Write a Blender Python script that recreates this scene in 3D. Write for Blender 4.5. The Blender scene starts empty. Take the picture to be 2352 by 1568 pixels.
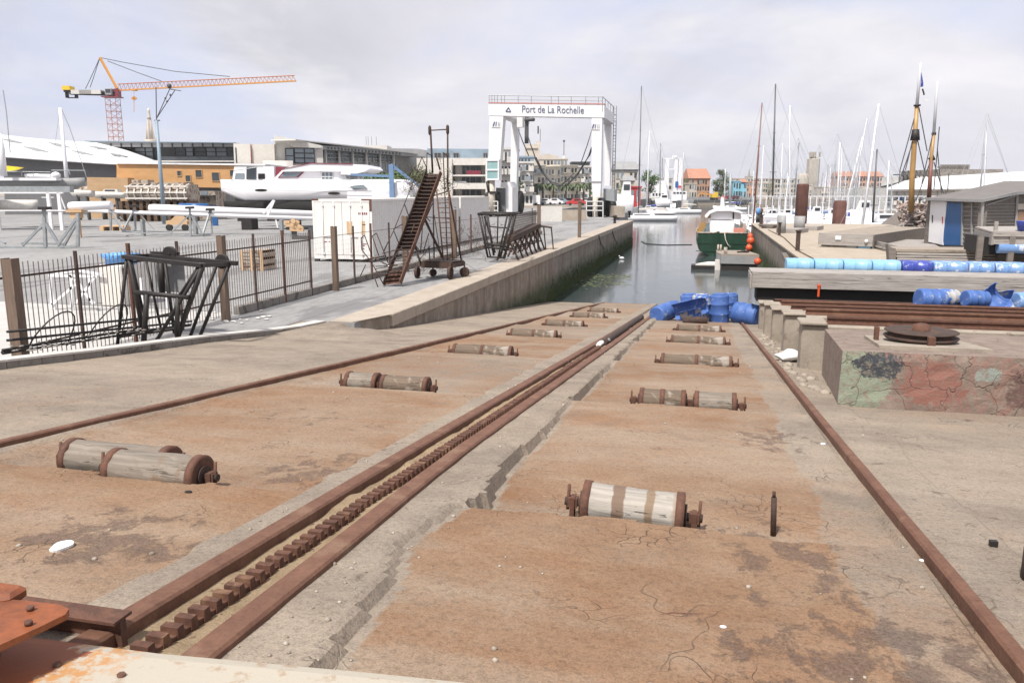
import bpy, math, random
from mathutils import Vector, Matrix, noise as mnoise
R = random.Random(7)
scene = bpy.context.scene
COL = scene.collection
rad = math.radians
# ------------------------------------------------------------------ camera model (photo measured at 2352x1568)
f = 1829.; CX = 1176.; CY = 784.; H = 2.93
PIT = math.atan(344 / f); cp, sp = math.cos(PIT), math.sin(PIT)
PSI = math.atan(448 / (f * cp + 344 * sp)); cs, sn = math.cos(PSI), math.sin(PSI)
S = .101; Z0 = 1.43; WL = -2.45

def ray(px, py):
    x = px - CX; u = CY - py
    F = f * cp + u * sp; U = u * cp - f * sp
    return (-F * sn + x * cs, F * cs + x * sn, U, F)
def slipz(Y, h=0): return Z0 - S * Y + h
def onslip(px, py, h=0):
    X, Y, U, F = ray(px, py); t = (Z0 + h - H) / (U + S * Y)
    return Vector((X * t, Y * t, H + U * t))
def onz(px, py, z=0):
    X, Y, U, F = ray(px, py); t = (z - H) / U
    return Vector((X * t, Y * t, z))
def gp(px, D):
    X, Y, U, F = ray(px, 440); return Vector((X / F * D, Y / F * D, 0))
def atY(px, py, Y0):
    X, Y, U, F = ray(px, py); t = Y0 / Y; return Vector((X * t, Y0, H + U * t))

# ------------------------------------------------------------------ materials
def lin(h):
    if isinstance(h, tuple): return h if len(h) == 4 else h + (1,)
    h = h.lstrip('#'); v = [int(h[i:i + 2], 16) / 255 for i in (0, 2, 4)]
    return tuple((a / 12.92 if a <= .04045 else ((a + .055) / 1.055) ** 2.4) for a in v) + (1,)
class NT:
    def __init__(s, name):
        s.m = bpy.data.materials.new(name); s.m.use_nodes = True
        s.t = s.m.node_tree; s.b = s.t.nodes['Principled BSDF']; s.n = s.t.nodes
    def N(s, typ, **kw):
        n = s.n.new('ShaderNode' + typ)
        for k, v in kw.items():
            if k.startswith('i_'): n.inputs[k[2:].replace('_', ' ')].default_value = v
            else: setattr(n, k, v)
        return n
    def L(s, a, b): s.t.links.new(a, b)
    def noise(s, vec, scale, detail=4, rough=.55, dist=0.):
        n = s.N('TexNoise'); n.inputs['Scale'].default_value = scale; n.inputs['Detail'].default_value = detail
        n.inputs['Roughness'].default_value = rough; n.inputs['Distortion'].default_value = dist
        if vec: s.L(vec, n.inputs['Vector'])
        return n.outputs['Fac']
    def ramp(s, fac, stops, interp='LINEAR'):
        n = s.N('ValToRGB'); n.color_ramp.interpolation = interp
        while len(n.color_ramp.elements) < len(stops): n.color_ramp.elements.new(.5)
        for e, (p, c) in zip(n.color_ramp.elements, stops):
            e.position = p; e.color = lin(c) if not isinstance(c, (int, float)) else (c, c, c, 1)
        s.L(fac, n.inputs[0]); return n.outputs[0]
    def mix(s, fac, a, b, bt='MIX'):
        n = s.N('Mix', data_type='RGBA', blend_type=bt)
        for sock, v in ((n.inputs[0], fac), (n.inputs[6], a), (n.inputs[7], b)):
            if isinstance(v, (int, float)): sock.default_value = v
            elif isinstance(v, (str, tuple)): sock.default_value = lin(v)
            else: s.L(v, sock)
        return n.outputs[2]
    def math(s, op, a, b=0.):
        n = s.N('Math', operation=op)
        for sock, v in ((n.inputs[0], a), (n.inputs[1], b)):
            if isinstance(v, (int, float)): sock.default_value = v
            else: s.L(v, sock)
        return n.outputs[0]
    def bump(s, h, st=.3, d=.02, prev=None):
        n = s.N('Bump'); n.inputs['Strength'].default_value = st; n.inputs['Distance'].default_value = d
        s.L(h, n.inputs['Height'])
        if prev: s.L(prev, n.inputs['Normal'])
        return n.outputs[0]
def coords(nt, sc=(1, 1, 1), world=False):
    if world: v = nt.N('NewGeometry').outputs['Position']
    else: v = nt.N('TexCoord').outputs['Object']
    m = nt.N('Mapping'); m.inputs['Scale'].default_value = sc; nt.L(v, m.inputs['Vector']); return m.outputs[0]
MC = {}
def M(name, c1, c2=None, scale=2., rough=.7, metal=0., bump=.25, bscale=None, bd=.01, spot=None, spotc=None, spots=.62, sc=(1, 1, 1), fine=.12, spec=.5, world=False):
    """painted / weathered surface: two tones mixed by noise, a fine grain and optional patches with an edge"""
    if name in MC: return MC[name]
    nt = NT(name); v = coords(nt, sc, world)
    c2 = c2 or c1
    col = nt.ramp(nt.noise(v, scale, 6, .6), [(.3, c1), (.7, c2)])
    if fine:
        g = nt.ramp(nt.noise(v, scale * 14, 3, .7), [(.3, 1 - fine * 1.6), (.7, 1 + 0 * fine)])
        col = nt.mix(1., col, g, 'MULTIPLY')
    if spotc:
        msk = nt.ramp(nt.noise(v, spot, 8, .65, .4), [(spots, 0.), (spots + .05, 1.)])
        col = nt.mix(msk, col, spotc)
    nt.L(col, nt.b.inputs['Base Color'])
    nt.b.inputs['Roughness'].default_value = rough; nt.b.inputs['Metallic'].default_value = metal
    nt.b.inputs['Specular IOR Level'].default_value = spec
    if bump: nt.L(nt.bump(nt.noise(v, bscale or scale * 10, 6, .7), bump, bd), nt.b.inputs['Normal'])
    MC[name] = nt.m; return nt.m

def slip_mat():
    nt = NT('slip_concrete'); P = coords(nt, (1, 1, 1), True)
    gr = nt.N('Attribute', attribute_name='grey').outputs['Fac']
    n1 = nt.noise(P, .55, 6, .6, .6); n2 = nt.noise(P, 2.3, 8, .62, .3)
    nt2 = nt.noise(P, 34, 5, .75); n3 = nt.noise(P, 105, 4, .8)
    tan = nt.mix(nt.ramp(n1, [(.32, 0.), (.68, 1.)]), (.282, .183, .117), (.212, .120, .068))
    tan = nt.mix(nt.ramp(n2, [(.45, 0.), (.75, .55)]), tan, (.335, .25, .175))
    grey = nt.mix(nt.ramp(n2, [(.35, 0.), (.65, 1.)]), (.31, .258, .208), (.222, .183, .147))
    mott = nt.ramp(nt.math('ADD', gr, nt.math('MULTIPLY', nt.math('SUBTRACT', n2, .5), 1.1)), [(.18, 0.), (.85, 1.)])
    col = nt.mix(mott, tan, grey)
    # transverse wet-season bands (slabs of differing colour)
    Pb = coords(nt, (.12, .9, 1), True)
    band = nt.ramp(nt.noise(Pb, .8, 4, .6, .5), [(.42, 0.), (.62, .42)])
    col = nt.mix(band, col, (.385, .315, .245))
    rs = nt.math('MULTIPLY', nt.ramp(nt.noise(coords(nt, (.5, 1., 1), True), 1.3, 7, .65, .5), [(.50, 0.), (.66, .45)]), nt.ramp(gr, [(.3, 1.), (.8, .1)]))
    col = nt.mix(rs, col, (.25, .115, .05))
    dk = nt.ramp(nt.noise(P, .9, 9, .72, .3), [(.54, 0.), (.68, .45)])
    col = nt.mix(dk, col, (.17, .125, .095))
    # dark worn patches with their own outline, denser where the attribute 'wear' is high
    wr = nt.N('Attribute', attribute_name='wear').outputs['Fac']
    Pw = coords(nt, (1, .8, 1), True)
    nd = nt.noise(Pw, 5.5, 10, .72, .35)
    dm = nt.ramp(nt.math('ADD', nd, nt.math('MULTIPLY', wr, .17)), [(.625, 0.), (.70, 1.)])
    dm = nt.math('MULTIPLY', dm, nt.ramp(nt.noise(P, 40, 6, .8), [(.36, .15), (.52, 1.)]))
    col = nt.mix(nt.math('MULTIPLY', dm, .72), col, (.16, .11, .09))
    lm = nt.ramp(nt.noise(Pw, 7.3, 8, .6, .2), [(.72, 0.), (.735, 1.)])
    col = nt.mix(nt.math('MULTIPLY', lm, .6), col, (.42, .35, .27))
    # cracks
    Pc = nt.N('VectorMath', operation='ADD'); nz = nt.N('TexNoise'); nz.inputs['Scale'].default_value = 3.; nt.L(P, nz.inputs['Vector'])
    sc = nt.N('VectorMath', operation='SCALE'); nt.L(nz.outputs['Color'], sc.inputs[0]); sc.inputs['Scale'].default_value = .5
    nt.L(P, Pc.inputs[0]); nt.L(sc.outputs[0], Pc.inputs[1])
    vo = nt.N('TexVoronoi', feature='DISTANCE_TO_EDGE'); vo.inputs['Scale'].default_value = 1.15; nt.L(Pc.outputs[0], vo.inputs['Vector'])
    cr = nt.ramp(vo.outputs['Distance'], [(.0, 1.), (.006, 0.)])
    cmask = nt.ramp(nt.noise(P, 1.1, 3), [(.56, 0.), (.64, .8)])
    crk = nt.math('MULTIPLY', nt.math('MULTIPLY', cr, cmask), .5)
    vo2 = nt.N('TexVoronoi', feature='DISTANCE_TO_EDGE'); vo2.inputs['Scale'].default_value = 6.; nt.L(Pc.outputs[0], vo2.inputs['Vector'])
    cr2 = nt.math('MULTIPLY', nt.ramp(vo2.outputs['Distance'], [(.0, 1.), (.022, 0.)]), nt.ramp(nt.noise(P, 1.7, 4), [(.56, 0.), (.66, .6)]))
    crk = nt.math('MAXIMUM', crk, cr2)
    col = nt.mix(nt.math('MULTIPLY', crk, .75), col, (.10, .07, .05))
    col = nt.mix(1., col, nt.ramp(nt2, [(.34, .72), (.52, 1.)]), 'MULTIPLY')
    col = nt.mix(1., col, nt.ramp(n3, [(.36, .68), (.56, 1.)]), 'MULTIPLY')
    pk = nt.N('TexVoronoi'); pk.inputs['Scale'].default_value = 26.; nt.L(P, pk.inputs['Vector'])
    pm = nt.math('MULTIPLY', nt.ramp(pk.outputs['Distance'], [(.10, 1.), (.16, 0.)]), nt.ramp(nt.noise(P, 4, 3), [(.5, 0.), (.6, 1.)]))
    col = nt.mix(nt.math('MULTIPLY', pm, .5), col, (.11, .08, .06))
    nt.L(col, nt.b.inputs['Base Color']); nt.b.inputs['Roughness'].default_value = .9
    nt.b.inputs['Specular IOR Level'].default_value = .25
    hgt = nt.math('SUBTRACT', nt.math('ADD', nt.math('MULTIPLY', nt2, .5), nt.math('MULTIPLY', n3, .22)), nt.math('ADD', nt.math('MULTIPLY', dm, .45), nt.math('MULTIPLY', crk, 1.6)))
    b1 = nt.bump(hgt, .8, .012)
    b2 = nt.bump(nt.noise(P, 9, 5, .6), .35, .05, b1)
    nt.L(b2, nt.b.inputs['Normal']); return nt.m

def wall_mat():   # quay wall: stained concrete, green weed near the water
    nt = NT('quay_concrete'); P = coords(nt, (1, 1, 1), True)
    Ps = coords(nt, (1, 1.2, .18), True)
    st = nt.noise(Ps, 1.6, 6, .7, .3); n = nt.noise(P, 3.5, 8, .65)
    col = nt.ramp(n, [(.3, (.19, .16, .13)), (.7, (.33, .285, .24))])
    col = nt.mix(nt.ramp(st, [(.46, 0.), (.62, .8)]), col, (.15, .115, .09))
    sep = nt.N('SeparateXYZ'); nt.L(P, sep.inputs[0])
    hz = nt.math('ADD', sep.outputs[2], nt.math('MULTIPLY', nt.math('SUBTRACT', nt.noise(P, 1.4, 6, .7), .5), 1.5))
    col = nt.mix(nt.ramp(nt.N('Math', operation='MULTIPLY').outputs[0], [(0, 0.), (1, 0.)]), col, col)
    wd = nt.N('MapRange'); nt.L(hz, wd.inputs[0]); wd.inputs[1].default_value = -1.0; wd.inputs[2].default_value = -1.65
    col = nt.mix(wd.outputs[0], col, nt.ramp(nt.noise(P, 9, 4), [(.35, (.022, .028, .012)), (.65, (.055, .075, .022))]))
    fl = nt.ramp(nt.noise(P, .9, 4, .6, 1.), [(.67, 0.), (.68, 1.)])
    col = nt.mix(nt.math('MULTIPLY', fl, .5), col, (.33, .14, .11))
    nt.L(col, nt.b.inputs['Base Color']); nt.b.inputs['Roughness'].default_value = .88
    nt.L(nt.bump(nt.math('ADD', n, nt.noise(P, 22, 6, .7)), .6, .03), nt.b.inputs['Normal']); return nt.m

def graffiti_mat():
    nt = NT('painted_block'); P = coords(nt, (1, 1, 1), True)
    n = nt.noise(P, 5, 8, .65); big = nt.noise(P, 1.55, 5, .55, 1.2); b2 = nt.noise(P, 2.6, 6, .6, .8)
    col = nt.ramp(n, [(.3, (.15, .11, .09)), (.7, (.27, .21, .17))])
    sep = nt.N('SeparateXYZ'); nt.L(P, sep.inputs[0])
    face = nt.N('NewGeometry').outputs['Normal']; sf = nt.N('SeparateXYZ'); nt.L(face, sf.inputs[0])
    front = nt.math('LESS_THAN', sf.outputs[1], -.5)
    def blob(lo, hi, src, c, k=.9):
        nonlocal col
        m = nt.math('MULTIPLY', nt.ramp(src, [(lo, 0.), (lo + .012, 1.), (hi, 1.), (hi + .012, 0.)]), k)
        col = nt.mix(nt.math('MULTIPLY', m, front), col, c)
    blob(.47, .51, big, (.25, .13, .105), .6); blob(.60, .66, b2, (.22, .11, .085), .6)
    # pale green patch near the left end, black patch beside it
    def region(x0, x1, z0, z1, c, th):
        nonlocal col
        dx = nt.math('DIVIDE', nt.math('SUBTRACT', sep.outputs[0], (x0 + x1) / 2), (x1 - x0) / 2)
        dz = nt.math('DIVIDE', nt.math('SUBTRACT', sep.outputs[2], (z0 + z1) / 2), (z1 - z0) / 2)
        d = nt.math('ADD', nt.math('POWER', nt.math('ABSOLUTE', dx), 2), nt.math('POWER', nt.math('ABSOLUTE', dz), 2))
        d = nt.math('ADD', d, nt.math('ADD', nt.math('MULTIPLY', nt.math('SUBTRACT', nt.noise(P, 4.5, 9, .75, .6), .5), 4.2), nt.math('MULTIPLY', nt.math('SUBTRACT', nt.noise(P, 24, 6, .7), .5), 1.6)))
        m = nt.math('MULTIPLY', nt.ramp(nt.math('MULTIPLY', d, .3), [(th * .3, 1.), (th * .3 + .05, 0.)]), nt.ramp(nt.noise(P, 17, 8, .75), [(.40, .25), (.50, 1.)]))
        col = nt.mix(nt.math('MULTIPLY', m, front), col, c)
    region(1.5, 2.15, .4, 1.15, (.24, .27, .20), 1.1)
    region(1.75, 2.3, .75, 1.12, (.045, .05, .06), .72)
    region(2.25, 2.95, .5, 1.0, (.24, .11, .085), .9)
    region(2.95, 3.35, .8, 1.0, (.24, .27, .24), .5)
    region(3.3, 4.3, .5, 1.05, (.12, .07, .06), .75)
    ch = nt.ramp(nt.noise(P, 13, 8, .7), [(.66, 0.), (.68, 1.)])
    col = nt.mix(nt.math('MULTIPLY', ch, .6), col, (.42, .36, .3))
    vo = nt.N('TexVoronoi', feature='DISTANCE_TO_EDGE'); vo.inputs['Scale'].default_value = 2.2
    w = nt.N('VectorMath', operation='ADD'); nz = nt.N('TexNoise'); nz.inputs['Scale'].default_value = 4; nt.L(P, nz.inputs[0]); nt.L(P, w.inputs[0])
    s2 = nt.N('VectorMath', operation='SCALE'); s2.inputs['Scale'].default_value = .5; nt.L(nz.outputs['Color'], s2.inputs[0]); nt.L(s2.outputs[0], w.inputs[1]); nt.L(w.outputs[0], vo.inputs['Vector'])
    crk = nt.ramp(vo.outputs['Distance'], [(0, 1.), (.02, 0.)])
    col = nt.mix(nt.math('MULTIPLY', crk, .55), col, (.09, .06, .05))
    nt.L(col, nt.b.inputs['Base Color']); nt.b.inputs['Roughness'].default_value = .85
    nt.L(nt.bump(nt.math('SUBTRACT', nt.math('ADD', n, nt.noise(P, 40, 6, .7)), crk), .6, .015), nt.b.inputs['Normal']); return nt.m

def wood_mat(name, c1, c2, axis=0, band=None, sc=1.):
    nt = NT(name); s = [9 * sc] * 3; s[axis] = .6 * sc; P = coords(nt, tuple(s))
    P1 = coords(nt)
    g = nt.noise(P, 2.2, 8, .7, .5)
    col = nt.ramp(g, [(.28, c1), (.68, c2)])
    ck = nt.ramp(nt.noise(P, 1.1, 8, .75, .8), [(.58, 0.), (.62, 1.)])
    col = nt.mix(nt.math('MULTIPLY', ck, .8), col, (.05, .04, .03))
    if band: col = nt.mix(nt.ramp(nt.noise(P1, 3.2 * sc, 5, .6, .6), [(.53, 0.), (.62, .8)]), col, band)
    nt.L(col, nt.b.inputs['Base Color']); nt.b.inputs['Roughness'].default_value = .85
    nt.L(nt.bump(nt.math('SUBTRACT', g, ck), .6, .01), nt.b.inputs['Normal']); return nt.m

def rust_mat(name, c1, c2, c3=None, rough=.8, sc=1.):
    nt = NT(name); P = coords(nt, (1, 1, 1), True)
    n = nt.noise(P, 6 * sc, 8, .65, .4); n2 = nt.noise(P, 45 * sc, 5, .7)
    col = nt.ramp(n, [(.32, c1), (.66, c2)])
    if c3: col = nt.mix(nt.ramp(nt.noise(P, 3 * sc, 6, .6), [(.56, 0.), (.66, .7)]), col, c3)
    col = nt.mix(1., col, nt.ramp(n2, [(.3, .7), (.6, 1.)]), 'MULTIPLY')
    nt.L(col, nt.b.inputs['Base Color']); nt.b.inputs['Roughness'].default_value = rough
    nt.L(nt.bump(n2, .45, .006), nt.b.inputs['Normal']); return nt.m

def stripe_mat():
    nt = NT('striped_roller_wood'); P = coords(nt, (.6, 9, 9)); P1 = coords(nt)
    g = nt.noise(P, 2.2, 8, .7, .5); col = nt.ramp(g, [(.28, (.19, .17, .15)), (.68, (.42, .385, .34))])
    sep = nt.N('SeparateXYZ'); nt.L(P1, sep.inputs[0]); x = nt.math('ADD', sep.outputs[0], nt.math('MULTIPLY', nt.math('SUBTRACT', nt.noise(P1, 9, 6, .7), .5), .05))
    for a, b, c in ((-.125, -.055, (.145, .09, .06)), (.075, .125, (.19, .13, .08)), (.235, .3, (.3, .25, .2))):
        m = nt.ramp(nt.math('ADD', x, .5), [(a + .5, 0.), (a + .508, .9), (b + .5, .9), (b + .508, 0.)]); col = nt.mix(m, col, c)
    v = coords(nt, (2.2, 26, 26)); ck = nt.ramp(nt.noise(v, 1.1, 8, .75, .8), [(.62, 0.), (.65, 1.)]); col = nt.mix(nt.math('MULTIPLY', ck, .8), col, (.05, .04, .03))
    nt.L(col, nt.b.inputs['Base Color']); nt.b.inputs['Roughness'].default_value = .85
    nt.L(nt.bump(nt.math('SUBTRACT', g, ck), .8, .012), nt.b.inputs['Normal']); return nt.m
MT = {}
def mats():
    MT['slip'] = slip_mat(); MT['wall'] = wall_mat(); MT['graffiti'] = graffiti_mat()
    MT['rail'] = rust_mat('rail_rust', (.115, .05, .030), (.175, .083, .050), (.21, .125, .08))
    MT['rack'] = rust_mat('rack_rust', (.06, .025, .016), (.14, .06, .035), (.20, .11, .06), sc=3)
    MT['rust'] = rust_mat('rust', (.075, .033, .022), (.155, .068, .04), (.055, .03, .022), sc=2)
    MT['rustdark'] = rust_mat('dark_rust', (.035, .022, .017), (.075, .042, .03), (.11, .055, .034), sc=1.5)
    MT['orange'] = rust_mat('primer_orange', (.21, .06, .018), (.28, .08, .024), (.14, .045, .022), rough=.6, sc=.7)
    MT['black'] = M('black_steel', (.012, .010, .010), (.028, .022, .02), 3, .6, spot=5, spotc=(.07, .035, .022), spots=.68)
    MT['grey_wood'] = wood_mat('grey_timber', (.20, .18, .165), (.40, .37, .345), 0)
    MT['grey_wood_y'] = wood_mat('grey_timber_along', (.20, .18, .165), (.38, .35, .32), 1)
    MT['deck_wood'] = wood_mat('deck_timber', (.21, .175, .14), (.33, .285, .24), 0)
    MT['roller'] = wood_mat('roller_wood', (.09, .075, .06), (.27, .23, .19), 0, (.17, .115, .075), 1.)
    MT['roller_s'] = stripe_mat()
    MT['roller_b'] = wood_mat('roller_wood_brown', (.07, .05, .035), (.17, .125, .09), 0, (.33, .29, .25), 1.)
    MT['shed_wood'] = wood_mat('shed_board', (.10, .085, .075), (.21, .185, .165), 0, None, .6)
    MT['brown_post'] = wood_mat('brown_post', (.11, .075, .055), (.19, .135, .10), 2)
    MT['conc'] = M('concrete', (.25, .21, .17), (.38, .325, .265), 2.5, .9, bump=.6, spot=4, spotc=(.19, .15, .12), spots=.6, world=True)
    MT['conc_lt'] = M('pale_concrete', (.34, .285, .23), (.44, .38, .315), 1.6, .88, bump=.5, spot=6, spotc=(.29, .24, .19), spots=.62, world=True)
    MT['kerb'] = M('kerb_concrete', (.16, .145, .13), (.27, .245, .22), 3, .9, bump=.5, spot=2.4, spotc=(.10, .09, .08), spots=.56, world=True)
    MT['kerbtop'] = M('white_kerb_paint', (.62, .60, .57), (.48, .45, .42), 4, .8, bump=.4, spot=5, spotc=(.25, .22, .2), spots=.66, world=True)
    MT['asphalt'] = M('yard_asphalt', (.245, .24, .24), (.325, .32, .315), .35, .9, bump=.3, bscale=60, spot=.5, spotc=(.165, .16, .16), spots=.56, sc=(1, .35, 1), world=True, fine=.2)
    MT['sand'] = M('sand_grit', (.29, .205, .12), (.42, .31, .195), 6, .95, bump=.9, bscale=70, bd=.02, spot=14, spotc=(.16, .10, .065), spots=.60, world=True)
    MT['white'] = M('white_paint', (.78, .77, .78), (.70, .69, .70), 1.2, .4, bump=.05, fine=.04)
    MT['gelcoat'] = M('white_gelcoat', (.80, .79, .81), (.75, .74, .76), .8, .22, bump=0, fine=.0)
    MT['offwhite'] = M('offwhite_paint', (.64, .60, .55), (.74, .71, .67), 1.4, .6, bump=.15, spot=3, spotc=(.5, .42, .33), spots=.67)
    MT['cont'] = M('container_paint', (.80, .78, .76), (.72, .69, .66), 1.1, .5, bump=.2, spot=2.3, spotc=(.45, .30, .2), spots=.69)
    MT['cream'] = M('cream_render', (.62, .56, .46), (.70, .64, .54), .5, .85, bump=.1)
    MT['pale'] = M('pale_render', (.56, .54, .51), (.64, .62, .58), .4, .85, bump=.1)
    MT['beige'] = M('beige_render', (.50, .47, .43), (.58, .55, .5), .4, .85, bump=.1)
    MT['greyclad'] = M('grey_cladding', (.135, .135, .14), (.165, .165, .17), .3, .7, bump=.05)
    MT['dkgrey'] = M('dark_grey', (.06, .062, .065), (.10, .10, .105), .6, .6, bump=.1)
    MT['midgrey'] = M('mid_grey', (.25, .25, .255), (.33, .33, .33), .8, .6, bump=.1)
    MT['bluegrey'] = M('blue_grey_metal', (.20, .27, .33), (.28, .36, .43), .4, .5, bump=.05)
    MT['galv'] = M('galvanised_steel', (.27, .29, .30), (.40, .42, .43), 5, .5, metal=.3, bump=.1)
    MT['roofwhite'] = M('white_roof_membrane', (.80, .80, .81), (.74, .74, .76), .15, .5, bump=.05)
    MT['timber'] = M('orange_plywood', (.50, .27, .105), (.60, .345, .155), .5, .6, bump=.1, sc=(1, 1, 3), spot=1.2, spotc=(.42, .23, .10), spots=.62)
    MT['timber2'] = M('tan_plywood', (.42, .27, .14), (.52, .35, .2), .6, .6, bump=.1, sc=(1, 1, 3))
    MT['glass'] = M('dark_glass', (.028, .034, .04), (.06, .07, .08), .3, .08, bump=0, fine=0)
    MT['glassl'] = M('pale_glass', (.16, .19, .22), (.24, .28, .31), .3, .1, bump=0, fine=0)
    MT['teal'] = M('teal_glass', (.20, .34, .34), (.30, .44, .44), .6, .12, bump=0, fine=0)
    MT['dark'] = M('dark_void', (.012, .011, .011), (.02, .019, .018), 1, .9, bump=0)
    MT['craneo'] = M('crane_orange', (.62, .26, .04), (.68, .32, .06), 1, .5, bump=0)
    MT['craner'] = M('crane_red', (.40, .13, .07), (.48, .18, .09), 1, .5, bump=0)
    MT['craney'] = M('crane_yellow', (.75, .47, .02), (.78, .52, .04), 1, .5, bump=0)
    MT['stone'] = M('pale_stone', (.52, .46, .39), (.62, .56, .48), .5, .85, bump=.2)
    MT['redroof'] = M('terracotta_tile', (.38, .17, .11), (.46, .23, .15), .6, .8, bump=.2)
    MT['salmon'] = M('salmon_wall', (.52, .29, .20), (.58, .36, .27), .6, .8, bump=.1)
    MT['brick'] = M('brown_wall', (.38, .22, .14), (.45, .27, .18), .6, .8, bump=.1)
    MT['skyblue'] = M('sky_blue_wall', (.20, .52, .68), (.26, .58, .72), .6, .8, bump=.1)
    MT['blue'] = M('blue_plastic', (.04, .10, .33), (.075, .16, .43), 3, .6, bump=.3, spot=5, spotc=(.26, .29, .37), spots=.60)
    MT['blueworn'] = M('worn_blue_plastic', (.04, .12, .42), (.07, .18, .50), 3, .6, bump=.4, spot=3.5, spotc=(.40, .39, .38), spots=.50)
    MT['lblue'] = M('light_blue_plastic', (.22, .46, .70), (.30, .54, .76), 1.5, .4, bump=.1, spot=5, spotc=(.5, .62, .74), spots=.63)
    MT['mblue'] = M('mid_blue_plastic', (.14, .27, .56), (.21, .36, .64), 1.5, .4, bump=.1, spot=5, spotc=(.55, .58, .66), spots=.56)
    MT['dblue'] = M('dark_blue_plastic', (.035, .05, .30), (.05, .08, .38), 1.5, .4, bump=.1, spot=5, spotc=(.45, .47, .6), spots=.60)
    MT['panelblue'] = M('blue_door_paint', (.015, .085, .25), (.02, .105, .29), 1., .35, bump=.03, fine=.05)
    MT['craneblue'] = M('blue_davit_paint', (.13, .22, .38), (.17, .28, .45), 1., .5, bump=.05)
    MT['tarp'] = M('blue_tarp', (.10, .32, .72), (.16, .40, .8), 2., .5, bump=.3)
    MT['green'] = M('green_hull_paint', (.010, .038, .021), (.016, .055, .03), 1.5, .35, bump=.1, spot=3, spotc=(.035, .09, .06), spots=.6)
    MT['buoy'] = M('orange_red_buoy', (.60, .075, .02), (.68, .11, .035), 4, .4, bump=.05, spot=8, spotc=(.55, .25, .2), spots=.68)
    MT['salmonbox'] = M('salmon_box', (.60, .22, .16), (.66, .27, .2), 2, .6)
    MT['red'] = M('red_paint', (.48, .04, .04), (.55, .06, .06), 1, .4, bump=0)
    MT['maroon'] = M('maroon_trim', (.20, .03, .05), (.25, .04, .06), 1, .4, bump=0)
    MT['yellow'] = M('yellow_canvas', (.75, .56, .02), (.8, .62, .04), 1, .6, bump=.05)
    MT['rope'] = M('rope', (.52, .48, .4), (.62, .58, .5), 9, .9)
    MT['mastw'] = M('white_mast', (.72, .72, .76), (.78, .78, .8), 1, .35, bump=0, fine=0)
    MT['mastg'] = M('grey_mast', (.30, .32, .35), (.38, .4, .42), 1, .4, bump=0, fine=0)
    MT['mastd'] = M('dark_mast', (.05, .05, .06), (.09, .085, .09), 1, .4, bump=0, fine=0)
    MT['mastb'] = M('brown_mast', (.17, .07, .05), (.24, .10, .07), 1, .5, bump=0, fine=0)
    MT['masty'] = M('varnished_mast', (.36, .205, .07), (.43, .26, .10), 2, .4, bump=.05)
    MT['picket'] = M('picket_steel', (.07, .05, .045), (.22, .19, .175), 1.5, .7, bump=.1)
    MT['weedy'] = M('brown_tangle', (.07, .045, .03), (.16, .10, .06), 6, .9)
    MT['leaf'] = M('leaf_green', (.035, .085, .018), (.075, .14, .035), .8, .7, bump=0, fine=0)
    MT['leafd'] = M('leaf_olive', (.05, .075, .03), (.095, .125, .055), .8, .7, bump=0, fine=0)
    MT['bark'] = M('bark', (.09, .065, .045), (.15, .11, .08), 3, .9)
    MT['plasticw'] = M('white_scrap', (.72, .72, .72), (.8, .8, .8), 5, .5, bump=.5)
    MT['letter'] = M('navy_letter', (.10, .12, .20), (.13, .15, .24), 1, .5, bump=0)
    MT['tan'] = M('tan_plank', (.55, .36, .2), (.62, .42, .25), 2, .8)
    MT['tyre'] = M('tyre_rubber', (.02, .02, .02), (.035, .034, .033), 3, .9)
    # water
    nt = NT('harbour_water'); P = coords(nt, (1, .45, 1), True)
    nt.L(nt.mix(nt.noise(P, .05, 3), (.035, .05, .05), (.05, .062, .066)), nt.b.inputs['Base Color'])
    nt.b.inputs['Roughness'].default_value = .1; nt.b.inputs['IOR'].default_value = 1.33
    P2 = coords(nt, (1, .7, 1), True)
    b = nt.bump(nt.noise(P2, 1.6, 5, .6, .4), .10, .05); b = nt.bump(nt.noise(P, .35, 3), .08, .3, b)
    nt.L(b, nt.b.inputs['Normal']); MT['water'] = nt.m
mats()

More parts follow.
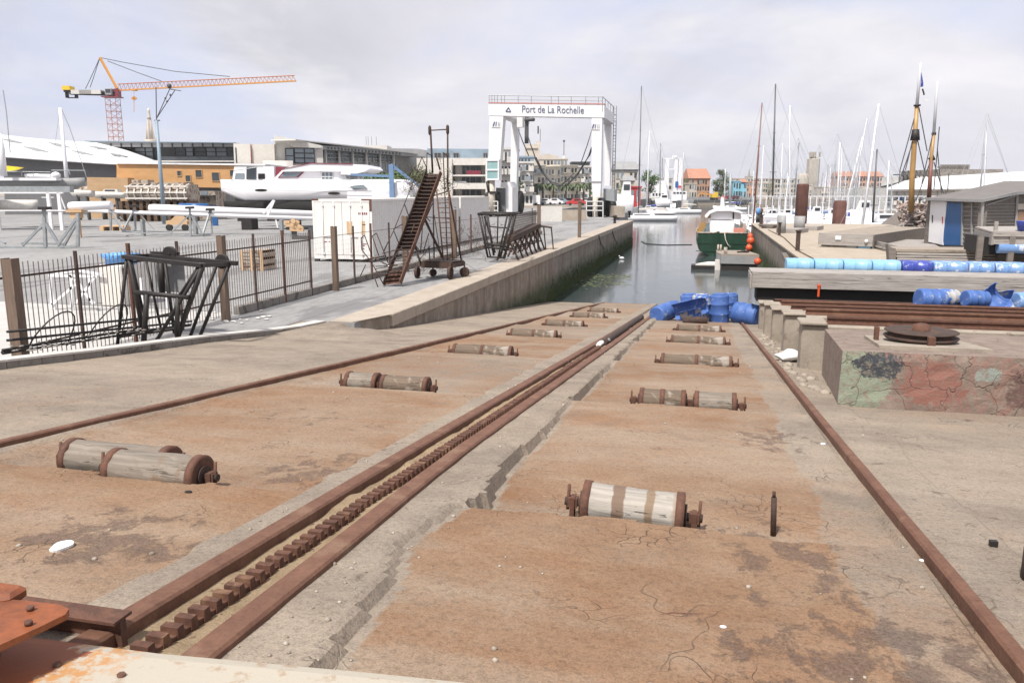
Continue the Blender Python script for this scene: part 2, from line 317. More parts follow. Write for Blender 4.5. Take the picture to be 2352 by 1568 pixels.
# ------------------------------------------------------------------ mesh building
class MB:
    def __init__(s): s.v = []; s.f = []; s.smooth = []
    def add(s, vs, fs, sm=False):
        o = len(s.v); s.v += [Vector(v) for v in vs]; s.f += [[i + o for i in q] for q in fs]; s.smooth += [sm] * len(fs); return s
    def box(s, x0, x1, y0, y1, z0, z1):
        return s.hexa([(x0, y0, z0), (x1, y0, z0), (x1, y1, z0), (x0, y1, z0), (x0, y0, z1), (x1, y0, z1), (x1, y1, z1), (x0, y1, z1)])
    def hexa(s, p):
        return s.add(p, [(0, 3, 2, 1), (4, 5, 6, 7), (0, 1, 5, 4), (1, 2, 6, 5), (2, 3, 7, 6), (3, 0, 4, 7)])
    def bbox(s, x0, x1, y0, y1, z0, z1, b=.01):      # chamfered box
        X = (x0, x0 + b, x1 - b, x1); Y = (y0, y0 + b, y1 - b, y1)
        rings = []
        for z, k in ((z0, 1), (z0 + b, 0), (z1 - b, 0), (z1, 1)):
            i = b if k else 0
            xa, xb, ya, yb = x0 + i, x1 - i, y0 + i, y1 - i; c = b
            rings.append([(xa + c, ya, z), (xb - c, ya, z), (xb, ya + c, z), (xb, yb - c, z), (xb - c, yb, z), (xa + c, yb, z), (xa, yb - c, z), (xa, ya + c, z)])
        return s.rings(rings, True, False)
    def rings(s, rg, cap=True, sm=True):
        n = len(rg[0]); vs = [p for r in rg for p in r]; fs = []
        for k in range(len(rg) - 1):
            for i in range(n):
                j = (i + 1) % n; fs.append((k * n + i, k * n + j, (k + 1) * n + j, (k + 1) * n + i))
        s.add(vs, fs, sm)
        if cap:
            o = len(s.v) - len(vs); s.f += [[o + i for i in range(n)][::-1], [o + (len(rg) - 1) * n + i for i in range(n)]]; s.smooth += [False, False]
        return s
    def beam(s, a, b, w, h=None, up=(0, 0, 1)):
        a, b = Vector(a), Vector(b); h = h or w; d = (b - a).normalized(); u = Vector(up)
        if abs(d.dot(u)) > .98: u = Vector((0, 1, 0))
        r = d.cross(u).normalized(); u = r.cross(d).normalized(); r *= w / 2; u *= h / 2
        return s.hexa([a - r - u, a + r - u, b + r - u, b - r - u, a - r + u, a + r + u, b + r + u, b - r + u])
    def tube(s, a, b, r, r2=None, n=8, cap=True):
        return s.path([a, b], [r, r if r2 is None else r2], n, cap)
    def path(s, pts, r, n=8, cap=True):
        pts = [Vector(p) for p in pts]; rg = []
        if isinstance(r, (int, float)): r = [r] * len(pts)
        for i, p in enumerate(pts):
            d = (pts[min(i + 1, len(pts) - 1)] - pts[max(i - 1, 0)]).normalized()
            u = Vector((0, 0, 1)) if abs(d.z) < .9 else Vector((1, 0, 0))
            a = d.cross(u).normalized(); b = a.cross(d)
            rg.append([p + (a * math.cos(2 * math.pi * k / n) + b * math.sin(2 * math.pi * k / n)) * r[i] for k in range(n)])
        return s.rings(rg, cap, n > 5)
    def lathe(s, prof, o=(0, 0, 0), axis='z', n=20, cap=True):
        o = Vector(o); rg = []
        for t, r in prof:
            ring = []
            for k in range(n):
                a = 2 * math.pi * k / n; c, q = math.cos(a) * r, math.sin(a) * r
                ring.append(o + Vector({'z': (c, q, t), 'x': (t, c, q), 'y': (c, t, q)}[axis]))
            rg.append(ring)
        return s.rings(rg, cap, True)
    def prism(s, poly, vec):                       # poly: 3-D points, extruded by vec
        n = len(poly); vec = Vector(vec); p = [Vector(q) for q in poly]
        return s.add(p + [q + vec for q in p], [list(range(n))[::-1], list(range(n, 2 * n))] + [(i, (i + 1) % n, n + (i + 1) % n, n + i) for i in range(n)])
    def sph(s, c, r, n=12, m=8, sc=(1, 1, 1)):
        rg = []
        for j in range(m + 1):
            t = math.pi * (.02 + .96 * j / m); z = -math.cos(t); q = math.sin(t)
            rg.append([Vector((c[0] + r * sc[0] * q * math.cos(2 * math.pi * k / n), c[1] + r * sc[1] * q * math.sin(2 * math.pi * k / n), c[2] + r * sc[2] * z)) for k in range(n)])
        return s.rings(rg)
def fixn(me):
    import bmesh
    bm = bmesh.new(); bm.from_mesh(me); bmesh.ops.recalc_face_normals(bm, faces=bm.faces); bm.to_mesh(me); bm.free()
def mesh(name, mb, mat, recalc=True):
    me = bpy.data.meshes.new(name); me.from_pydata([tuple(v) for v in mb.v], [], mb.f)
    me.polygons.foreach_set('use_smooth', mb.smooth)
    if recalc: fixn(me)
    me.materials.append(MT[mat] if isinstance(mat, str) else mat); me.update(); return me
def part(name, mb, mat, root, label=None, world=False):
    if world:
        inv = Matrix.Translation(root.location) @ Matrix.Rotation(root.rotation_euler.z, 4, 'Z'); p = root.parent
        if p: inv = (Matrix.Translation(p.location) @ Matrix.Rotation(p.rotation_euler.z, 4, 'Z')) @ inv
        inv = inv.inverted(); mb.v = [inv @ v for v in mb.v]
    o = bpy.data.objects.new(name, mesh(name, mb, mat)); COL.objects.link(o); o.parent = root
    if label: o['label'] = label
    return o
def tag(o, label, cat, group=None):
    o['label'] = label; o['category'] = cat
    if group: o['group'] = group
    return o
def thing(name, label, cat, loc=(0, 0, 0), rz=0, group=None):
    o = bpy.data.objects.new(name, None); COL.objects.link(o); o.empty_display_size = .2
    o.location = loc; o.rotation_euler = (0, 0, rz); return tag(o, label, cat, group)
def solo(name, mb, mat, label, cat, group=None):    # world-space mesh, origin moved to its base
    xs = [v.x for v in mb.v]; ys = [v.y for v in mb.v]; z = min(v.z for v in mb.v)
    o0 = Vector(((min(xs) + max(xs)) / 2, (min(ys) + max(ys)) / 2, z)); mb.v = [v - o0 for v in mb.v]
    o = bpy.data.objects.new(name, mesh(name, mb, mat)); COL.objects.link(o); o.location = o0
    return tag(o, label, cat, group)
def struct(name, mb, mat, kind='structure', recalc=True):
    o = bpy.data.objects.new(name, mesh(name, mb, mat, recalc)); COL.objects.link(o); o['kind'] = kind; return o
def dup(root, loc, rz=0, label=None, scale=None, group=None):
    r = root.copy(); COL.objects.link(r); r.location = loc; r.rotation_euler = (0, 0, rz)
    if scale: r.scale = scale
    if label: r['label'] = label
    if group: r['group'] = group
    for ch in list(root.children):
        c = ch.copy(); COL.objects.link(c); c.parent = r
        for g in list(ch.children):
            d = g.copy(); COL.objects.link(d); d.parent = c
    return r
class Pl:
    """vertical working plane from ground point A to ground point B: local x along it, y behind it, z up"""
    def __init__(s, A, B):
        s.A = Vector((A[0], A[1], 0)); d = Vector((B[0] - A[0], B[1] - A[1], 0)); s.L = d.length; s.ang = math.atan2(d.y, d.x); s.d = d.normalized(); s.n = Vector((-s.d.y, s.d.x, 0))
    def q(s, px, py, y=0):
        X, Y, U, F = ray(px, py); A = s.A + s.n * y
        t = A.dot(s.n) / (X * s.n.x + Y * s.n.y); p = Vector((X * t, Y * t, 0))
        return (p - A).dot(s.d), H + U * t
    def p(s, px, py, y=0):
        u, z = s.q(px, py, y); return Vector((u, y, z))
    def root(s, name, label, cat, group=None): return thing(name, label, cat, s.A, s.ang, group)
def cam_pl(pxl, pxr, D, D2=None): return Pl(gp(pxl, D), gp(pxr, D2 or D))
# ================================================================== FOREGROUND: slipway
ROWS = [4.42, 8.72, 13.0, 17.15, 21.1, 25.5, 29.4, 33.5]
ROLL = []      # (x0, x1, Y, kind)
RR = [(1.5, -1.25), (2.35, -1.27), (2.84, -1.33), (3.24, -1.38), (3.7, -1.47), (4.0, -1.46), (4.3, -1.4), (4.7, -1.29), (5.3, -1.38), (5.7, -1.41), (6.5, -1.34), (7.6, -1.37), (8.7, -1.40), (11.4, -1.38), (15.8, -1.4), (40, -1.4)]
def lerp(tab, y):
    if y <= tab[0][0]: return tab[0][1]
    for (a, va), (b, vb) in zip(tab, tab[1:]):
        if y <= b: return va + (vb - va) * (y - a) / (b - a)
    return tab[-1][1]
def nz(x, y, s=1., o=0.): return mnoise.noise(Vector((x * s + o, y * s - o, o * 1.7)))
LRAIL = [(-2, -5.34), (4.9, -5.32), (15.5, -5.13), (41.8, -4.65)]
PITS = [(-.74, .02, 4.54, 4.80), (-4.45, -3.5, 4.52, 4.72), (-3.95, -3.16, 4.36, 4.60),
        (-.62, .52, 8.84, 9.04), (-4.3, -3.14, 8.82, 9.02)]
for k, Yr in enumerate((13.05, 17.2, 21.1, 25.6, 29.5)):
    PITS.append((-4.24 + .03 * k, -3.14 + .03 * k, Yr, Yr + .22))
    if k < 3: PITS.append((-.64, .54, Yr, Yr + .22))
def sh(X, Y):
    """height of the concrete above the even slope, and its grey / wear weights"""
    h = .010 * nz(X, Y, 1.1, 3) + .004 * nz(X, Y, 5, 9); grey = .22; wear = 0
    rr = lerp(RR, Y) + .03 * nz(X, Y, 3, 5) + .006 * nz(X, Y, 14, 2)
    if -5.0 < X < 1.15:
        i = 0; e = .07 * nz(X, 0, .9, 4 * (X > -2)) + .03 * nz(X, 0, 5, 7)
        y0, y1 = -1, ROWS[0]
        for j, r in enumerate(ROWS):
            if Y > r + e: y0, y1 = r, (ROWS[j + 1] if j + 1 < len(ROWS) else r + 4)
        h += -.05 + .10 * min(1, max(0, (Y - y0 - e) / (y1 - y0))); grey += .22 * math.sin(y0 * 2.3 + (X > -2) * 1.7) + .55 * max(0, 1 - (Y - y0 - e) / (.7 + .3 * nz(X, 0, 1.3, 8))) - .25 * max(0, 1 - (y1 - Y) / .5)
    if X > 1.3: h -= .0; grey = .85
    if 1.3 < X < 1.75 + .1 * nz(0, Y, .7): grey = .9; h += .02
    if X < -5.2: grey = .88; h += .03
    if .80 + .16 * nz(X, Y, .9, 21) + .06 * nz(X, Y, 5, 22) < X < 1.25: grey = .68
    if -2.42 + .03 * nz(X, Y, 3) < X < rr:
        h = .078 + .006 * nz(X, Y, 3, 1); grey = .95
        if rr - X < .03: h -= .012
    elif 0 < X - rr < .06: grey = 1.
    if -2.1 < X < -1.76: h = .0
    for a, b, c, d in PITS:
        if a < X < b and c + .035 * nz(X, 1, 2.2, c) < Y < d: h = -.16; grey = .45
    def blob(cx, cy, rx, ry): return max(0, 1 - ((X - cx) / rx) ** 2 - ((Y - cy) / ry) ** 2)
    wear = max(blob(.75, 2.9, .75, 1.2), blob(-3.0, 3.3, .7, .7), blob(.55, 4.1, .5, .4), blob(-2.75, 5.2, .5, .7), blob(.3, 4.7, .8, .5) * .7, blob(.7, 7.4, .5, .7), blob(3.5, 5, 2.5, 2) * .35, blob(-3.8, 6.9, .5, .9) * .5)
    if Y > 10: grey += min(.22, (Y - 10) * .03)
    grey += .25 * nz(X, Y, .45, 11)
    z = slipz(Y, h)
    if X < -6.2:                                     # apron runs level into the quay coping
        lev = -.012
        k = min(1, max(0, (-6.4 - X) / .9)) * min(1, max(0, (Y - 12.2) / 2)) * (1 if Y < 16.55 else 0) * (1 if X < -7.9 else min(1, max(0, (17.6 - Y) / 2.2 )))
        if X < -7.25 or Y < 16.5: z = z + k * max(0, lev - z)
    return z, grey, wear
def frange(a, b, s):
    o = []; x = a
    while x < b - 1e-6: o.append(x); x += s
    return o
XS = frange(-9.0, -4.6, .11) + frange(-4.6, 1.9, .034) + frange(1.9, 18.1, .3)
YS = frange(-3, 2.0, .25) + frange(2.0, 6.2, .034) + frange(6.2, 12, .05) + frange(12, 20, .09) + frange(20, 44, .16)
vs = []; G = []; Wr = []
for y in YS:
    for x in XS:
        z, g, w = sh(x, y); vs.append((x, y, z)); G.append(g); Wr.append(w)
nx = len(XS)
mb = MB(); mb.v = [Vector(v) for v in vs]
mb.f = [(j * nx + i, j * nx + i + 1, (j + 1) * nx + i + 1, (j + 1) * nx + i) for j in range(len(YS) - 1) for i in range(nx - 1)]
mb.smooth = [False] * len(mb.f)
sl = struct('slipway', mb, 'slip', recalc=False)
for nm, arr in (('grey', G), ('wear', Wr)):
    at_ = sl.data.attributes.new(nm, 'FLOAT', 'POINT'); at_.data.foreach_set('value', arr)

# side of the slipway towards the yard, yard, quay, sea bed, water
def grid_plane(name, x0, x1, y0, y1, z, mat):
    m = MB(); m.add([(x0, y0, z), (x1, y0, z), (x1, y1, z), (x0, y1, z)], [(0, 1, 2, 3)]); return struct(name, m, mat, recalc=False)
m = MB(); m.box(-400, -9.0, -40, 84, -6, 0); m.box(-9.02, -7.66, 16.52, 84, -6, -.004)
m.box(-400, -24, 84.02, 520, -6, -.002); m.box(-24.02, -9.7, 84.02, 104, -6, -.003)
struct('yard', m, 'asphalt')
m = MB(); m.box(-9.0, -8.98, -3, 16.5, -6, -.02)
water = grid_plane('water', -900, 1500, 28, 3000, WL, 'water')
grid_plane('seabed', -3000, 3000, -300, 4000, -6.2, 'conc')
# kerb along the top of the slipway: sloping white-topped concrete upstand
m = MB(); t = MB(); xk = [(2, -9.08), (8, -9.05), (10.6, -8.9), (13, -8.95), (15, -8.75), (16.5, -8.35)]
ys = frange(-3, 16.5, .55) + [16.5]
for a, b in zip(ys, ys[1:]):
    g = .006; r = .008 * nz(a, 1, 3, 1)
    for mm, z0, z1, w0, w1 in ((m, -1, .0, 0, .24), (t, .0, .03, -.008, .27)):
        p = []
        for y in (a + g, b - g):
            top = max(.03, slipz(y, .16)) + r; x = lerp(xk, y)
            p.append((x, y, top))
        (xa, ya, ta), (xb, yb, tb) = p
        ba, bb = (-.6, -.6) if mm is m else (ta - .03, tb - .03); ta2, tb2 = (ta - .03, tb - .03) if mm is m else (ta, tb)
        mm.hexa([(xa + w0 * -1, ya, ba), (xa - w1, ya, ba), (xb - w1, yb, bb), (xb - w0, yb, bb), (xa - w0, ya, ta2), (xa - w1, ya, ta2), (xb - w1, yb, tb2), (xb - w0, yb, tb2)])
k = solo('kerb', m, 'kerb', 'low grey kerb with a white painted top along the yard side of the slipway', 'kerb')
tw = t; tw.v = [v - k.location for v in tw.v]
part('kerb_top', tw, 'kerbtop', k)
# quay wall with coping
root = thing('quay_wall', 'long stained concrete quay wall with green weed at its foot, left of the channel', 'quay wall', (-7.4, 16.5, 0))
m = MB(); yy = [17.9] + frange(19.5, 84, 2.4) + [84]
for a, b in zip(yy, yy[1:]): 
    o = .012 * nz(a, 3, 2); m.box(-7.9, -7.34 + o, a, b, -5.5, -.30)
m.prism([(-8.3, 16.53, -.002), (-7.75, 16.53, -.002), (-7.36, 17.895, -.002), (-8.3, 17.895, -.002)], (0, 0, -1.5))
part('wall_face', m, 'wall', root, world=True)
m = MB()
for a, b in zip(yy, yy[1:]):
    o = .015 * nz(a, 8, 2); m.bbox(-8.3, -7.28 + o, a + .006, b - .006, -.30, .012 + .01 * nz(a, 5, 1.3), .02)
m.prism([(-8.3, 16.55, .014), (-7.72, 16.55, .014), (-7.30, 17.88, .014), (-8.3, 17.88, .014)], (0, 0, -.015))
part('coping', m, 'conc_lt', root, world=True)
m = MB()      # ragged fringe of weed: many small tufts on the lower wall
for i in range(2600):
    y = 30 + 54 * R.random() ** 1.3; z = WL + .02 + abs(R.gauss(0, .34)) * (1 if y > 38 else .6); x = -7.33
    r = .05 + R.random() * .07
    m.add([(x, y - r, z), (x + .03 + R.random() * .05, y, z - r * 1.4), (x, y + r, z), (x + .05, y, z + r * .5)], [(0, 1, 2), (0, 1, 3), (1, 2, 3)])
part('weed', m, M('weed', (.03, .045, .012), (.06, .085, .025), 3, .9, bump=0, world=True), root, world=True)
m = MB(); m.box(-9.69, -7.36, 84.0, 84.4, -6, -.01)
struct('quay_end', m, 'wall')

# ---- running rails
def rail_path(name, tab, y0, y1, w, hh, mat, label, base=-.02, h0=0.):
    m = MB(); ys = frange(y0, y1, 1.2) + [y1]; prof = [(-w / 2, base), (w / 2, base), (w / 2, hh - .012), (w / 2 - .012, hh), (-w / 2 + .012, hh), (-w / 2, hh - .012)]
    m.rings([[(lerp(tab, y) + px + .006 * nz(0, y, .6, w * 9), y, slipz(y, pz + h0 + .006 * nz(1, y, .7, 3))) for px, pz in prof] for y in ys], True, False)
    return solo(name, m, mat, label, 'rail', 'rusty steel slipway rails')
rail_path('slipway_rail', LRAIL, -1, 41, .085, .075, 'rail', 'thin rusty rail running alone down the left side of the slipway')
rail_path('slipway_rail', [(0, 1.25), (8.5, 1.235), (25.4, 1.24)], -1, 25.4, .075, .08, 'rail', 'rusty rail down the right side of the slipway beside the painted concrete block')
rail_path('slipway_rail', [(2, -2.155), (6, -2.15), (16, -2.04), (27, -1.98)], 2.14, 27, .115, .112, 'rail', 'wide flat rusty rail on the left of the toothed rack')
rail_path('slipway_rail', [(2, -1.69), (5.5, -1.785), (16, -1.70), (27, -1.66)], 2.14, 27, .125, .112, 'rail', 'wide flat rusty rail on the right of the toothed rack')
# sand in the trough + rack
m = MB(); xs_ = [-2.1, -2.04, -1.99, -1.9, -1.85, -1.80, -1.74]; ys_ = frange(1.9, 8, .05) + frange(8, 27, .2)
n = len(xs_)
m.add([(x, y, slipz(y, .055 + .016 * nz(x, y, 6, 2) + .02 * nz(x, y, 1.5, 4))) for y in ys_ for x in xs_], [(j * n + i, j * n + i + 1, (j + 1) * n + i + 1, (j + 1) * n + i) for j in range(len(ys_) - 1) for i in range(n - 1)], True)
struct('sand_fill', m, 'sand', 'stuff', recalc=False)
root = thing('gear_rack', 'rusty toothed rack lying in sand between the two wide rails', 'gear rack', (-1.94, 2.2, slipz(2.2)))
m = MB(); m.hexa([(-1.985, 2.15, slipz(2.15, -.02)), (-1.90, 2.15, slipz(2.15, -.02)), (-1.86, 26.5, slipz(26.5, -.02)), (-1.92, 26.5, slipz(26.5, -.02)), (-1.985, 2.15, slipz(2.15, .075)), (-1.90, 2.15, slipz(2.15, .075)), (-1.86, 26.5, slipz(26.5, .085)), (-1.92, 26.5, slipz(26.5, .085))])
part('bed', m, 'rack', root, world=True)
m = MB(); y = 2.24
while y < 15:
    xc = -1.936 + .004 * (y - 2) ; h0 = .102 + .006 * R.random(); w = .041
    m.hexa([(xc - w, y, slipz(y, .02)), (xc + w, y, slipz(y, .02)), (xc + w, y + .052, slipz(y, .02)), (xc - w, y + .052, slipz(y, .02)),
            (xc - w + .003, y + .007, slipz(y, h0)), (xc + w - .003, y + .007, slipz(y, h0)), (xc + w - .003, y + .043, slipz(y, h0)), (xc - w + .003, y + .043, slipz(y, h0))]); y += .083
part('teeth', m, 'rack', root, world=True)
m = MB(); m.path([(-1.9 + .02 * nz(1, y, 1), y, slipz(y, .10 + .01 * nz(2, y, 2))) for y in frange(15.6, 26.8, .8)], .085, 6)
solo('timber_baulk', m, MT['rustdark'], 'long brown timber laid over the rack near the foot of the slipway', 'timber')
m = MB(); m.path([(-1.93, 15.2, slipz(15.2, .10)), (-1.9, 15.9, slipz(15.9, .13)), (-1.85, 16.2, slipz(16.2, .12))], .05, 6)
solo('white_scrap', m, 'plasticw', 'small white rag at the upper end of the timber on the rack', 'scrap')

# ---- rollers
def roller(x0, x1, Y, label, r=.122, tilt=.0, mat='roller', hh=.035, bandmat='rust', seg=1, big=True, zoff=0.):
    zc = slipz(Y, hh + zoff); root = thing('wooden_roller', label, 'roller', ((x0 + x1) / 2, Y, zc), 0, 'wooden rollers set across the slipway')
    L = x1 - x0; a = -L / 2; b = L / 2; sd = int(abs(Y * 31 + x0 * 7)); n = 22; hh += .02; bw = .055
    rg = []
    for i in range(15):
        t = a + bw * .6 + (L - bw * 1.2) * i / 14; ring = []
        for k in range(n):
            an = 2 * math.pi * k / n; rr = r * (1 + .03 * nz(t * 5, an, 2.2, sd) + .04 * nz(0, an * 2, 1.6, sd + 2))
            if k % 4 == 0: rr *= .955
            if nz(t * 6, an * 1.5, 1.3, sd + 9) > .32: rr *= .93
            ring.append((t, math.cos(an) * rr, math.sin(an) * rr))
        rg.append(ring)
    part('drum', MB().rings(rg), mat, root)
    for s, t0 in ((0, a), (1, b - bw)):
        part('end_band', MB().lathe([(t0, r * .9), (t0 + .004, r * 1.07), (t0 + bw - .004, r * 1.07), (t0 + bw, r * .9)], axis='x', n=24), bandmat, root)
    if seg == 2: part('middle_band', MB().lathe([(-.03, r * .9), (-.026, r * 1.05), (.026, r * 1.05), (.03, r * .9)], axis='x', n=24), bandmat, root)
    part('axle', MB().tube((a - .11, 0, 0), (b + .11, 0, 0), .026, n=10).tube((a - .015, 0, 0), (a, 0, 0), r * .55, n=16).tube((b, 0, 0), (b + .015, 0, 0), r * .55, n=16), 'rustdark', root)
    for s in (-1, 1):
        x = (a - .06) if s < 0 else (b + .06)
        m = MB().box(x - .014, x + .014, -.038, .038, -.2, .035).box(x - .03, x + .03, -.03, .03, -.03, .03)
        if big: m.tube((x + s * .03, -.012, -.05), (x + s * .03, .012, .105), .011, n=6)
        part('bracket', m, 'rust', root)
    return root
roller(-.67, -.05, 4.66, 'nearest right-hand wooden roller, pale wood with brown stripes and rusty end bands', r=.135, hh=.055, mat='roller_s').rotation_euler.y = rad(2.6)
roller(-4.40, -3.56, 4.62, 'cracked grey wooden roller lying behind another at the lower left of the slipway', r=.135, hh=.075)
roller(-3.91, -3.21, 4.47, 'front one of the nearest left-hand pair of rollers, grey wood with a dark burnt knot', r=.135, hh=.07)
m = MB().sph((-3.36, 4.375, slipz(4.4, .10)), .05, 10, 6, (1.5, .5, 1.3))
roller(-.65, -.13, 8.93, 'left half of the second right-hand roller pair, split grey wood with rusty clamp', r=.135, hh=.06, seg=2, mat='roller_b', bandmat='rust')
roller(-.04, .42, 8.93, 'right half of the second right-hand roller pair, smooth grey wood', r=.135, hh=.06)
roller(-4.27, -3.85, 8.95, 'left half of the second left-hand roller pair, dull grey wood', r=.135, hh=.06)
roller(-3.78, -3.18, 8.9, 'right half of the second left-hand roller pair, brown split wood held by rusty iron', hh=.06, r=.125, mat='roller_b', bandmat='rust')
rows = ['third', 'fourth', 'fifth', 'sixth', 'seventh']
for k, Yr in enumerate((13.15, 17.3, 21.2, 25.7, 29.6)):
    roller(-4.22 + .03 * k, -3.16 + .03 * k, Yr, f'worn wooden roller in the left column, {rows[k]} row down from the camera', r=.135, hh=.06, seg=2, mat='roller_b', big=k < 2)
    if k < 3: roller(-.62, .52, Yr, f'worn wooden roller in the right column, {rows[k]} row down from the camera', r=.135, hh=.06, seg=2, mat='roller_b', big=k < 2)
# small things lying on the concrete
p = onslip(1777, 1212); m = MB().tube(p + Vector((0, 0, -.05)), p + Vector((-.008, .01, .19)), .017, n=8).tube(p + Vector((-.008, .01, .19)), p + Vector((-.010, .01, .225)), .011, n=6)
solo('steel_pin', m, 'rustdark', 'upright rusty steel pin standing out of the concrete right of the big roller', 'pin')
p = onslip(143, 1269); m = MB().add([tuple(p + Vector((.045 * math.cos(a) * (1 + .15 * math.sin(3 * a)), .065 * math.sin(a), z))) for z in (.03, .042) for a in [k * math.pi / 9 for k in range(18)]], [list(range(18))[::-1], list(range(18, 36))] + [(i, (i + 1) % 18, 18 + (i + 1) % 18, 18 + i) for i in range(18)])
solo('white_disc', m, 'plasticw', 'flat white scrap lying on the brown concrete at the lower left', 'scrap')
m = MB().path([onslip(1490, 1418, .02), onslip(1540, 1408, .03), onslip(1610, 1411, .028), onslip(1680, 1416, .02)], .006, 6)
solo('rusty_rod', m, 'rust', 'thin bent rusty rod lying on the concrete near the bottom of the picture', 'rod')
m = MB().box(-.02, .02, -.015, .015, 0, .055); q = onslip(2280, 1262); m.v = [v + q for v in m.v]
solo('stub_bolt', m, 'black', 'short black stub bolt right of the right rail', 'bolt')
p = onslip(2350, 1340); m = MB().lathe([(0, .1), (.02, .12), (.18, .12), (.2, .1)], (p.x + .11, p.y, p.z), 'z', 20)
solo('iron_drum', m, 'rustdark', 'dark rusty drum at the right edge of the picture', 'drum')
m = MB()
for i in range(420):
    Y = 2.1 + 14 * R.random() ** 1.8; X = R.uniform(-7, 5) if i % 3 else R.uniform(-2.4, -1.3)
    z = sh(X, Y)[0] + .003; r = R.choice([.005, .007, .009, .013]) * (1 + Y * .05)
    m.sph((X, Y, z), r, 5, 3, (1, R.uniform(.7, 1.3), .7))
struct('loose_grit', m, M('grit', (.16, .12, .09), (.5, .45, .38), 30, .9, bump=0, world=True), 'stuff')
m = MB()
for px, py, r in ((1155, 748, .03),): m.sph(onslip(px, py, .03), r, 7, 5)
for i, (px, py, mat, r, lab) in enumerate([(748, 1240, 'orange', .018, 'orange pebble in the rack trough'), (1890, 1024, 'plasticw', .02, 'white shell beside the right rail'), (2118, 1290, 'plasticw', .015, 'small white chip against the right rail'), (434, 1147, 'dark', .02, 'dark stone below the left roller pair'), (1660, 1456, 'plasticw', .012, 'pale flake near the bent rusty rod')]):
    p = onslip(px, py, .04 if i == 0 else .0); p.z = sh(p.x, p.y)[0] + (.05 if i == 0 else .004)
    solo('pebble', MB().sph(p, r, 9, 6, (1.3, .9, .45)), mat, lab, 'pebble')

# ---- orange carriage at the lower left
root = thing('slipway_carriage', 'orange and cream rusty steel carriage resting over the rails in the lower left corner', 'carriage', (-2.6, 1.8, slipz(1.8)))
nt = NT('cream_over_rust'); P = coords(nt, (1, 1, 1), True); sep = nt.N('SeparateXYZ'); nt.L(P, sep.inputs[0])
fx = nt.math('ADD', sep.outputs[0], nt.math('MULTIPLY', nt.math('SUBTRACT', nt.noise(P, 5, 8, .7), .5), .55))
mask = nt.ramp(nt.math('ADD', nt.math('MULTIPLY', fx, 1.), 2.5), [(.44, 0.), (.47, 1.)])
cream = nt.mix(nt.ramp(nt.noise(P, 11, 8, .7), [(.56, 0.), (.64, .6)]), (.40, .36, .295), (.28, .17, .09))
edge = nt.ramp(nt.math('ADD', fx, 2.5), [(.38, 0.), (.45, 1.), (.56, 1.), (.68, 0.)])
cream = nt.mix(nt.math('MULTIPLY', edge, nt.ramp(nt.noise(P, 22, 6, .7), [(.45, 0.), (.55, .85)])), cream, (.42, .19, .045))
nt.L(nt.mix(mask, nt.mix(nt.noise(P, 4, 5), (.20, .055, .016), (.28, .08, .022)), cream), nt.b.inputs['Base Color']); nt.b.inputs['Roughness'].default_value = .6
nt.L(nt.bump(nt.math('ADD', mask, nt.noise(P, 60, 4)), .3, .004), nt.b.inputs['Normal']); MT['creamrust'] = nt.m
m = MB(); prof = [(1.15, .0), (1.15, .08), (1.19, .105), (2.07, .105), (2.12, .095), (2.145, .06), (2.145, .0)]
m.rings([[(x, y + (dy if y > 1.5 else 0), slipz(y, h + .03)) for y, h in prof] for x, dy in ((-4.2, .02), (-2.6, .03), (-1.8, .06), (-1.0, .13), (-.55, .16))], True, False)
part('cross_beam', m, 'creamrust', root, world=True)
m = MB(); q = [onslip(0, 1375, .3), onslip(60, 1378, .3), onslip(140, 1388, .3), onslip(158, 1398, .3), onslip(150, 1410, .3), onslip(95, 1437, .3), onslip(0, 1480, .3), onslip(-150, 1540, .3), onslip(-150, 1375, .3)]
m.prism(q, (0, 0, -.022)); part('top_plate', m, 'orange', root, world=True)
m = MB(); a = onslip(283, 1502, .02); a2 = Vector((a.x, a.y, a.z)); zt = slipz(a.y, .155)
m.box(-3.1, a.x, a.y + .0, a.y + .03, slipz(a.y, -.02), zt).box(-3.1, a.x + .004, a.y - .035, a.y + .06, zt, zt + .012)
part('web_plate', m, 'rust', root, world=True)
for px_, py_ in ((70, 1400), (66, 1434)):
    p = onslip(px_, py_, .302); part('bolt', MB().tube(p, p + Vector((0, 0, .014)), .013, n=6), 'rust', root, world=True)
for x_ in (-2.3, -2.05, -1.8, -1.4, -1.15):
    part('bolt', MB().tube((x_, 2.0, slipz(2.0, .134)), (x_, 2.0, slipz(2.0, .150)), .014, n=6), 'rust', root, world=True)
m = MB(); p = onslip(0, 1362, .32); m.bbox(p.x - .5, p.x + .045, p.y - .02, p.y + .08, p.z - .05, p.z + .0, .015).box(-2.62, -2.57, 2.14, 2.2, slipz(2.2, .0), slipz(2.2, .28))
part('lug', m, 'orange', root, world=True)

# ---- painted block, pulley, transverse beams and rails
root = thing('mooring_block', 'big concrete block with peeling red, green and black paint right of the rails', 'concrete block', (4.3, 11.3, .3))
m = MB(); n1, n2 = 30, 9; xs_ = [1.6 + 5.4 * i / n1 for i in range(n1 + 1)]
SK = lambda x: (7. - x) / 5.4 * .26
def bf(x, t):    # front face with bruised edges
    z0, z1 = .22, slipz(9.75, .665); z = z0 + (z1 - z0) * t; c = .03 * max(0, nz(x, t, 5, 3)) + .012 * nz(x, t, 11, 1)
    if t > .98: c += .015; z -= .02 * abs(nz(x, 1, 4, 1))
    if t < .12: c -= .03
    return (x + (.02 * t if x < 1.61 else 0), 9.75 + c, z)
v = [bf(x, j / n2) for j in range(n2 + 1) for x in xs_]; n = n1 + 1
fs = [(j * n + i, j * n + i + 1, (j + 1) * n + i + 1, (j + 1) * n + i) for j in range(n2) for i in range(n1)]
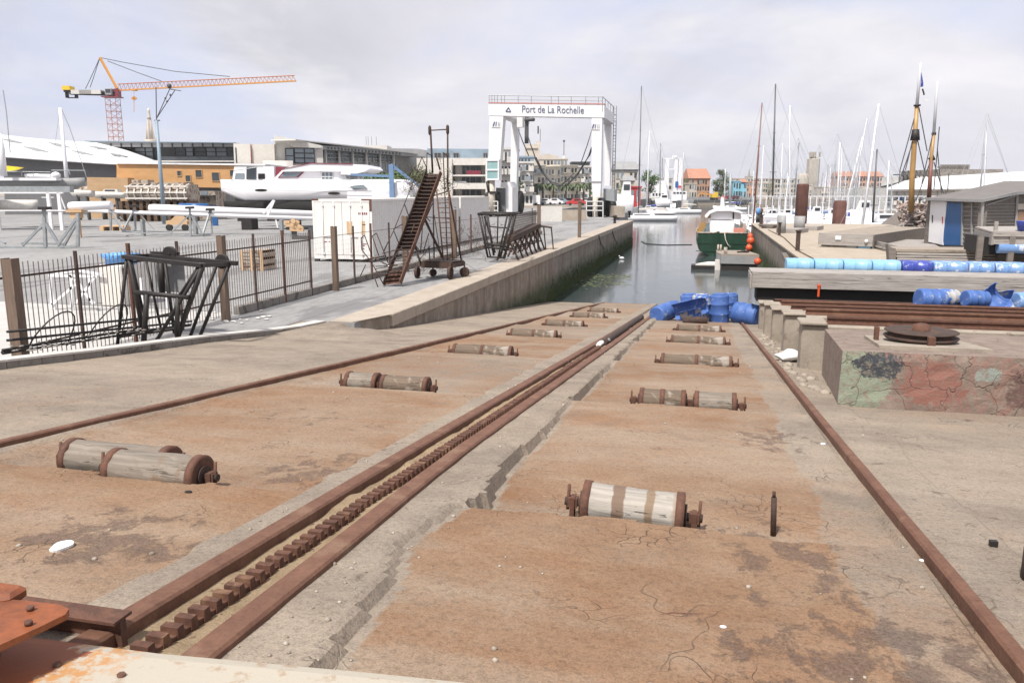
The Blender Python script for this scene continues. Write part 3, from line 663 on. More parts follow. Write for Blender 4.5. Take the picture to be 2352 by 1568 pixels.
bt = [(x + SK(x), 12.9, slipz(12.9, .72)) for x in xs_]; o = len(v); v += bt
fs += [(n2 * n + i, n2 * n + i + 1, o + i + 1, o + i) for i in range(n1)]
bb = [(x, 12.9, -.3) for x in (1.86, 7.)]; o2 = len(v); v += bb
fs += [[j * n for j in range(n2 + 1)] + [o, o2], [j * n + n1 for j in range(n2 + 1)][::-1] + [o2 + 1, o + n1]]
m.add(v, fs); part('block', m, 'graffiti', root, world=True)
c = atY(2115, 770, 10.9); zt = slipz(10.9, .69)
m = MB().prism([(c.x - .62, 10.2, slipz(10.2, .662)), (c.x + .62, 10.2, slipz(10.2, .662)), (c.x + .55, 11.55, slipz(11.55, .69)), (c.x - .55, 11.55, slipz(11.55, .69))], (0, 0, .05))
part('plinth', m, 'conc', root, world=True)
root = thing('rope_pulley', 'flat rusty pulley wheel lying on the painted concrete block', 'pulley', (c.x, 10.9, zt + .05))
part('wheel', MB().lathe([(.02, .36), (.03, .42), (.055, .44), (.065, .40), (.09, .36), (.105, .38), (.12, .43), (.13, .43), (.135, .40), (.133, .0)][::1], n=40), 'rustdark', root)
part('hub', MB().lathe([(.0, .12), (.2, .1), (.22, .05)], n=16), 'rust', root)
part('keeper', MB().box(-.04, .04, -.53, -.46, -.04, .13).box(-.06, .06, -.56, -.5, -.04, -.02), 'rust', root)
part('lug', MB().box(-.55, -.5, -.05, .03, -.04, .16), 'rust', root)
BY = [13.5, 16.3, 19.0, 21.3, 23.3]
for i, y in enumerate(BY):
    nm = ['nearest', 'second', 'third', 'fourth', 'fifth'][i]; ht = .74 + .02 * (i % 2)
    m = MB(); m.bbox(1.6, 14, y, y + .42, slipz(y, -.15), slipz(y, ht), .025); m.bbox(1.56, 1.98, y - .06, y + .48, slipz(y, ht + .001), slipz(y, ht + .055), .015)
    solo('concrete_beam', m, 'conc', f'raised concrete beam end carrying a cross rail, {nm} to the painted block', 'concrete beam', 'concrete beams across the right-hand yard')
    a, b = (2.05, y + .2), (14, y + .5)
    zt = slipz(y, ht + .0)
    m = MB(); prof = [(-.07, 0), (.07, 0), (.07, .02), (.02, .03), (.02, .085), (.042, .09), (.042, .125), (-.042, .125), (-.042, .09), (-.02, .085), (-.02, .03), (-.07, .02)]
    m.rings([[(x, y + .21 + q[0], zt + q[1] + .003) for q in prof] for x in (2.0, 14)], True, False)
    solo('cross_rail', m, 'rail' if i % 2 else 'rust', f'rusty cross rail on top of the {nm} raised beam behind the pulley', 'rail', 'rusty cross rails')
m = MB(); m.hexa([(1.9, 13.95, slipz(13.95, .3)), (14, 13.95, slipz(13.95, .3)), (14, 24.4, slipz(24.4, .3)), (1.9, 24.4, slipz(24.4, .3)), (1.9, 13.95, slipz(13.95, .42)), (14, 13.95, slipz(13.95, .42)), (14, 24.4, slipz(24.4, .42)), (1.9, 24.4, slipz(24.4, .42))])
struct('cross_rail_bed', m, 'rustdark')
# rubble and white bag beside the beams
m = MB(); q = onslip(1800, 800, .12); m.sph((q.x, 14.6, slipz(14.6, .12)), .21, 14, 9, (1.2, 1.1, .4)); 
for k in range(len(m.v)): v = m.v[k]; m.v[k] = v + Vector((nz(v.x, v.y, 5, 1), nz(v.z, v.y, 5, 2), nz(v.x, v.z, 5, 3))) * .09
solo('white_sack', m, 'plasticw', 'crumpled white plastic sack between the right rail and the first beam', 'sack')
m = MB()
for i in range(46):
    x = R.uniform(1.36, 1.6); y = R.uniform(10.5, 21); r = R.uniform(.03, .09); m.sph((x, y, slipz(y, .02)), r, 6, 4, (1, 1.2, .6))
struct('rubble', m, 'conc', 'stuff')

# ---- grey timber pontoon, floats, strap
root = thing('timber_pontoon', 'long weathered grey timber pontoon laid across the end of the cross rails', 'pontoon', (7, 25.6, .1))
m = MB(); m.bbox(1.44, 14.5, 25, 25.12, .08, .34, .01); m.bbox(1.44, 14.5, 25.005, 25.12, .345, .56, .01); part('side_plank', m, 'grey_wood', root, world=True)
m = MB()
for i in range(9): m.bbox(1.4, 14.5, 25.13 + i * .13, 25.25 + i * .13, .53, .57, .006)
part('deck', m, 'grey_wood', root, world=True)
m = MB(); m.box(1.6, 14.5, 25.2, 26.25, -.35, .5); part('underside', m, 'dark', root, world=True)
m = MB(); m.bbox(1.38, 1.435, 25.02, 26.3, .05, .5, .01); part('end_plank', m, 'grey_wood_y', root, world=True)
p = atY(1881, 660, 24.96); m = MB().bbox(p.x - .03, p.x + .03, 24.95, 24.99, p.z - .28, p.z + .02, .006).bbox(p.x - .05, p.x + .05, 24.94, 24.99, p.z + .02, p.z + .09, .01)
solo('orange_strap', m, 'buoy', 'short orange strap hanging on the front of the grey timber pontoon', 'strap')
bx = [1804, 1848.9 + 3, 1956, 2063, 2171.5, 2289, 2419, 2517, 2640]; D_ = lambda zx: (2740 + zx / 2.138) * .6125
edges = [437, 660, 890, 1118, 1350, 1600, 1880, 2090, 2352, 2580]
nmz = ['leftmost light', 'second light', 'third light', 'fourth light', 'dark navy', 'mid', 'seventh mottled', 'eighth mid', 'last']
for i, (a, b) in enumerate(zip(edges, edges[1:])):
    xa = atY(D_(a), 615, 26.6).x; xb = atY(D_(b), 615, 26.6).x
    m = MB(); L = xb - xa; r = .19
    prof = [(xa + .01, r * .8), (xa + .04, r), (xa + L * .3, r), (xa + L * .3 + .01, r * 1.03), (xa + L * .3 + .05, r * 1.03), (xa + L * .3 + .06, r), (xb - L * .25, r), (xb - L * .25 + .01, r * 1.03), (xb - L * .25 + .05, r * 1.03), (xb - L * .25 + .06, r), (xb - .04, r), (xb - .01, r * .8)]
    rg = []
    for t, q in prof: rg.append([(t, 26.6 + .42 * math.copysign(abs(math.cos(k * math.pi / 10)) ** .6, math.cos(k * math.pi / 10)) * q / r, .67 + q * math.copysign(abs(math.sin(k * math.pi / 10)) ** .6, math.sin(k * math.pi / 10))) for k in range(20)])
    m.rings(rg); solo('plastic_float', m, ['lblue'] * 4 and (['lblue', 'lblue', 'lblue', 'lblue', 'dblue', 'mblue', 'mblue', 'mblue', 'dblue'][i]), f'{nmz[i]} blue float in the row behind the grey timber pontoon', 'float', 'blue floats in a row')
root = thing('upturned_pontoon', 'upturned grey pontoon frame under the row of blue floats', 'pontoon', (8, 26.6, .3))
m = MB().box(1.9, 14.5, 26.3, 27.4, .1, .46); part('frame', m, 'grey_wood', root, world=True)

# ---- blue barrels
def barrel(root_label, p0, p1, r, mat='blue', openend=False, cut=False, name='blue_barrel', group='blue plastic barrels at the foot of the slipway'):
    p0, p1 = Vector(p0), Vector(p1); d = (p1 - p0); L = d.length; root = thing(name, root_label, 'barrel', p0, 0, group)
    prof = [(0, .84), (.03, .97), (.08, 1), (.3, 1), (.32, 1.035), (.35, 1.035), (.37, 1), (.63, 1), (.65, 1.035), (.68, 1.035), (.70, 1), (.92, 1), (.97, .97), (1, .84)]
    rot = Vector((0, 0, 1)).rotation_difference(d.normalized()).to_matrix(); n = 24; rg = []
    for t, q in prof:
        rg.append([rot @ Vector((q * r * math.cos(2 * math.pi * k / n) * (1 + .02 * nz(t * 3, k, .5, L)), q * r * math.sin(2 * math.pi * k / n), t * L)) for k in range(n)])
    if cut:   # split half shell
        m = MB()
        rg = [[g[k] for k in range(0, 13)] + [g[k] * .96 + (rot @ Vector((0, 0, 0))) for k in range(12, -1, -1)] for g in rg]
        m.rings(rg)
    else: m = MB().rings(rg)
    part('shell', m, mat, root)
    if not cut:
        a = rot @ Vector((r * .5, 0, L)); part('bung', MB().tube(a, a + rot @ Vector((0, 0, .02)), .04, n=10), mat, root)
        part('rim', MB().rings([[rot @ Vector((q * math.cos(2 * math.pi * k / n), q * math.sin(2 * math.pi * k / n), L + dz)) for k in range(n)] for q, dz in ((r * .8, 0), (r * .84, .015), (r * .78, .02), (r * .74, -.003))], cap=False), mat, root)
    return root
zb = slipz(25.6); P_ = lambda px, py, Y: atY(px, py, Y)
barrel('blue barrel lying on its side, foot pushed left, at the left of the barrel heap', P_(1508, 724, 25.7), P_(1552, 708, 26.9), .29)
barrel('split blue barrel half leaning over the lying barrel in the heap', P_(1546, 718, 25.6), P_(1622, 700, 25.4), .27, mat='blue', cut=True)
barrel('worn blue barrel standing at the back left of the barrel heap', P_(1583, 735, 26.6), P_(1583, 676, 26.6), .29)
barrel('upright barrel with big pale scrape marks in the middle of the heap', P_(1611, 740, 26.0), P_(1611, 677, 26.0), .29, mat='blueworn')
barrel('clean upright blue barrel at the right of the heap', P_(1653, 742, 25.9), P_(1653, 676, 25.9), .29)
barrel('upright blue barrel half hidden behind the clean one', P_(1676, 730, 27.0), P_(1676, 675, 27.0), .27)
barrel('blue barrel lying against the first concrete pillars, right of the heap', P_(1688, 717, 26.0), P_(1742, 727, 25.6), .35)
barrel('grey worn half shell of a barrel lying in front of the heap', P_(1562, 733, 25.2), P_(1612, 722, 25.2), .22, mat='blueworn', cut=True)
m = MB().path([P_(1568, 738, 24.9), P_(1600, 735, 24.9), P_(1625, 738, 24.9)], .12, 7)
solo('timber_stump', m, 'rustdark', 'short dark piece of timber in front of the barrel heap', 'timber')
q2 = [('leftmost dented blue barrel lying on the cross rails', (2107, 697), (2165, 700), .27, 'blue', 0), ('blue barrel with white scuffs on the cross rails behind the leftmost', (2150, 692), (2195, 694), .24, 'blueworn', 0),
      ('low blue barrel in the middle of the right heap', (2185, 700), (2240, 702), .2, 'blueworn', 0), ('blue half barrel tipped up in the right heap', (2270, 708), (2305, 682), .3, 'blue', 1),
      ('grey wooden-looking barrel half at the right of the right heap', (2290, 706), (2335, 700), .26, 'blueworn', 1), ('bright blue barrel by the right edge of the picture', (2330, 705), (2390, 706), .24, 'mblue', 0), ('blue barrel at the back of the right heap under the pontoon', (2215, 688), (2265, 690), .22, 'blue', 0)]
for i, (lab, a, b, r, mt, cut) in enumerate(q2):
    Y = 22.2 + .35 * (i % 3); A_ = P_(*a, Y); B_ = P_(*b, Y + .2); dz = slipz(22.4, .87 + r) - min(A_.z, B_.z); A_.z += max(0, dz) * .5; B_.z += max(0, dz) * .5
    barrel(lab, A_, B_, r, mt, cut=bool(cut), group='blue barrels lying on the cross rails')
# ================================================================== LEFT QUAY: fence, frames, gangway, trolley
def zc(x0, y0, sc): return lambda zx, zy: ((x0 + zx / sc) * .6125, (y0 + zy / sc) * .6125)
ZA = zc(0, 700, 2.24); ZB = zc(1300, 450, 2.24); ZC = zc(1500, 300, 1.96); Z2 = zc(700, 400, 1.96)
def T(conv, Y): return lambda zx, zy, dY=0.: atY(*conv(zx, zy), Y + dY)
def segs(mb, conv, lst, r0=.02, n=6):
    """bars joining photo-measured points, each end at its own distance Y"""
    for s_ in lst:
        x1, y1, Y1, x2, y2, Y2 = s_[:6]; r = s_[6] if len(s_) > 6 else r0
        mb.tube(atY(*conv(x1, y1), Y1), atY(*conv(x2, y2), Y2), r, n=n)
    return mb
FP = Pl((-10.8, 8), (-11.3, 62))
root = FP.root('yard_fence', 'rusty picket and wire fence along the edge of the yard', 'fence')
def fx(px, y=0):
    u, z = FP.q(px, 560, y); return u
m = MB(); u = fx(22)
while u < fx(712):
    hgt = 1.80 + R.uniform(-.015, .015); m.tube((u, 0, .05), (u + R.uniform(-.006, .006), 0, hgt), .0085, n=5); u += .105
part('pickets', m, 'picket', root)
m = MB()
for z in (1.58, .42): m.beam((fx(-30), -.02, z), (fx(712), -.02, z), .016, .035)
m.beam((fx(712), 0, 1.62), (fx(1245), 0, 1.62), .012, .012); part('fence_rail', m, 'rustdark', root)
m = MB(); a, b = fx(712), fx(1245); u = a
while u < b: m.tube((u, 0, .1), (u, 0, 1.6), .0022, n=3, cap=False); u += .16
for k in range(11): m.tube((a, 0, .12 + .148 * k), (b, 0, .12 + .148 * k), .0022, n=3, cap=False)
part('wire_mesh', m, 'galv', root)
for px, w, hh in ((170, .03, 1.9), (293, .055, 1.95), (405, .03, 1.9), (582, .022, 1.9), (649, .06, 1.92), (711, .028, 1.85), (812, .02, 1.85), (852, .06, 1.88), (894, .02, 1.85), (1056, .02, 1.8), (1082, .07, 1.85), (1115, .03, 1.7), (1178, .02, 1.6), (1222, .03, 1.85)):
    u = fx(px); part('post', MB().box(u - w / 2, u + w / 2, -.03, .03, 0, hh), 'rust' if w > .05 else 'rustdark', root)
m = MB(); u = fx(540)
while u < fx(1245):
    L = min(1.9, fx(1245) - u); m.bbox(u, u + L - .02, -.02, .16, 0, .2 + .012 * R.random(), .012); u += 1.9
part('plinth', m, 'kerb', root)
for px, w, top, lab in ((8, .2, 1.9, 'wide brown fence stanchion at the left edge of the picture'), (503, .145, 1.95, 'wide brown stanchion behind the black wheeled frame'), (765, .14, 1.92, 'wide brown stanchion before the white container doors'), (929, .19, 2.05, 'wide rusty stanchion behind the foot of the gangway'), (1042, .2, 2.15, 'wide rusty stanchion behind the wheeled ladder tower'), (1237, .22, 2.0, 'wide dark stanchion at the end of the wire fence')):
    A = fx(px, -.2); p = FP.A + FP.d * A + FP.n * -.2; m = MB().box(p.x - w / 2, p.x - w / 2 + .02, p.y, p.y + .16, 0, top).box(p.x + w / 2 - .02, p.x + w / 2, p.y, p.y + .16, 0, top).box(p.x - w / 2 + .02, p.x + w / 2 - .02, p.y + .004, p.y + .03, 0, top - .01)
    solo('stanchion', m, 'brown_post', lab, 'post', 'wide brown stanchions along the fence')
p = onz(1330, 546); m = MB().bbox(p.x - .1, p.x + .1, p.y, p.y + .2, 0, 2.25, .02).bbox(p.x - .13, p.x + .13, p.y - .03, p.y + .23, 2.25, 2.33, .01)
solo('stanchion', m, 'brown_post', 'lone dark post on the quay before the boat lift', 'post')
# lying ladder frame with hoops
KP = Pl((-10.35, 8), (-10.35, 30)); root = KP.root('hooped_ladder', 'black steel ladder with hoops lying on its side along the fence foot', 'ladder')
m = MB()
for a, b in (((60, 1218), (1470, 1078)), ((60, 1290), (1610, 1130)), ((20, 1372), (1240, 1185)), ((20, 1400), (1240, 1212))):
    m.tube(KP.p(*ZA(*a)), KP.p(*ZA(*b)), .022, n=6)
part('rail', m, 'black', root)
for cx0, cx1, ty, by in ((262, 568, 1040, 1300), (752, 1010, 980, 1240)):
    pts = []
    for k in range(15):
        a = math.pi * (1.12 - 1.24 * k / 14); x = (cx0 + cx1) / 2 + (cx1 - cx0) / 2 * math.cos(a); y = by - (by - ty) * max(-.2, math.sin(a)) ** 1 if math.sin(a) > 0 else by + 30
        p = KP.p(*ZA(x, min(y, by + 30))); p.y = .35 * math.sin(max(0, a)) * -1; pts.append(p)
    part('hoop', MB().path(pts, .013, 5), 'black', root)
m = MB()
for i in range(90):
    u = KP.q(*ZA(R.uniform(60, 1250), 1300))[0]; z = max(.05, 0); r = R.uniform(.015, .035); m.sph((u, R.uniform(-.5, .1), .55 - .028 * (u - 2) * 1.9 + R.uniform(-.05, .05)), r, 5, 3, (1.6, 1, .5))
struct('rubbish', m, M('rubbish_bits', (.04, .035, .03), (.55, .5, .45), 22, .9, bump=.3), 'stuff'); bpy.data.objects['rubbish'].location = KP.A; bpy.data.objects['rubbish'].rotation_euler = (0, 0, KP.ang)
m = MB()
for i in range(26):
    q = onz(R.uniform(470, 620), R.uniform(712, 745)); m.sph((q.x, q.y, .02), R.uniform(.02, .06), 6, 4, (1.5, 1, .4))
struct('litter', m, M('litter_bits', (.5, .48, .45), (.75, .72, .7), 12, .8, bump=.2), 'stuff')
# black wheeled frame
root = thing('wheeled_frame', 'black steel wedge-shaped frame with two wheels standing behind the white kerb', 'frame', (-9.6, 13.2, 0))
F0, B0 = 12.55, 13.9
m = MB()
m.beam(atY(*ZA(1038, 588), F0), atY(*ZA(1700, 662), F0), .10, .07); m.beam(atY(*ZA(1230, 580), B0), atY(*ZA(1992, 645), B0), .11, .08)
m.beam(atY(*ZA(1038, 588), F0), atY(*ZA(1235, 578), B0), .07); m.beam(atY(*ZA(1700, 662), F0), atY(*ZA(1925, 650), B0), .07); m.beam(atY(*ZA(1265, 556), B0 + .15), atY(*ZA(1500, 562), B0 + .15), .06)
part('top_frame', m, 'black', root, world=True)
m = MB(); segs(m, ZA, [(1065, 600, F0, 985, 1340, F0, .032), (1085, 605, F0, 1215, 1290, F0 + .2, .045), (1100, 610, F0, 1240, 1200, F0 + .3, .025), (1225, 615, B0, 1350, 1180, B0, .026), (1352, 620, B0, 1362, 890, B0, .06), (1385, 625, B0, 1465, 1230, B0, .034),
    (1130, 885, F0, 1590, 930, F0, .045), (1690, 668, F0, 1310, 1300, F0, .034), (1700, 672, F0, 1490, 1270, F0 + .2, .05), (1660, 680, F0, 1500, 930, F0, .028), (1818, 660, B0, 1600, 1250, B0, .034), (1925, 655, B0, 1680, 1255, B0, .036),
    (1235, 900, F0, 1205, 1330, F0, .05), (1495, 930, F0, 1485, 1250, F0, .045), (985, 1240, F0, 1600, 1160, B0, .03), (985, 1262, F0, 1500, 1190, F0 + .2, .03)], .03)
part('legs', m, 'black', root, world=True)
for x, y, r, Y in ((1425, 562, .145, B0 + .05), (1868, 628, .145, B0 + .12)):
    c = atY(*ZA(x, y), Y); part('wheel', MB().lathe([(-.03, .02), (-.0301, r * .9), (-.03, r), (.03, r), (.0301, r * .9), (.03, .02)], c, 'y', 24).lathe([(-.05, .035), (.05, .035)], c, 'y', 10), 'black', root, world=True)
c = atY(*ZA(1370, 760), B0 + .2); m = MB().box(c.x - .42, c.x + .5, c.y, c.y + .01, c.z - .3, c.z + .32); part('back_plate', m, 'midgrey', root, world=True)

# ---- rusty gangway
root = thing('gangway_stair', 'rusty brown gangway stair leaning up against the wheeled ladder tower', 'stair', onz(900, 655))
lo = (atY(*ZB(312, 1378), 23.3), atY(*ZB(452, 1365), 23.3)); hi = (atY(*ZB(668, 440), 26.2), atY(*ZB(792, 440), 26.2))
mid = (atY(*ZB(500, 905), 24.8), atY(*ZB(620, 905), 24.8))
for i in (0, 1): part('stringer', MB().beam(lo[i], mid[i], .03, .17).beam(mid[i], hi[i], .03, .17), 'rust' if i else 'rustdark', root, world=True)
m = MB(); N = 30
for k in range(1, N):
    t = k / N; (A, B) = (lo, mid) if t < .5 else (mid, hi); s_ = t * 2 if t < .5 else t * 2 - 1
    a = A[0].lerp(B[0], s_); b = A[1].lerp(B[1], s_); m.beam(a, b, .11, .022)
part('treads', m, 'rustdark', root, world=True)
m = MB(); m.add([lo[0] + Vector((0, .05, -.03)), lo[1] + Vector((0, .05, -.03)), lo[1].lerp(mid[1], .22), lo[0].lerp(mid[0], .22)], [(0, 1, 2, 3)]); part('foot_plate', m, 'rust', root, world=True)
m = MB(); m.add([mid[0].lerp(lo[0], .4) + Vector((0, .08, -.05)), mid[1].lerp(lo[1], .4) + Vector((0, .08, -.05)), hi[1] + Vector((0, .08, -.05)), hi[0] + Vector((0, .08, -.05))], [(0, 1, 2, 3)]); part('mesh_floor', m, 'rustdark', root, world=True)
Y1, Y2 = 23.1, 25.5
m = MB(); segs(m, ZB, [(312, 1385, Y1, 215, 1205, Y1), (215, 1205, Y1, 128, 1090, Y1), (128, 1090, Y1, 122, 990, Y1), (122, 990, Y1, 150, 968, Y1), (150, 968, Y1, 215, 1150, Y1), (215, 1150, Y1, 345, 1220, Y1),
    (345, 1220, Y1, 370, 1200, Y1), (215, 1270, Y1, 270, 1425, Y1), (270, 1425, Y1, 320, 1415, Y1), (215, 975, Y1 + .6, 250, 950, Y1 + .6), (250, 950, Y1 + .6, 350, 1200, Y1 + .6), (215, 975, Y1 + .6, 270, 1140, Y1 + .6), (100, 1185, Y1 + .5, 330, 1140, Y1 + .5, .03), (160, 1215, Y1 + .5, 115, 1310, Y1 + .5),
    (300, 1120, Y1, 470, 1080, Y1 + .4), (350, 1200, Y1, 310, 1130, Y1), (240, 1250, Y1, 430, 1220, Y1 + .3), (275, 1300, Y1, 430, 1280, Y1 + .3), (260, 1275, Y1, 350, 1270, Y1 + .3), (245, 1230, Y1, 340, 1225, Y1 + .3)], .016)
segs(m, ZB, [(310, 1100, Y1, 395, 930, 24), (395, 930, 24, 485, 705, 24.8), (485, 705, 24.8, 560, 520, 25.6), (560, 520, 25.6, 600, 400, 26), (600, 400, 26, 632, 312, 26.2), (632, 312, 26.2, 668, 395, 26.2), (668, 395, 26.2, 665, 470, 26.2), (395, 930, 24, 440, 1040, 24.3), (485, 705, 24.8, 530, 830, 25), (395, 915, 24, 470, 875, 24.5), (360, 1000, 24, 310, 1110, 24),
    (570, 1040, 24, 640, 850, 25.2), (640, 850, 25.2, 760, 560, 26), (500, 940, 24.8, 620, 1110, 24.8), (580, 720, 25.4, 700, 850, 25.4), (520, 1020, 24.6, 570, 870, 24.6), (345, 1220, Y1, 470, 1060, 23.8)], .016)
part('handrail', m, 'rustdark', root, world=True)
# ---- wheeled ladder tower
root = thing('ladder_tower', 'tall rusty ladder tower on a four-wheeled trolley standing on the quay', 'ladder tower', onz(1020, 620))
f0, b0 = 25.8, 26.9
m = MB(); a = atY(*ZB(632, 1215), f0); b = atY(*ZB(888, 1222), f0); m.beam(a, b, .12, .2); a2 = atY(*ZB(760, 1180), b0); b2 = atY(*ZB(985, 1205), b0); m.beam(a2, b2, .12, .16)
m.beam(a, a2, .1, .14); m.beam(b, b2, .1, .14); m.hexa([a + Vector((0, 0, .11)), b + Vector((0, 0, .11)), b2 + Vector((0, 0, .09)), a2 + Vector((0, 0, .09)), a + Vector((0, 0, .13)), b + Vector((0, 0, .13)), b2 + Vector((0, 0, .11)), a2 + Vector((0, 0, .11))])
part('trolley', m, 'rustdark', root, world=True)
for x, y, r, Y in ((592, 1243, .2, f0), (725, 1272, .13, b0 - .4), (870, 1250, .23, f0 - .1), (990, 1270, .17, b0 - .3)):
    c = atY(*ZB(x, y), Y); c.z = r + .005
    wh = part('wheel', MB().lathe([(-.05, r * .86), (-.045, r), (.045, r), (.05, r * .86), (0.03, r * .8), (-.03, r * .8)], c, 'y' if x in (725, 990) else 'x', 24), 'rustdark', root, world=True)
    mm = MB(); ax = Vector((1, 0, 0)) if x in (725, 990) else Vector((0, 1, 0))
    for k in range(5):
        an = k * 2 * math.pi / 5; mm.tube(c, c + (ax * math.cos(an) + Vector((0, 0, 1)) * math.sin(an)) * r * .84, .018, n=5)
    part('spokes', mm, 'rustdark', root, world=True); part('fork', MB().tube(c, c + Vector((0, 0, r + .12)), .03), 'rustdark', root, world=True)
m = MB(); segs(m, ZB, [(755, 590, f0, 812, 1175, f0, .026), (855, 590, f0, 892, 1175, f0, .026)])
for k in range(13):
    t = k / 12; y = 655 + t * 500; xa = 755 + 57 * (y - 590) / 585; xb = 855 + 37 * (y - 590) / 585; m.tube(atY(*ZB(xa, y), f0), atY(*ZB(xb, y), f0), .012, n=6)
part('ladder', m, 'rust', root, world=True)
m = MB(); segs(m, ZB, [(705, 100, b0, 722, 440, b0, .035), (848, 80, b0, 850, 560, b0, .03), (850, 560, b0, 968, 1205, b0, .032), (722, 440, b0, 735, 1180, b0, .026), (810, 280, f0, 848, 1180, f0, .02), (675, 275, f0, 672, 440, f0, .016), (675, 278, f0, 712, 300, b0, .016), (810, 275, f0, 848, 300, b0, .016),
    (748, 290, f0, 785, 420, f0, .03), (655, 830, f0, 806, 1155, f0, .045), (565, 1040, f0, 632, 1230, f0, .035), (500, 930, f0 - .3, 600, 1110, f0, .03), (640, 850, f0, 620, 1120, f0, .018), (720, 700, f0, 610, 960, f0, .016), (690, 950, f0, 640, 1120, f0, .016), (670, 815, f0, 880, 830, f0, .016), (735, 800, f0, 790, 1150, f0, .014), (790, 1150, f0, 880, 1160, f0, .02), (760, 740, f0, 860, 740, f0, .014),
    (700, 1180, f0, 690, 1060, f0, .02), (600, 1190, f0, 700, 1060, f0, .014), (720, 640, f0, 850, 600, b0, .02)], .018)
part('frame', m, 'rustdark', root, world=True)
m = MB(); segs(m, ZB, [(705, 88, b0, 845, 80, b0, .022)])
for x, y in ((698, 88), (848, 82)): c = atY(*ZB(x, y), b0); m.lathe([(-.16, .03), (-.1, .055), (.1, .055), (.16, .03)], c, 'z', 12)
part('top_bar', m, 'rustdark', root, world=True)
def tangle(mb, c, sx, sy, sz, n, r=.006):
    for i in range(n):
        p = Vector((c[0] + R.gauss(0, sx * .4), c[1] + R.gauss(0, sy * .4), c[2] + abs(R.gauss(0, sz * .5)))); pts = [p]
        for k in range(4): p = p + Vector((R.gauss(0, .12), R.gauss(0, .12), R.gauss(.02, .12))); pts.append(p)
        mb.path(pts, r, 3)
def vine(label, c, s_, n, leaf=0, name='bramble'):
    root = thing(name, label, 'plant', (c[0], c[1], 0)); m = MB(); tangle(m, c, *s_, n); part('stems', m, 'weedy', root, world=True)
    if leaf:
        m = MB()
        for i in range(leaf):
            p = Vector((c[0] + R.gauss(0, s_[0] * .45), c[1] + R.gauss(0, s_[1] * .4), c[2] + s_[2] * .3 + R.gauss(0, s_[2] * .4))); a = R.uniform(0, 6); d = Vector((math.cos(a), math.sin(a), R.uniform(-.6, .6))) * R.uniform(.03, .06); e = Vector((-d.y, d.x, d.z)) * .6
            m.add([p - d, p + e, p + d, p - e], [(0, 1, 2, 3)])
        part('leaves', m, 'leafd', root, world=True)
c = atY(*ZB(680, 1120), 27.2); vine('bare brown bramble tangled round the wheels of the ladder tower', (c.x, 27.2, .1), (1.6, .5, .8), 70)
c = atY(*ZB(1010, 960), 33); vine('dry orange-brown creeper on the wire fence right of the ladder tower', (c.x, FP.A.y + 25.5, .6), (1.6, .3, .7), 90)
c = atY(*ZB(620, 420), 27); vine('green and brown creeper hanging on the top of the gangway', (c.x, 26.6, 3.0), (.7, .3, .8), 40, 160)
c = atY(*ZB(850, 450), 27); vine('green creeper climbing the post of the ladder tower', (c.x, 26.9, 2.9), (.35, .3, .8), 24, 120)
# ---- black trolley and long bench frame
root = thing('hopper_trolley', 'black V-sided hopper frame with a long bench beam standing at the quay edge', 'frame', onz(1140, 592))
f0, b0 = 32.4, 34.2
m = MB(); segs(m, ZC, [(572, 985, f0, 850, 990, f0, .06), (600, 975, b0, 870, 978, b0, .05), (580, 985, f0, 645, 1300, f0, .045), (600, 990, f0, 665, 1300, f0, .03), (640, 990, f0, 690, 1290, f0, .05), (820, 990, f0, 735, 1310, f0, .05), (848, 985, f0, 770, 1300, f0, .045), (790, 990, f0, 720, 1310, f0, .04), (615, 1195, f0, 780, 1225, f0, .05), (640, 1300, f0, 775, 1305, f0, .04), (640, 1075, f0, 800, 1090, f0, .03), (720, 990, f0, 715, 1200, f0, .03),
    (615, 1225, f0, 800, 1245, f0, .05), (620, 1000, b0, 700, 1270, b0, .04), (850, 1000, b0, 790, 1250, b0, .04), (575, 985, f0, 610, 975, b0, .05), (850, 985, f0, 875, 978, b0, .05)], .03)
part('hopper', m, 'black', root, world=True)
m = MB(); a = atY(*ZC(795, 1168), 33.5); b = atY(*ZC(1000, 1072), 40); c = atY(*ZC(1112, 1080), 40.5)
m.hexa([a + Vector((-.2, 0, -.1)), a + Vector((.2, 0, -.1)), b + Vector((.25, 0, -.1)), b + Vector((-.2, 0, -.1)), a + Vector((-.2, 0, .12)), a + Vector((.2, 0, .12)), b + Vector((.25, 0, .12)), b + Vector((-.2, 0, .12))]); m.hexa([b + Vector((-.1, -.3, 0)), c + Vector((0, -.3, -.06)), c + Vector((0, .3, -.06)), b + Vector((-.1, .3, 0)), b + Vector((-.1, -.3, .08)), c + Vector((0, -.3, 0)), c + Vector((0, .3, 0)), b + Vector((-.1, .3, .08))])
part('bench_beam', m, 'rustdark', root, world=True)
m = MB()
for k in range(7):
    t = k / 6; p = a.lerp(b, t); g = .5
    m.tube(p, (p.x - .45, p.y - .2, 0), .045, n=5); m.tube(p, (p.x + .42, p.y + .2, 0), .045, n=5); m.tube((p.x - .28, p.y, .45), (p.x + .26, p.y, .45), .03, n=5)
    if k < 6: q = a.lerp(b, (k + 1) / 6); m.tube((p.x + .35, p.y, .15), (q.x + .1, q.y, q.z - .1), .03, n=5); m.tube((p.x - .3, p.y, .6), (q.x - .3, q.y, .2), .025, n=5)
for k in range(3): p = b.lerp(c, k / 2); m.tube(p, (p.x + .12, p.y, 0), .035, n=5)
part('bench_legs', m, 'rustdark', root, world=True)
m = MB(); a = atY(*ZC(800, 990), 33.8); b = atY(*ZC(1000, 960), 41); m.add([(a.x, a.y, a.z), (b.x, b.y, b.z), (b.x, b.y, b.z - 1.15), (a.x, a.y, a.z - 1.3)], [(0, 1, 2, 3)])
m.v = []; m.f = []; m.smooth = []
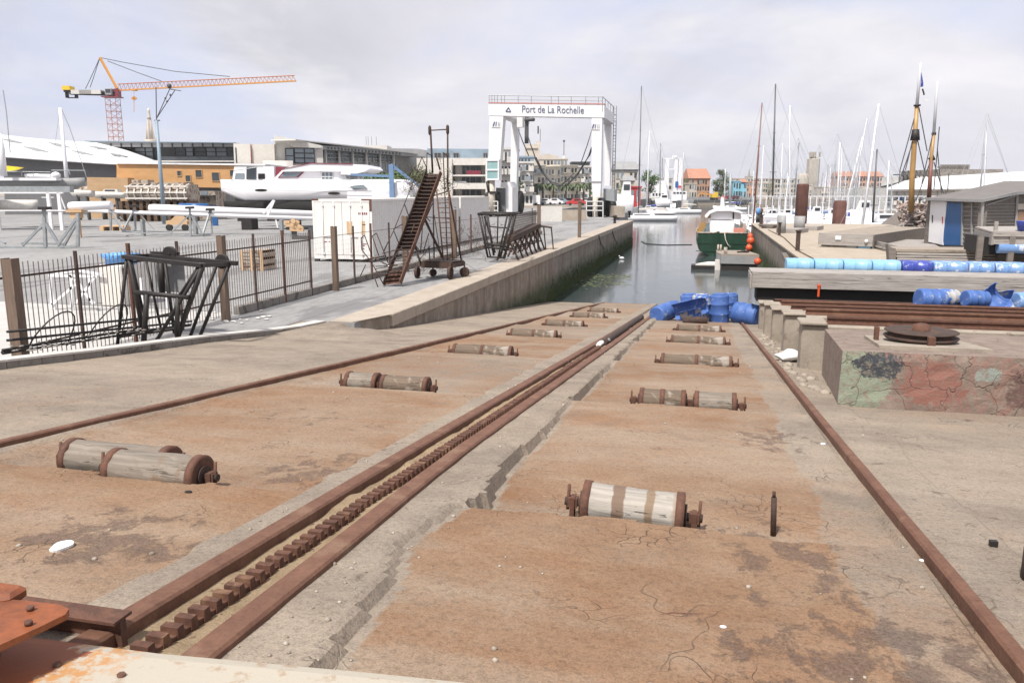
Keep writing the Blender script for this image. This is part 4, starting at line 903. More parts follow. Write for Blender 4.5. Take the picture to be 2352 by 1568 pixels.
for k in range(34):
    t = k / 33; p = a.lerp(b, t); m.tube(p, p - Vector((0, 0, 1.2)), .012, n=4)
for k in range(12): m.tube(a - Vector((0, 0, k * .11)), b - Vector((0, 0, k * .105)), .01, n=4)
part('side_screen', m, 'rustdark', root, world=True)
vine('dead creeper inside the black hopper frame', (atY(*ZC(700, 1200), 33).x, 33.2, .2), (1.2, .8, 1.2), 60)
# bollards, quay furniture
for px, py, lab in ((1578, 1055, 'small dark bollard on the quay coping left of the channel end'), (1686, 1012, 'small dark bollard at the far corner of the left quay')):
    p = onz(*ZC(px, py)); solo('bollard', MB().lathe([(0, .16), (.1, .12), (.55, .12), (.6, .2), (.72, .2), (.78, .1)], (p.x, p.y, 0), 'z', 14), 'black', lab, 'bollard', 'small quay bollards')
m = MB(); 
for pts in ([(1460, 1140), (1475, 1200), (1505, 1245)], [(1560, 1110), (1575, 1160), (1600, 1205)]):
    PL = Pl((-7.26, 20), (-7.26, 90)); m.path([PL.A + PL.d * PL.q(*ZC(*p))[0] + Vector((0, 0, PL.q(*ZC(*p))[1])) for p in pts], .035, 6)
solo('mooring_cable', m, 'black', 'dark cables hanging down the face of the quay wall', 'cable')
p = onz(*ZC(1630, 1318), WL); solo('gull', MB().sph((p.x, p.y, WL + .1), .14, 10, 7, (1.5, .8, .8)).sph((p.x - .2, p.y, WL + .26), .06, 8, 5), 'plasticw', 'white gull resting on the water by the left quay wall', 'bird')
m = MB()
for i in range(500):
    t = R.random(); q = onz(*ZC(R.uniform(1190, 1700), 1450 + R.gauss(0, 12) + (R.uniform(30, 60) if R.random() < .4 else 0)), WL + .004); a = R.uniform(0, 6); r = R.uniform(.04, .16)
    m.add([(q.x + r * math.cos(a + k), q.y + r * math.sin(a + k), WL + .006) for k in (0, 2, 4)], [(0, 1, 2)])
struct('floating_weed', m, M('floating_weed', (.10, .13, .04), (.2, .22, .1), 3, .8, bump=0, world=True), 'stuff')

# ---- white containers
CP = Pl((-16.2, 31.2), (-13.5, 31.2)); CR = CP.L; ht = 2.62; zf = .12
def container(y0, y1, label, doors=True):
    root = thing('shipping_container', label, 'container', (-16.2, y0, 0)); L = y1 - y0
    m = MB(); xs_ = 0; y = .12; side = []
    while y < L - .12: side += [(CR - .05, y), (CR - .05, y + .06), (CR - .015, y + .1), (CR - .015, y + .17)]; y += .24
    for (xa, ya), (xb, yb) in zip(side, side[1:]): m.add([(xa, ya, zf + .15), (xb, yb, zf + .15), (xb, yb, ht - .1), (xa, ya, ht - .1)], [(0, 1, 2, 3)])
    m.box(.02, CR - .08, .06, L - .05, zf + .1, ht - .03); part('shell', m, 'cont', root)
    m = MB()
    for x in (0, CR - .1):
        for yy_ in (0, L - .1): m.box(x, x + .1, yy_, yy_ + .1, zf, ht)
    m.box(.1, CR - .1, 0, .1, zf, zf + .16).box(.1, CR - .1, 0, .1, ht - .12, ht).box(CR - .1, CR, .1, L - .1, zf, zf + .14).box(CR - .1, CR, .1, L - .1, ht - .1, ht).box(0, .1, .1, L - .1, zf, ht)
    part('frame', m, 'cont', root)
    if doors:
        for i, x in enumerate((.11, CR / 2 + .01)):
            w = CR / 2 - .12; d = part('door', MB().box(x, x + w, -.005, .05, zf + .18, ht - .14), 'cont', root)
            mm = MB()
            for fxx in (.3, .72): mm.tube((x + w * fxx, -.035, zf + .12), (x + w * fxx, -.035, ht - .08), .017, n=8).box(x + w * fxx - .05, x + w * fxx + .05, -.06, -.006, zf + .2, zf + .26).box(x + w * fxx - .05, x + w * fxx + .05, -.06, -.006, ht - .3, ht - .24)
            mm.box(x + w * .3, x + w * .55, -.05, -.03, 1.05, 1.09); b = part('locking_bar', mm, 'cont', root)
        m = MB(); x = CR / 2 + .75
        for r_, (n_, wv) in enumerate([(6, .4)]):
            for k in range(5): m.box(x + k * .085, x + k * .085 + .055, -.012, -.006, 1.98, 2.07)
        for zz_, ws in ((1.55, .3), (.75, .35), (.68, .2), (.55, .12), (1.0, .1)): m.box(x + .15, x + .15 + ws * .5, -.012, -.006, zz_, zz_ + .035)
        m.box(.5, .62, -.012, -.006, .82, .86).box(.7, .76, -.012, -.006, .82, .86); part('markings', m, 'maroon', root)
        m = MB().box(CR / 2 + .2, CR / 2 + .46, -.012, -.006, 1.15, 1.7).box(x + .1, x + .28, -.012, -.006, 1.15, 1.72); part('placard', m, 'tan', root)
        part('rust_edge', MB().box(.0, .3, -.006, .0, ht - .06, ht + .006).box(CR - .45, CR + .004, -.008, .0, ht - .05, ht + .004).box(CR - .1, CR + .006, -.009, -.001, ht - .5, ht - .05), 'rust', root)
    m = MB()
    for x in (.0, CR - .18):
        for yy_ in (0, L - .16): m.box(x, x + .18, yy_, yy_ + .16, 0, zf - .002)
    part('corner_foot', m, 'black', root); return root
container(31.2, 43.4, 'long white container with rust-edged double doors facing the camera')
container(43.7, 49.8, 'plain white container end to end behind the one with doors', False)
# ================================================================== YARD AND TOWN ON THE LEFT
ZD = zc(0, 150, 1.96); ZE = zc(0, 500, 2.6133); ZF = zc(1700, 330, 2.94)
class Bld:
    """building with a measured front: local x along the front, y back, z up"""
    def __init__(s, name, label, cat, pl, group=None, conv=None): s.pl = pl; s.c = conv or (lambda a, b: (a, b)); s.r = pl.root(name, label, cat, group)
    def q(s, x, y, dy=0): return s.pl.q(*s.c(x, y), dy)
    def rect(s, x0, y0, x1, y1, dy=0):
        a = s.q(x0, y0, dy); b = s.q(x1, y0, dy); c = s.q(x0, y1, dy); return a[0], b[0], c[1], a[1]
    def box(s, nm, r, y0, y1, mat, base=None, label=None, parent=None):
        u0, u1, z0, z1 = s.rect(*r, y0)
        if base is not None: z0 = base
        return part(nm, MB().box(u0, u1, y0, y1, z0, z1), mat, parent or s.r, label)
    def poly(s, nm, pts, y0, th, mat, parent=None, label=None):
        P = [s.pl.p(*s.c(*p), y0) for p in pts]
        if nm in ('wall', 'low_wall', 'dark_base', 'end_wall') and mat != 'timber':
            lo = max(p[1] for p in pts) - 25
            for p, v in zip(pts, P):
                if p[1] >= lo: v.z = -.3
        return part(nm, MB().prism(P, (0, th, 0)), mat, parent or s.r, label)
    def win(s, x0, y0, x1, y1, mat='glass', nx=2, ny=1, y=0., fr='white', nm='window', fw=.05, parent=None):
        u0, u1, z0, z1 = s.rect(x0, y0, x1, y1, y); o = part(nm, MB().box(u0, u1, y - .06, y + .04, z0, z1), mat, parent or s.r)
        if fr:
            m = MB()
            for k in range(nx + 1): u = u0 + (u1 - u0) * k / nx; m.box(u - fw / 2, u + fw / 2, y - .1, y - .03, z0, z1)
            for k in range(ny + 1): z = z0 + (z1 - z0) * k / ny; m.box(u0, u1, y - .098, y - .032, z - fw / 2, z + fw / 2)
            part('frame', m, fr, o)
        return o
# -- white tent-roofed hall
B = Bld('white_roofed_hall', 'long hall with a smooth white roof and grey metal wall at the far left', 'building', cam_pl(-60, 380, 104), conv=ZE)
top = [(-220, -14), (10, 14), (300, 46), (640, 74), (950, 92), (1050, 118), (1200, 172), (1400, 250), (1555, 300)]
bot = [(1140, 296), (700, 270), (300, 240), (33, 222), (-220, 200)]
bot_y = lambda x: 200 + (x + 220) * .0735 - .000006 * x * x if x < 1140 else 292 + (x - 1140) * .02
m = MB(); tp = []; bt_ = []
for x, y in top: tp.append(B.pl.p(*B.c(x, y), 13)); bt_.append(B.pl.p(*B.c(x, max(y + 2, bot_y(x))), -.8))
n = len(tp); m.add(bt_ + tp + [v + Vector((0, 22, -1.5)) for v in tp], [(i, i + 1, n + i + 1, n + i) for i in range(n - 1)] + [(n + i, n + i + 1, 2 * n + i + 1, 2 * n + i) for i in range(n - 1)], True); part('roof', m, 'roofwhite', B.r)
part('eave', MB().path([v + Vector((0, 0, -.12)) for v in bt_], .14, 6), 'roofwhite', B.r)
B.poly('wall', [(30, 222), (700, 268), (1142, 294), (1142, 640), (30, 640)], .35, 20, 'greyclad')
topy = lambda x: next(ya + (yb - ya) * (x - xa) / (xb - xa) for (xa, ya), (xb, yb) in zip(top, top[1:]) if x <= xb)
def onroof(x, y):
    t_ = max(0, min(1, (bot_y(x) - y) / (bot_y(x) - topy(x)))); z = 1.
    return B.pl.p(*B.c(x, y), -.8 + 13.8 * t_ * .97)
for i, (x, y, w, h) in enumerate([(15, 58, 210, 42), (235, 135, 240, 52), (475, 95, 220, 50), (705, 175, 210, 42), (865, 128, 190, 34), (1085, 202, 170, 34)]):
    P = []
    for px_, py_ in [(x, y), (x + w * .5, y + h * .3), (x + w, y + h), (x + w * .45, y + h * .72)]:
        a_ = B.pl.p(*B.c(px_, bot_y(px_)), -.8); b_ = B.pl.p(*B.c(px_, topy(px_)), 13)
        lo_, hi_ = 0., 1.
        for _ in range(18):
            mid_ = (lo_ + hi_) / 2; q_ = a_.lerp(b_, mid_); w3 = B.pl.A + B.pl.d * q_.x + B.pl.n * q_.y; w3.z = q_.z
            F_ = -w3.x * sn + w3.y * cs; r_ = w3.z - H; yy_ = CY - f * (F_ * sp + r_ * cp) / (F_ * cp - r_ * sp)
            if yy_ > B.c(px_, py_)[1]: lo_ = mid_
            else: hi_ = mid_
        P.append(a_.lerp(b_, lo_) + Vector((0, -.06, .12)))
    part('roof_vent', MB().prism(P, (0, .06, -.15)), 'galv', B.r)
# -- orange timber building
B = Bld('timber_building', 'low orange plywood building with four small square windows behind the stored boats', 'building', cam_pl(180, 560, 92), conv=ZE)
B.poly('wall', [(1142, 296), (1555, 300), (2300, 316), (2300, 535), (1142, 520)], 0, 9, 'timber')
B.poly('low_wall', [(850, 430), (1250, 436), (1250, 640), (850, 640)], -1.5, 3, 'timber2')
B.poly('dark_base', [(1142, 520), (2300, 535), (2300, 680), (1142, 680)], .3, 8, 'dkgrey')
B.poly('roof_edge', [(1140, 290), (1555, 288), (2600, 300), (2600, 318), (1555, 304), (1140, 299)], -.25, 9.6, 'roofwhite')
for x0, y0, x1, y1 in ((1738, 370, 1773, 416), (1820, 415, 1866, 472), (1917, 362, 1976, 430), (2078, 386, 2146, 466), (2255, 362, 2300, 420)):
    u0, u1, z0, z1 = B.rect(x0, y0, x1, y1); o = part('window', MB().box(u0, u1, -.03, .2, z0, z1), 'glass', B.r)
    t_ = .07; part('frame', MB().box(u0 - t_, u0, -.08, .1, z0 - t_, z1 + t_).box(u1, u1 + t_, -.08, .1, z0 - t_, z1 + t_).box(u0, u1, -.08, .1, z1, z1 + t_).box(u0, u1, -.08, .1, z0 - t_, z0), 'timber2', o)
# -- dark office block behind
B = Bld('office_block', 'long grey office block with a glazed upper floor and overhanging roof behind the timber building', 'building', cam_pl(230, 630, 124), conv=ZE)
B.poly('wall', [(1000, 130), (2290, 130), (2290, 700), (900, 700)], .8, 14, 'dkgrey')
B.poly('roof', [(840, 78), (2290, 94), (2290, 130), (1050, 132), (1000, 112)], -1.6, 17, 'midgrey')
B.poly('roof_cap', [(830, 72), (2290, 90), (2290, 96), (830, 80)], -1.9, 17.6, 'bluegrey')
B.box('floor_slab', (1480, 266, 2290, 280), -.8, .8, 'pale')
for k in range(12): x = 1078 + 100 * k; B.box('roof_bracket', (x, 100, x + 12, 136), -1.7, -1.55, 'black')
for x0, x1, mt in ((1165, 1290, 'glass'), (1322, 1420, 'glassl'), (1424, 1498, 'glassl'), (1718, 1815, 'glass'), (1820, 1890, 'glassl'), (1905, 2015, 'glass'), (2022, 2112, 'glassl'), (2118, 2220, 'glassl'), (2224, 2286, 'glass')):
    B.win(x0, 140, x1, 268, mt, 1, 3, .7, 'black', fw=.1)
B.box('balcony_rail', (1540, 228, 2290, 262), -.85, -.8, 'glass')
B = Bld('office_gable', 'pale grey rendered office gable with a slit window right of the glazed block', 'building', cam_pl(540, 640, 102), conv=ZD)
B.poly('wall', [(1715, 760), (1838, 766), (1838, 930), (1715, 930)], 0, 3, 'beige'); B.poly('wall', [(1842, 766), (2015, 766), (2015, 930), (1842, 930)], .4, 3, 'beige', label='second pale rendered bay')
B.win(1729, 792, 1737, 905, 'glass', 1, 1, 0, None); B.box('red_joint', (1838, 766, 1842, 905), .2, .4, 'red')
# -- beige office building running away to the right
pl = Pl(gp(632, 103), gp(668, 103.6)); B = Bld('beige_office', 'beige office building with sloping roofline and long rows of tall windows, behind the catamaran', 'building', pl, conv=Z2)
B.poly('end_wall', [(648, 212), (735, 232), (800, 240), (1000, 290), (1000, 440), (648, 440)], 0, 3, 'pale'); 
B.box('glass_wall', (790, 305, 935, 415), -.15, 0, 'glassl'); B.win(790, 305, 935, 415, 'glassl', 2, 3, -.1, 'black', fw=.12); B.win(725, 308, 785, 415, 'glassl', 1, 2, -.08, 'black', fw=.1)
B.poly('flat_roof', [(648, 210), (990, 285), (990, 304), (790, 300), (735, 270), (648, 270)], -.5, .45, 'pale')
B.box('low_wall', (560, 395, 780, 440), -3, -1, 'offwhite')
pl2 = Pl(gp(726, 108), gp(985, 150)); C = Bld('glazed_office_wing', 'long grey office wing with deep louvred eaves and many tall dark windows', 'building', pl2, conv=Z2)
C.poly('wall', [(970, 310), (1580, 350), (1780, 372), (1780, 560), (970, 560)], .6, 3, 'midgrey'); C.poly('roof', [(930, 283), (1300, 300), (1700, 345), (1700, 372), (1300, 335), (970, 312)], -.9, 3.4, 'midgrey'); C.poly('roof_cap', [(800, 240), (1310, 296), (1700, 343), (1700, 348), (1300, 303), (800, 248)], -1.2, 3.4, 'pale')
for k in range(22):
    x = 1040 + k * 25; y = 293 + (x - 1040) * .085; C.box('louvre', (x, y + 3, x + 9, y + 17), -1.0, -.9, 'dkgrey')
for k in range(10):
    x0 = 972 + k * 56; x1 = x0 + 48; yt = 312 + (x0 - 970) * .065; C.win(x0, yt, x1, yt + 88 - k * 3, 'glass', 2, 3, .5, 'galv', fw=.09)
for k in range(6): x0 = 1345 + k * 38; C.win(x0, 420, x0 + 33, 468, 'glassl', 2, 2, .5, 'midgrey', fw=.08)
for k in range(6): x = 1020 + k * 100; C.box('column', (x, 310 + k * 6, x + 8, 470), .1, .35, 'pale')
C = Bld('grey_block', 'grey flat-roofed office block in front of the terraced flats', 'building', cam_pl(960, 1000, 150), conv=Z2)
C.poly('wall', [(1475, 306), (1700, 310), (1770, 322), (1770, 420), (1475, 420)], 0, 12, 'midgrey'); C.box('plant_room', (1305, 285, 1472, 315), 2, 8, 'offwhite')
m = MB()
for x in (1320, 1335, 1360, 1395): p = C.pl.p(*Z2(x, 285), 4); m.tube(p, p + Vector((0, 0, 1.6)), .05, n=4)
part('aerial', m, 'galv', C.r)
# -- white terraced flats
B = Bld('terraced_flats', 'white balconied apartment block behind the containers and left leg of the boat lift', 'building', cam_pl(1030, 1175, 132), conv=Z2)
B.box('wall', (1690, 378, 2235, 900), 3.2, 14, 'offwhite', base=0); B.poly('setback', [(1768, 308), (2230, 312), (2230, 384), (1768, 380)], 4.5, 8, 'bluegrey')
for x0, x1 in ((1820, 1870), (1880, 1930), (1960, 2000), (2180, 2210)): B.win(x0, 340, x1, 378, 'glass', 2, 1, 4.4, 'galv', fw=.06)
for y0, y1 in ((378, 430), (500, 512), (562, 606), (655, 676)): B.box('floor_band', (1925, y0, 2215, y1), .8, 3.2, 'offwhite')
for a, b, mt in ((430, 500, 'glass'), (512, 562, 'glass'), (606, 655, 'dkgrey')):
    for x0, x1 in ((2024, 2080), (2086, 2165), (1940, 1975)): B.win(x0, a + 3, x1, b - 2, mt, 2, 1, 3.1, 'galv', fw=.08)
B.box('end_fin', (1925, 378, 1950, 680), .6, 3.2, 'offwhite'); B.box('end_fin', (2195, 378, 2215, 780), .6, 3.2, 'offwhite'); B.box('balcony_rail', (2055, 470, 2162, 500), .85, .9, 'maroon'); B.box('balcony_rail', (1950, 548, 2055, 563), .85, .9, 'galv')
# -- white block behind lift left + cream street row
def row(name, label, x0, y0, x1, D, mat, floors, cols, back=8, roof=None, wy=None, base=462, dx=0, rail=False, wmat='glass', D2=None, y1=None, conv=ZF):
    """plain street building: top-left (x0,y0) top-right (x1,y1), with a grid of recessed windows"""
    a = conv(x0, y0); b = conv(x1, y1 or y0); pl = Pl(gp(a[0], D), gp(b[0], D2 or D)); B = Bld(name, label, 'building', pl)
    p0 = B.pl.p(*a); p1 = B.pl.p(*b); part('wall', MB().prism([(p0.x, 0, -1), (p1.x, 0, -1), p1, p0], (0, back, 0)), mat, B.r)
    part('parapet', MB().prism([(p0.x - .2, -.2, p0.z + .01), (p1.x + .2, -.2, p1.z + .01), (p1.x + .2, -.2, p1.z + .35), (p0.x - .2, -.2, p0.z + .35)], (0, back + .4, 0)), mat if not roof else roof, B.r)
    if roof: part('roof', MB().hexa([(p0.x - .4, -.5, p0.z + .36), (p1.x + .4, -.5, p1.z + .36), (p1.x + .4, back + .5, p1.z + .36), (p0.x - .4, back + .5, p0.z + .36), (p0.x + .1, back * .45, p0.z + back * .32), (p1.x - .1, back * .45, p1.z + back * .32), (p1.x - .1, back * .55, p1.z + back * .32), (p0.x + .1, back * .55, p0.z + back * .32)]), roof, B.r)
    L = p1.x - p0.x; zt = min(p0.z, p1.z); fh = (zt - .3) / floors; g = R.Random(int(x0)) if 0 else random.Random(int(x0 + y0))
    for j in range(floors):
        for i in range(cols):
            if g.random() < .08: continue
            w = L / cols; u = p0.x + w * (i + .5); ww = w * g.choice([.26, .3, .36]); z0 = .3 + fh * j + fh * (.15 if j == 0 or g.random() < .3 else .3); z1 = .3 + fh * (j + .84)
            o = part('window', MB().box(u - ww, u + ww, -.05, .05, z0, z1), wmat if g.random() < .7 else 'glassl', B.r)
            if D < 260 and j: part('sill', MB().box(u - ww - .1, u + ww + .1, -.2, 0, z0 - .12, z0), mat, o)
            if rail and g.random() < .5 and j: part('balcony', MB().box(u - ww - .3, u + ww + .3, -.9, -.05, z0 - .15, z0 - .02).box(u - ww - .3, u + ww + .3, -.9, -.86, z0 - .02, z0 + .9), 'galv' if g.random() < .5 else mat, B.r)
    return B
row('white_flats', 'white flats with dark square windows seen between the left legs of the boat lift', 518, 682, 722, 150, 'pale', 4, 5, rail=True)
row('cream_house', 'tall white and blue-topped flats right of the lift left rear leg', 705, 830, 880, 168, 'offwhite', 4, 4, rail=True)
row('blue_topped_house', 'blue glazed upper storey above the white flats behind the lift', 705, 768, 890, 176, 'bluegrey', 6, 5)
row('cream_house', 'cream corner house with a blank side wall behind the slings', 880, 868, 1010, 190, 'cream', 4, 3, rail=True, D2=196)
row('cream_house', 'cream house with tall shopfronts in the middle of the street row', 1010, 880, 1180, 205, 'cream', 4, 5, rail=True, D2=214)
row('cream_house', 'cream house with black railings on its roof terrace in the street row', 1180, 862, 1370, 216, 'cream', 4, 5, rail=True, D2=222)
row('cream_house', 'pale cream house at the right end of the street row beside the lift leg', 1370, 872, 1530, 222, 'offwhite', 4, 4, rail=True)
row('dark_penthouse', 'dark flat-roofed penthouse above the right end of the street row', 1310, 826, 1505, 236, 'dkgrey', 6, 3)
m_ = row('far_house', 'long pale house line behind the street row', 950, 790, 1260, 260, 'stone', 6, 8)
B = Bld('stone_church_tower', 'square pale stone tower with a stair turret rising behind the slings of the boat lift', 'tower', cam_pl(1210, 1240, 330), conv=ZF)
B.box('tower', (795, 622, 958, 800), 0, 12, 'stone', base=0); B.box('turret', (915, 592, 958, 622), 2, 6, 'stone'); B.box('ledge', (790, 655, 930, 664), -.5, .1, 'stone'); B.poly('stepped_wing', [(958, 740), (1040, 724), (1160, 748), (1160, 800), (958, 800)], 0, 10, 'stone')
p = B.pl.p(*ZF(958, 592), 4); part('mast', MB().tube(p, p + Vector((0, 0, 5)), .12, n=5), 'dkgrey', B.r)
B = Bld('stone_lantern_tower', 'small pale octagonal tower top with a finial right of the square stone tower', 'tower', cam_pl(1280, 1300, 340), conv=ZF)
c = B.pl.p(*ZF(1218, 800), 5); a = B.pl.q(*ZF(1180, 800)); b = B.pl.q(*ZF(1250, 800)); rr = (b[0] - a[0]) / 2
zt = B.q(1218, 795)[1]; part('drum', MB().lathe([(0, rr), (zt, rr), (zt + .3, rr * 1.1), (zt + 1, rr * .6), (zt + 2, rr * .2)], (c.x, 5, 0), 'z', 8), 'stone', B.r); part('finial', MB().tube((c.x, 5, zt + 1), (c.x, 5, zt + 8), .15, n=5).sph((c.x, 5, zt + 8), .5, 8, 6), 'dkgrey', B.r)
# church spire far left
B = Bld('church_spire', 'pale stone church spire far behind the dark office block', 'spire', cam_pl(330, 350, 420), conv=ZD)
u0, z0 = B.q(1048, 745); u1, _ = B.q(1122, 745); zm = B.q(1080, 575)[1]; zt = B.q(1080, 485)[1]; r0 = (u1 - u0) / 2; uc = (u0 + u1) / 2
part('base', MB().lathe([(0, r0 * 1.15), (z0, r0 * 1.15), (z0 + 1, r0 * 1.2), (z0 + 1.01, r0 * .95)], (uc, 4, 0), 'z', 8), 'stone', B.r)
part('spire', MB().lathe([(z0, r0 * .95), (zm, r0 * .32)], (uc, 4, 0), 'z', 8), 'stone', B.r); part('lantern', MB().lathe([(zm, r0 * .42), (zm + 1, r0 * .3), (zm + 4, r0 * .26), (zm + 5, r0 * .3), (zt - 4, r0 * .1), (zt, .05)], (uc, 4, 0), 'z', 8), 'stone', B.r)
part('ribs', MB().tube((uc - r0 * .9, 3.0, z0), (uc - r0 * .3, 4, zm), .3, n=4).tube((uc + r0 * .9, 3.0, z0), (uc + r0 * .3, 4, zm), .3, n=4).tube((uc, 4 - r0, z0), (uc, 4 - r0 * .32, zm), .3, n=4), 'stone', B.r)
# -- tower crane
B = Bld('tower_crane', 'orange and yellow tower crane rising behind the left-hand buildings', 'crane', cam_pl(150, 690, 170), conv=ZD)
def lat(mb, a, b, w, n, r, tri=False):
    """lattice girder between a and b"""
    a, b = Vector(a), Vector(b); d = (b - a).normalized(); up = Vector((0, 0, 1)) if abs(d.z) < .8 else Vector((0, 1, 0)); s_ = d.cross(up).normalized(); up = s_.cross(d)
    cs_ = [s_ * (-w / 2), s_ * (w / 2), up * w * .9] if tri else [(-s_ - up) * w / 2, (s_ - up) * w / 2, (s_ + up) * w / 2, (-s_ + up) * w / 2]
    for c in cs_: mb.tube(a + c, b + c, r * 1.5, n=4)
    L = (b - a) / n
    for k in range(n):
        p = a + L * k
        for i in range(len(cs_)): mb.tube(p + cs_[i], p + L + cs_[(i + 1) % len(cs_)], r, n=4); mb.tube(p + cs_[i], p + cs_[(i + 1) % len(cs_)], r, n=4)
PP = lambda x, y, dy=0: B.pl.p(*ZD(x, y), dy)
tp = PP(848, 430); bt = PP(855, 740); m = MB(); lat(m, (bt.x, 0, 0), (bt.x - .0, 0, tp.z), 2.1, 17, .038); part('mast', m, 'craner', B.r)
k0 = PP(862, 372); k1 = PP(2175, 302); m = MB(); m.beam(k0, k1, .6, .22); part('jib_chord', m, 'craneo', B.r)
m = MB(); top0, top1 = PP(865, 325), PP(2165, 262); m.tube(top0, top1, .09, n=4); N = 44
for k in range(N):
    t = k / N; t2 = (k + .5) / N; t3 = (k + 1) / N; m.tube(k0.lerp(k1, t), top0.lerp(top1, t2), .06, n=3); m.tube(top0.lerp(top1, t2), k0.lerp(k1, t3), .06, n=3)
part('jib_lattice', m, 'craner', B.r)
ap = PP(735, 130); m = MB(); m.tube(ap, PP(862, 358), .28, n=5); m.tube(ap, PP(855, 350, 1.5), .15, n=4); part('apex_frame', m, 'craneo', B.r)
m = MB(); c0 = PP(480, 372); c1 = PP(860, 385); m.beam(c0 + Vector((0, 0, -.2)), c1 + Vector((0, 0, -.2)), 1.4, .35).beam(c0 + Vector((1, 0, -.7)), c1 + Vector((0, 0, -.6)), 1.0, .25); m.box(c0.x + .2, c0.x + 2.2, -.6, .6, c0.z - 1.5, c0.z - 1.4).box(c0.x + .2, c0.x + .35, -.6, .6, c0.z - 1.5, c0.z).box(c0.x + 2.1, c0.x + 2.25, -.6, .6, c0.z - 1.5, c0.z); part('counter_jib', m, 'black', B.r)
a = PP(472, 342); b = PP(532, 372); part('winch', MB().box(a.x, b.x, -1, 1, b.z, a.z), 'craney', B.r)
m = MB()
for x0, x1 in ((540, 690), (600, 760)): a = PP(x0, 372); b = PP(x1, 402); m.box(a.x, b.x, -1.1, 1.1 if x0 < 600 else .5, b.z, a.z)
part('counterweight', m, 'pale', B.r)
a = PP(792, 362); b = PP(845, 412); cab = part('cab', MB().bbox(a.x, b.x, -1.4, .8, b.z, a.z, .1), 'midgrey', B.r); part('cab_window', MB().box(a.x + .2, b.x - .2, -1.45, -1.38, b.z + .5, a.z - .15), 'glass', cab)
m = MB(); a = PP(765, 418); m.box(a.x, a.x + 3.4, -1.3, 1.3, a.z - .2, a.z); a = PP(862, 395); m.box(a.x - .3, a.x + .5, -.7, .7, a.z - .7, a.z + .9); part('slew_ring', m, 'maroon', B.r)
m = MB()
for pts in ([(735, 130), (890, 162), (1285, 232), (1690, 270)], [(790, 155), (1010, 240), (1190, 305)], [(735, 130), (660, 295), (628, 360)], [(735, 130), (680, 300), (662, 350)], [(745, 135), (850, 355)]):
    m.path([PP(*p) for p in pts], .07, 4)
part('tie_cable', m, 'dkgrey', B.r)
m = MB(); a = PP(985, 365); b = PP(985, 425); m.tube(a, b, .03, n=4); m.box(b.x - .5, b.x + .5, -.2, .2, b.z - .3, b.z).box(b.x - .2, b.x + .2, -.2, .2, b.z - .5, b.z + .25); c = PP(985, 532); m.tube(b, c, .06, n=5); m.box(a.x - .5, a.x + .5, -.5, .5, a.z - .25, a.z); part('hook_block', m, 'craneo', B.r)
# -- wind pole at x=360
p0 = onz(*ZE(1552, 640)); B = Bld('lamp_pole', 'tall slim grey-blue pole with a forked aerial top standing in the boat yard', 'pole', cam_pl(355, 365, 74), conv=ZD)
a = PP(1150, 1055); b = B.pl.p(*ZD(1150, 590)); part('pole', MB().tube((b.x, 0, 0), b, .2, .13, n=10), 'bluegrey', B.r)
B2 = lambda x, y: B.pl.p(*ZD(x, y)); m = MB()
m.tube(B2(1150, 592), B2(1146, 345), .045, n=5); m.tube(B2(1152, 575), B2(1248, 360), .04, n=5); m.tube(B2(1152, 575), B2(1285, 372), .04, n=5); m.tube(B2(1250, 362), B2(1330, 375), .04, n=5); m.tube(B2(1135, 592), B2(1175, 592), .06, n=5); m.sph(B2(1245, 340), .22, 8, 5)
for x, y in ((1215, 430), (1228, 452), (1252, 405)): m.sph(B2(x, y), .1, 6, 4)
part('aerial', m, 'dkgrey', B.r)
# -- green trees, blue davit
def tree(label, px, base_py, top_py, D, wpx, dense=1., mat='leaf', name='tree', group=None, shape=1., nleaf=1500, z0=0.):
    a = gp(px, D); u = D / f; hh = H + (440 - top_py) * u - z0; W_ = wpx * u / 2; root = thing(name, label, 'tree', (a.x, a.y, z0), 0, group); g = random.Random(int(px * 3 + D))
    zb = max(0, H + (440 - base_py) * u - z0); ch = hh - zb; m = MB(); m.tube((0, 0, 0), (0, 0, zb + ch * .45), max(.12, W_ * .07), max(.06, W_ * .03), 7)
    cl = []
    for i in range(int(16 * dense) + 6):
        t = g.random(); an = g.uniform(0, 6.28); rr = math.sqrt(g.random()) * .75 * math.sin(math.pi * (.15 + .75 * t)) ** .7
        c = Vector((math.cos(an) * rr * W_, math.sin(an) * rr * W_ * .8, zb + ch * (.12 + .78 * t))); cl.append((c, W_ * g.uniform(.2, .4) * shape)); m.tube((0, 0, zb + ch * .2 * t), c, W_ * .022, W_ * .008, 4)
    part('trunk', m, 'bark', root); m = MB(); ls = max(.09, W_ * .05)
    for i in range(nleaf):
        c, r = g.choice(cl); d = Vector((g.gauss(0, 1), g.gauss(0, 1), g.gauss(0, .8))).normalized() * r * g.random() ** .4; p = c + d; q = Vector((g.gauss(0, 1), g.gauss(0, 1), g.gauss(0, 1))).normalized(); e = q.orthogonal().normalized(); s_ = ls * g.uniform(.6, 1.5)
        m.add([p - q * s_, p + e * s_ * .7, p + q * s_, p - e * s_ * .7], [(0, 1, 2, 3)])
    part('crown', m, mat, root); return root
tree('dark green bush behind the stern of the catamaran', 905, 452, 400, 82, 110, 1.4, 'leaf', nleaf=2600); tree('olive green bush left of the gangway top', 965, 448, 390, 88, 85, 1.4, 'leafd', nleaf=2200)
tree('dark green shrub below the blue davit arm', 860, 452, 402, 84, 90, 1.4, 'leaf', nleaf=1800)
B = Bld('blue_davit', 'blue steel davit crane with a slanting jib behind the white containers', 'davit', cam_pl(830, 990, 62), conv=Z2)
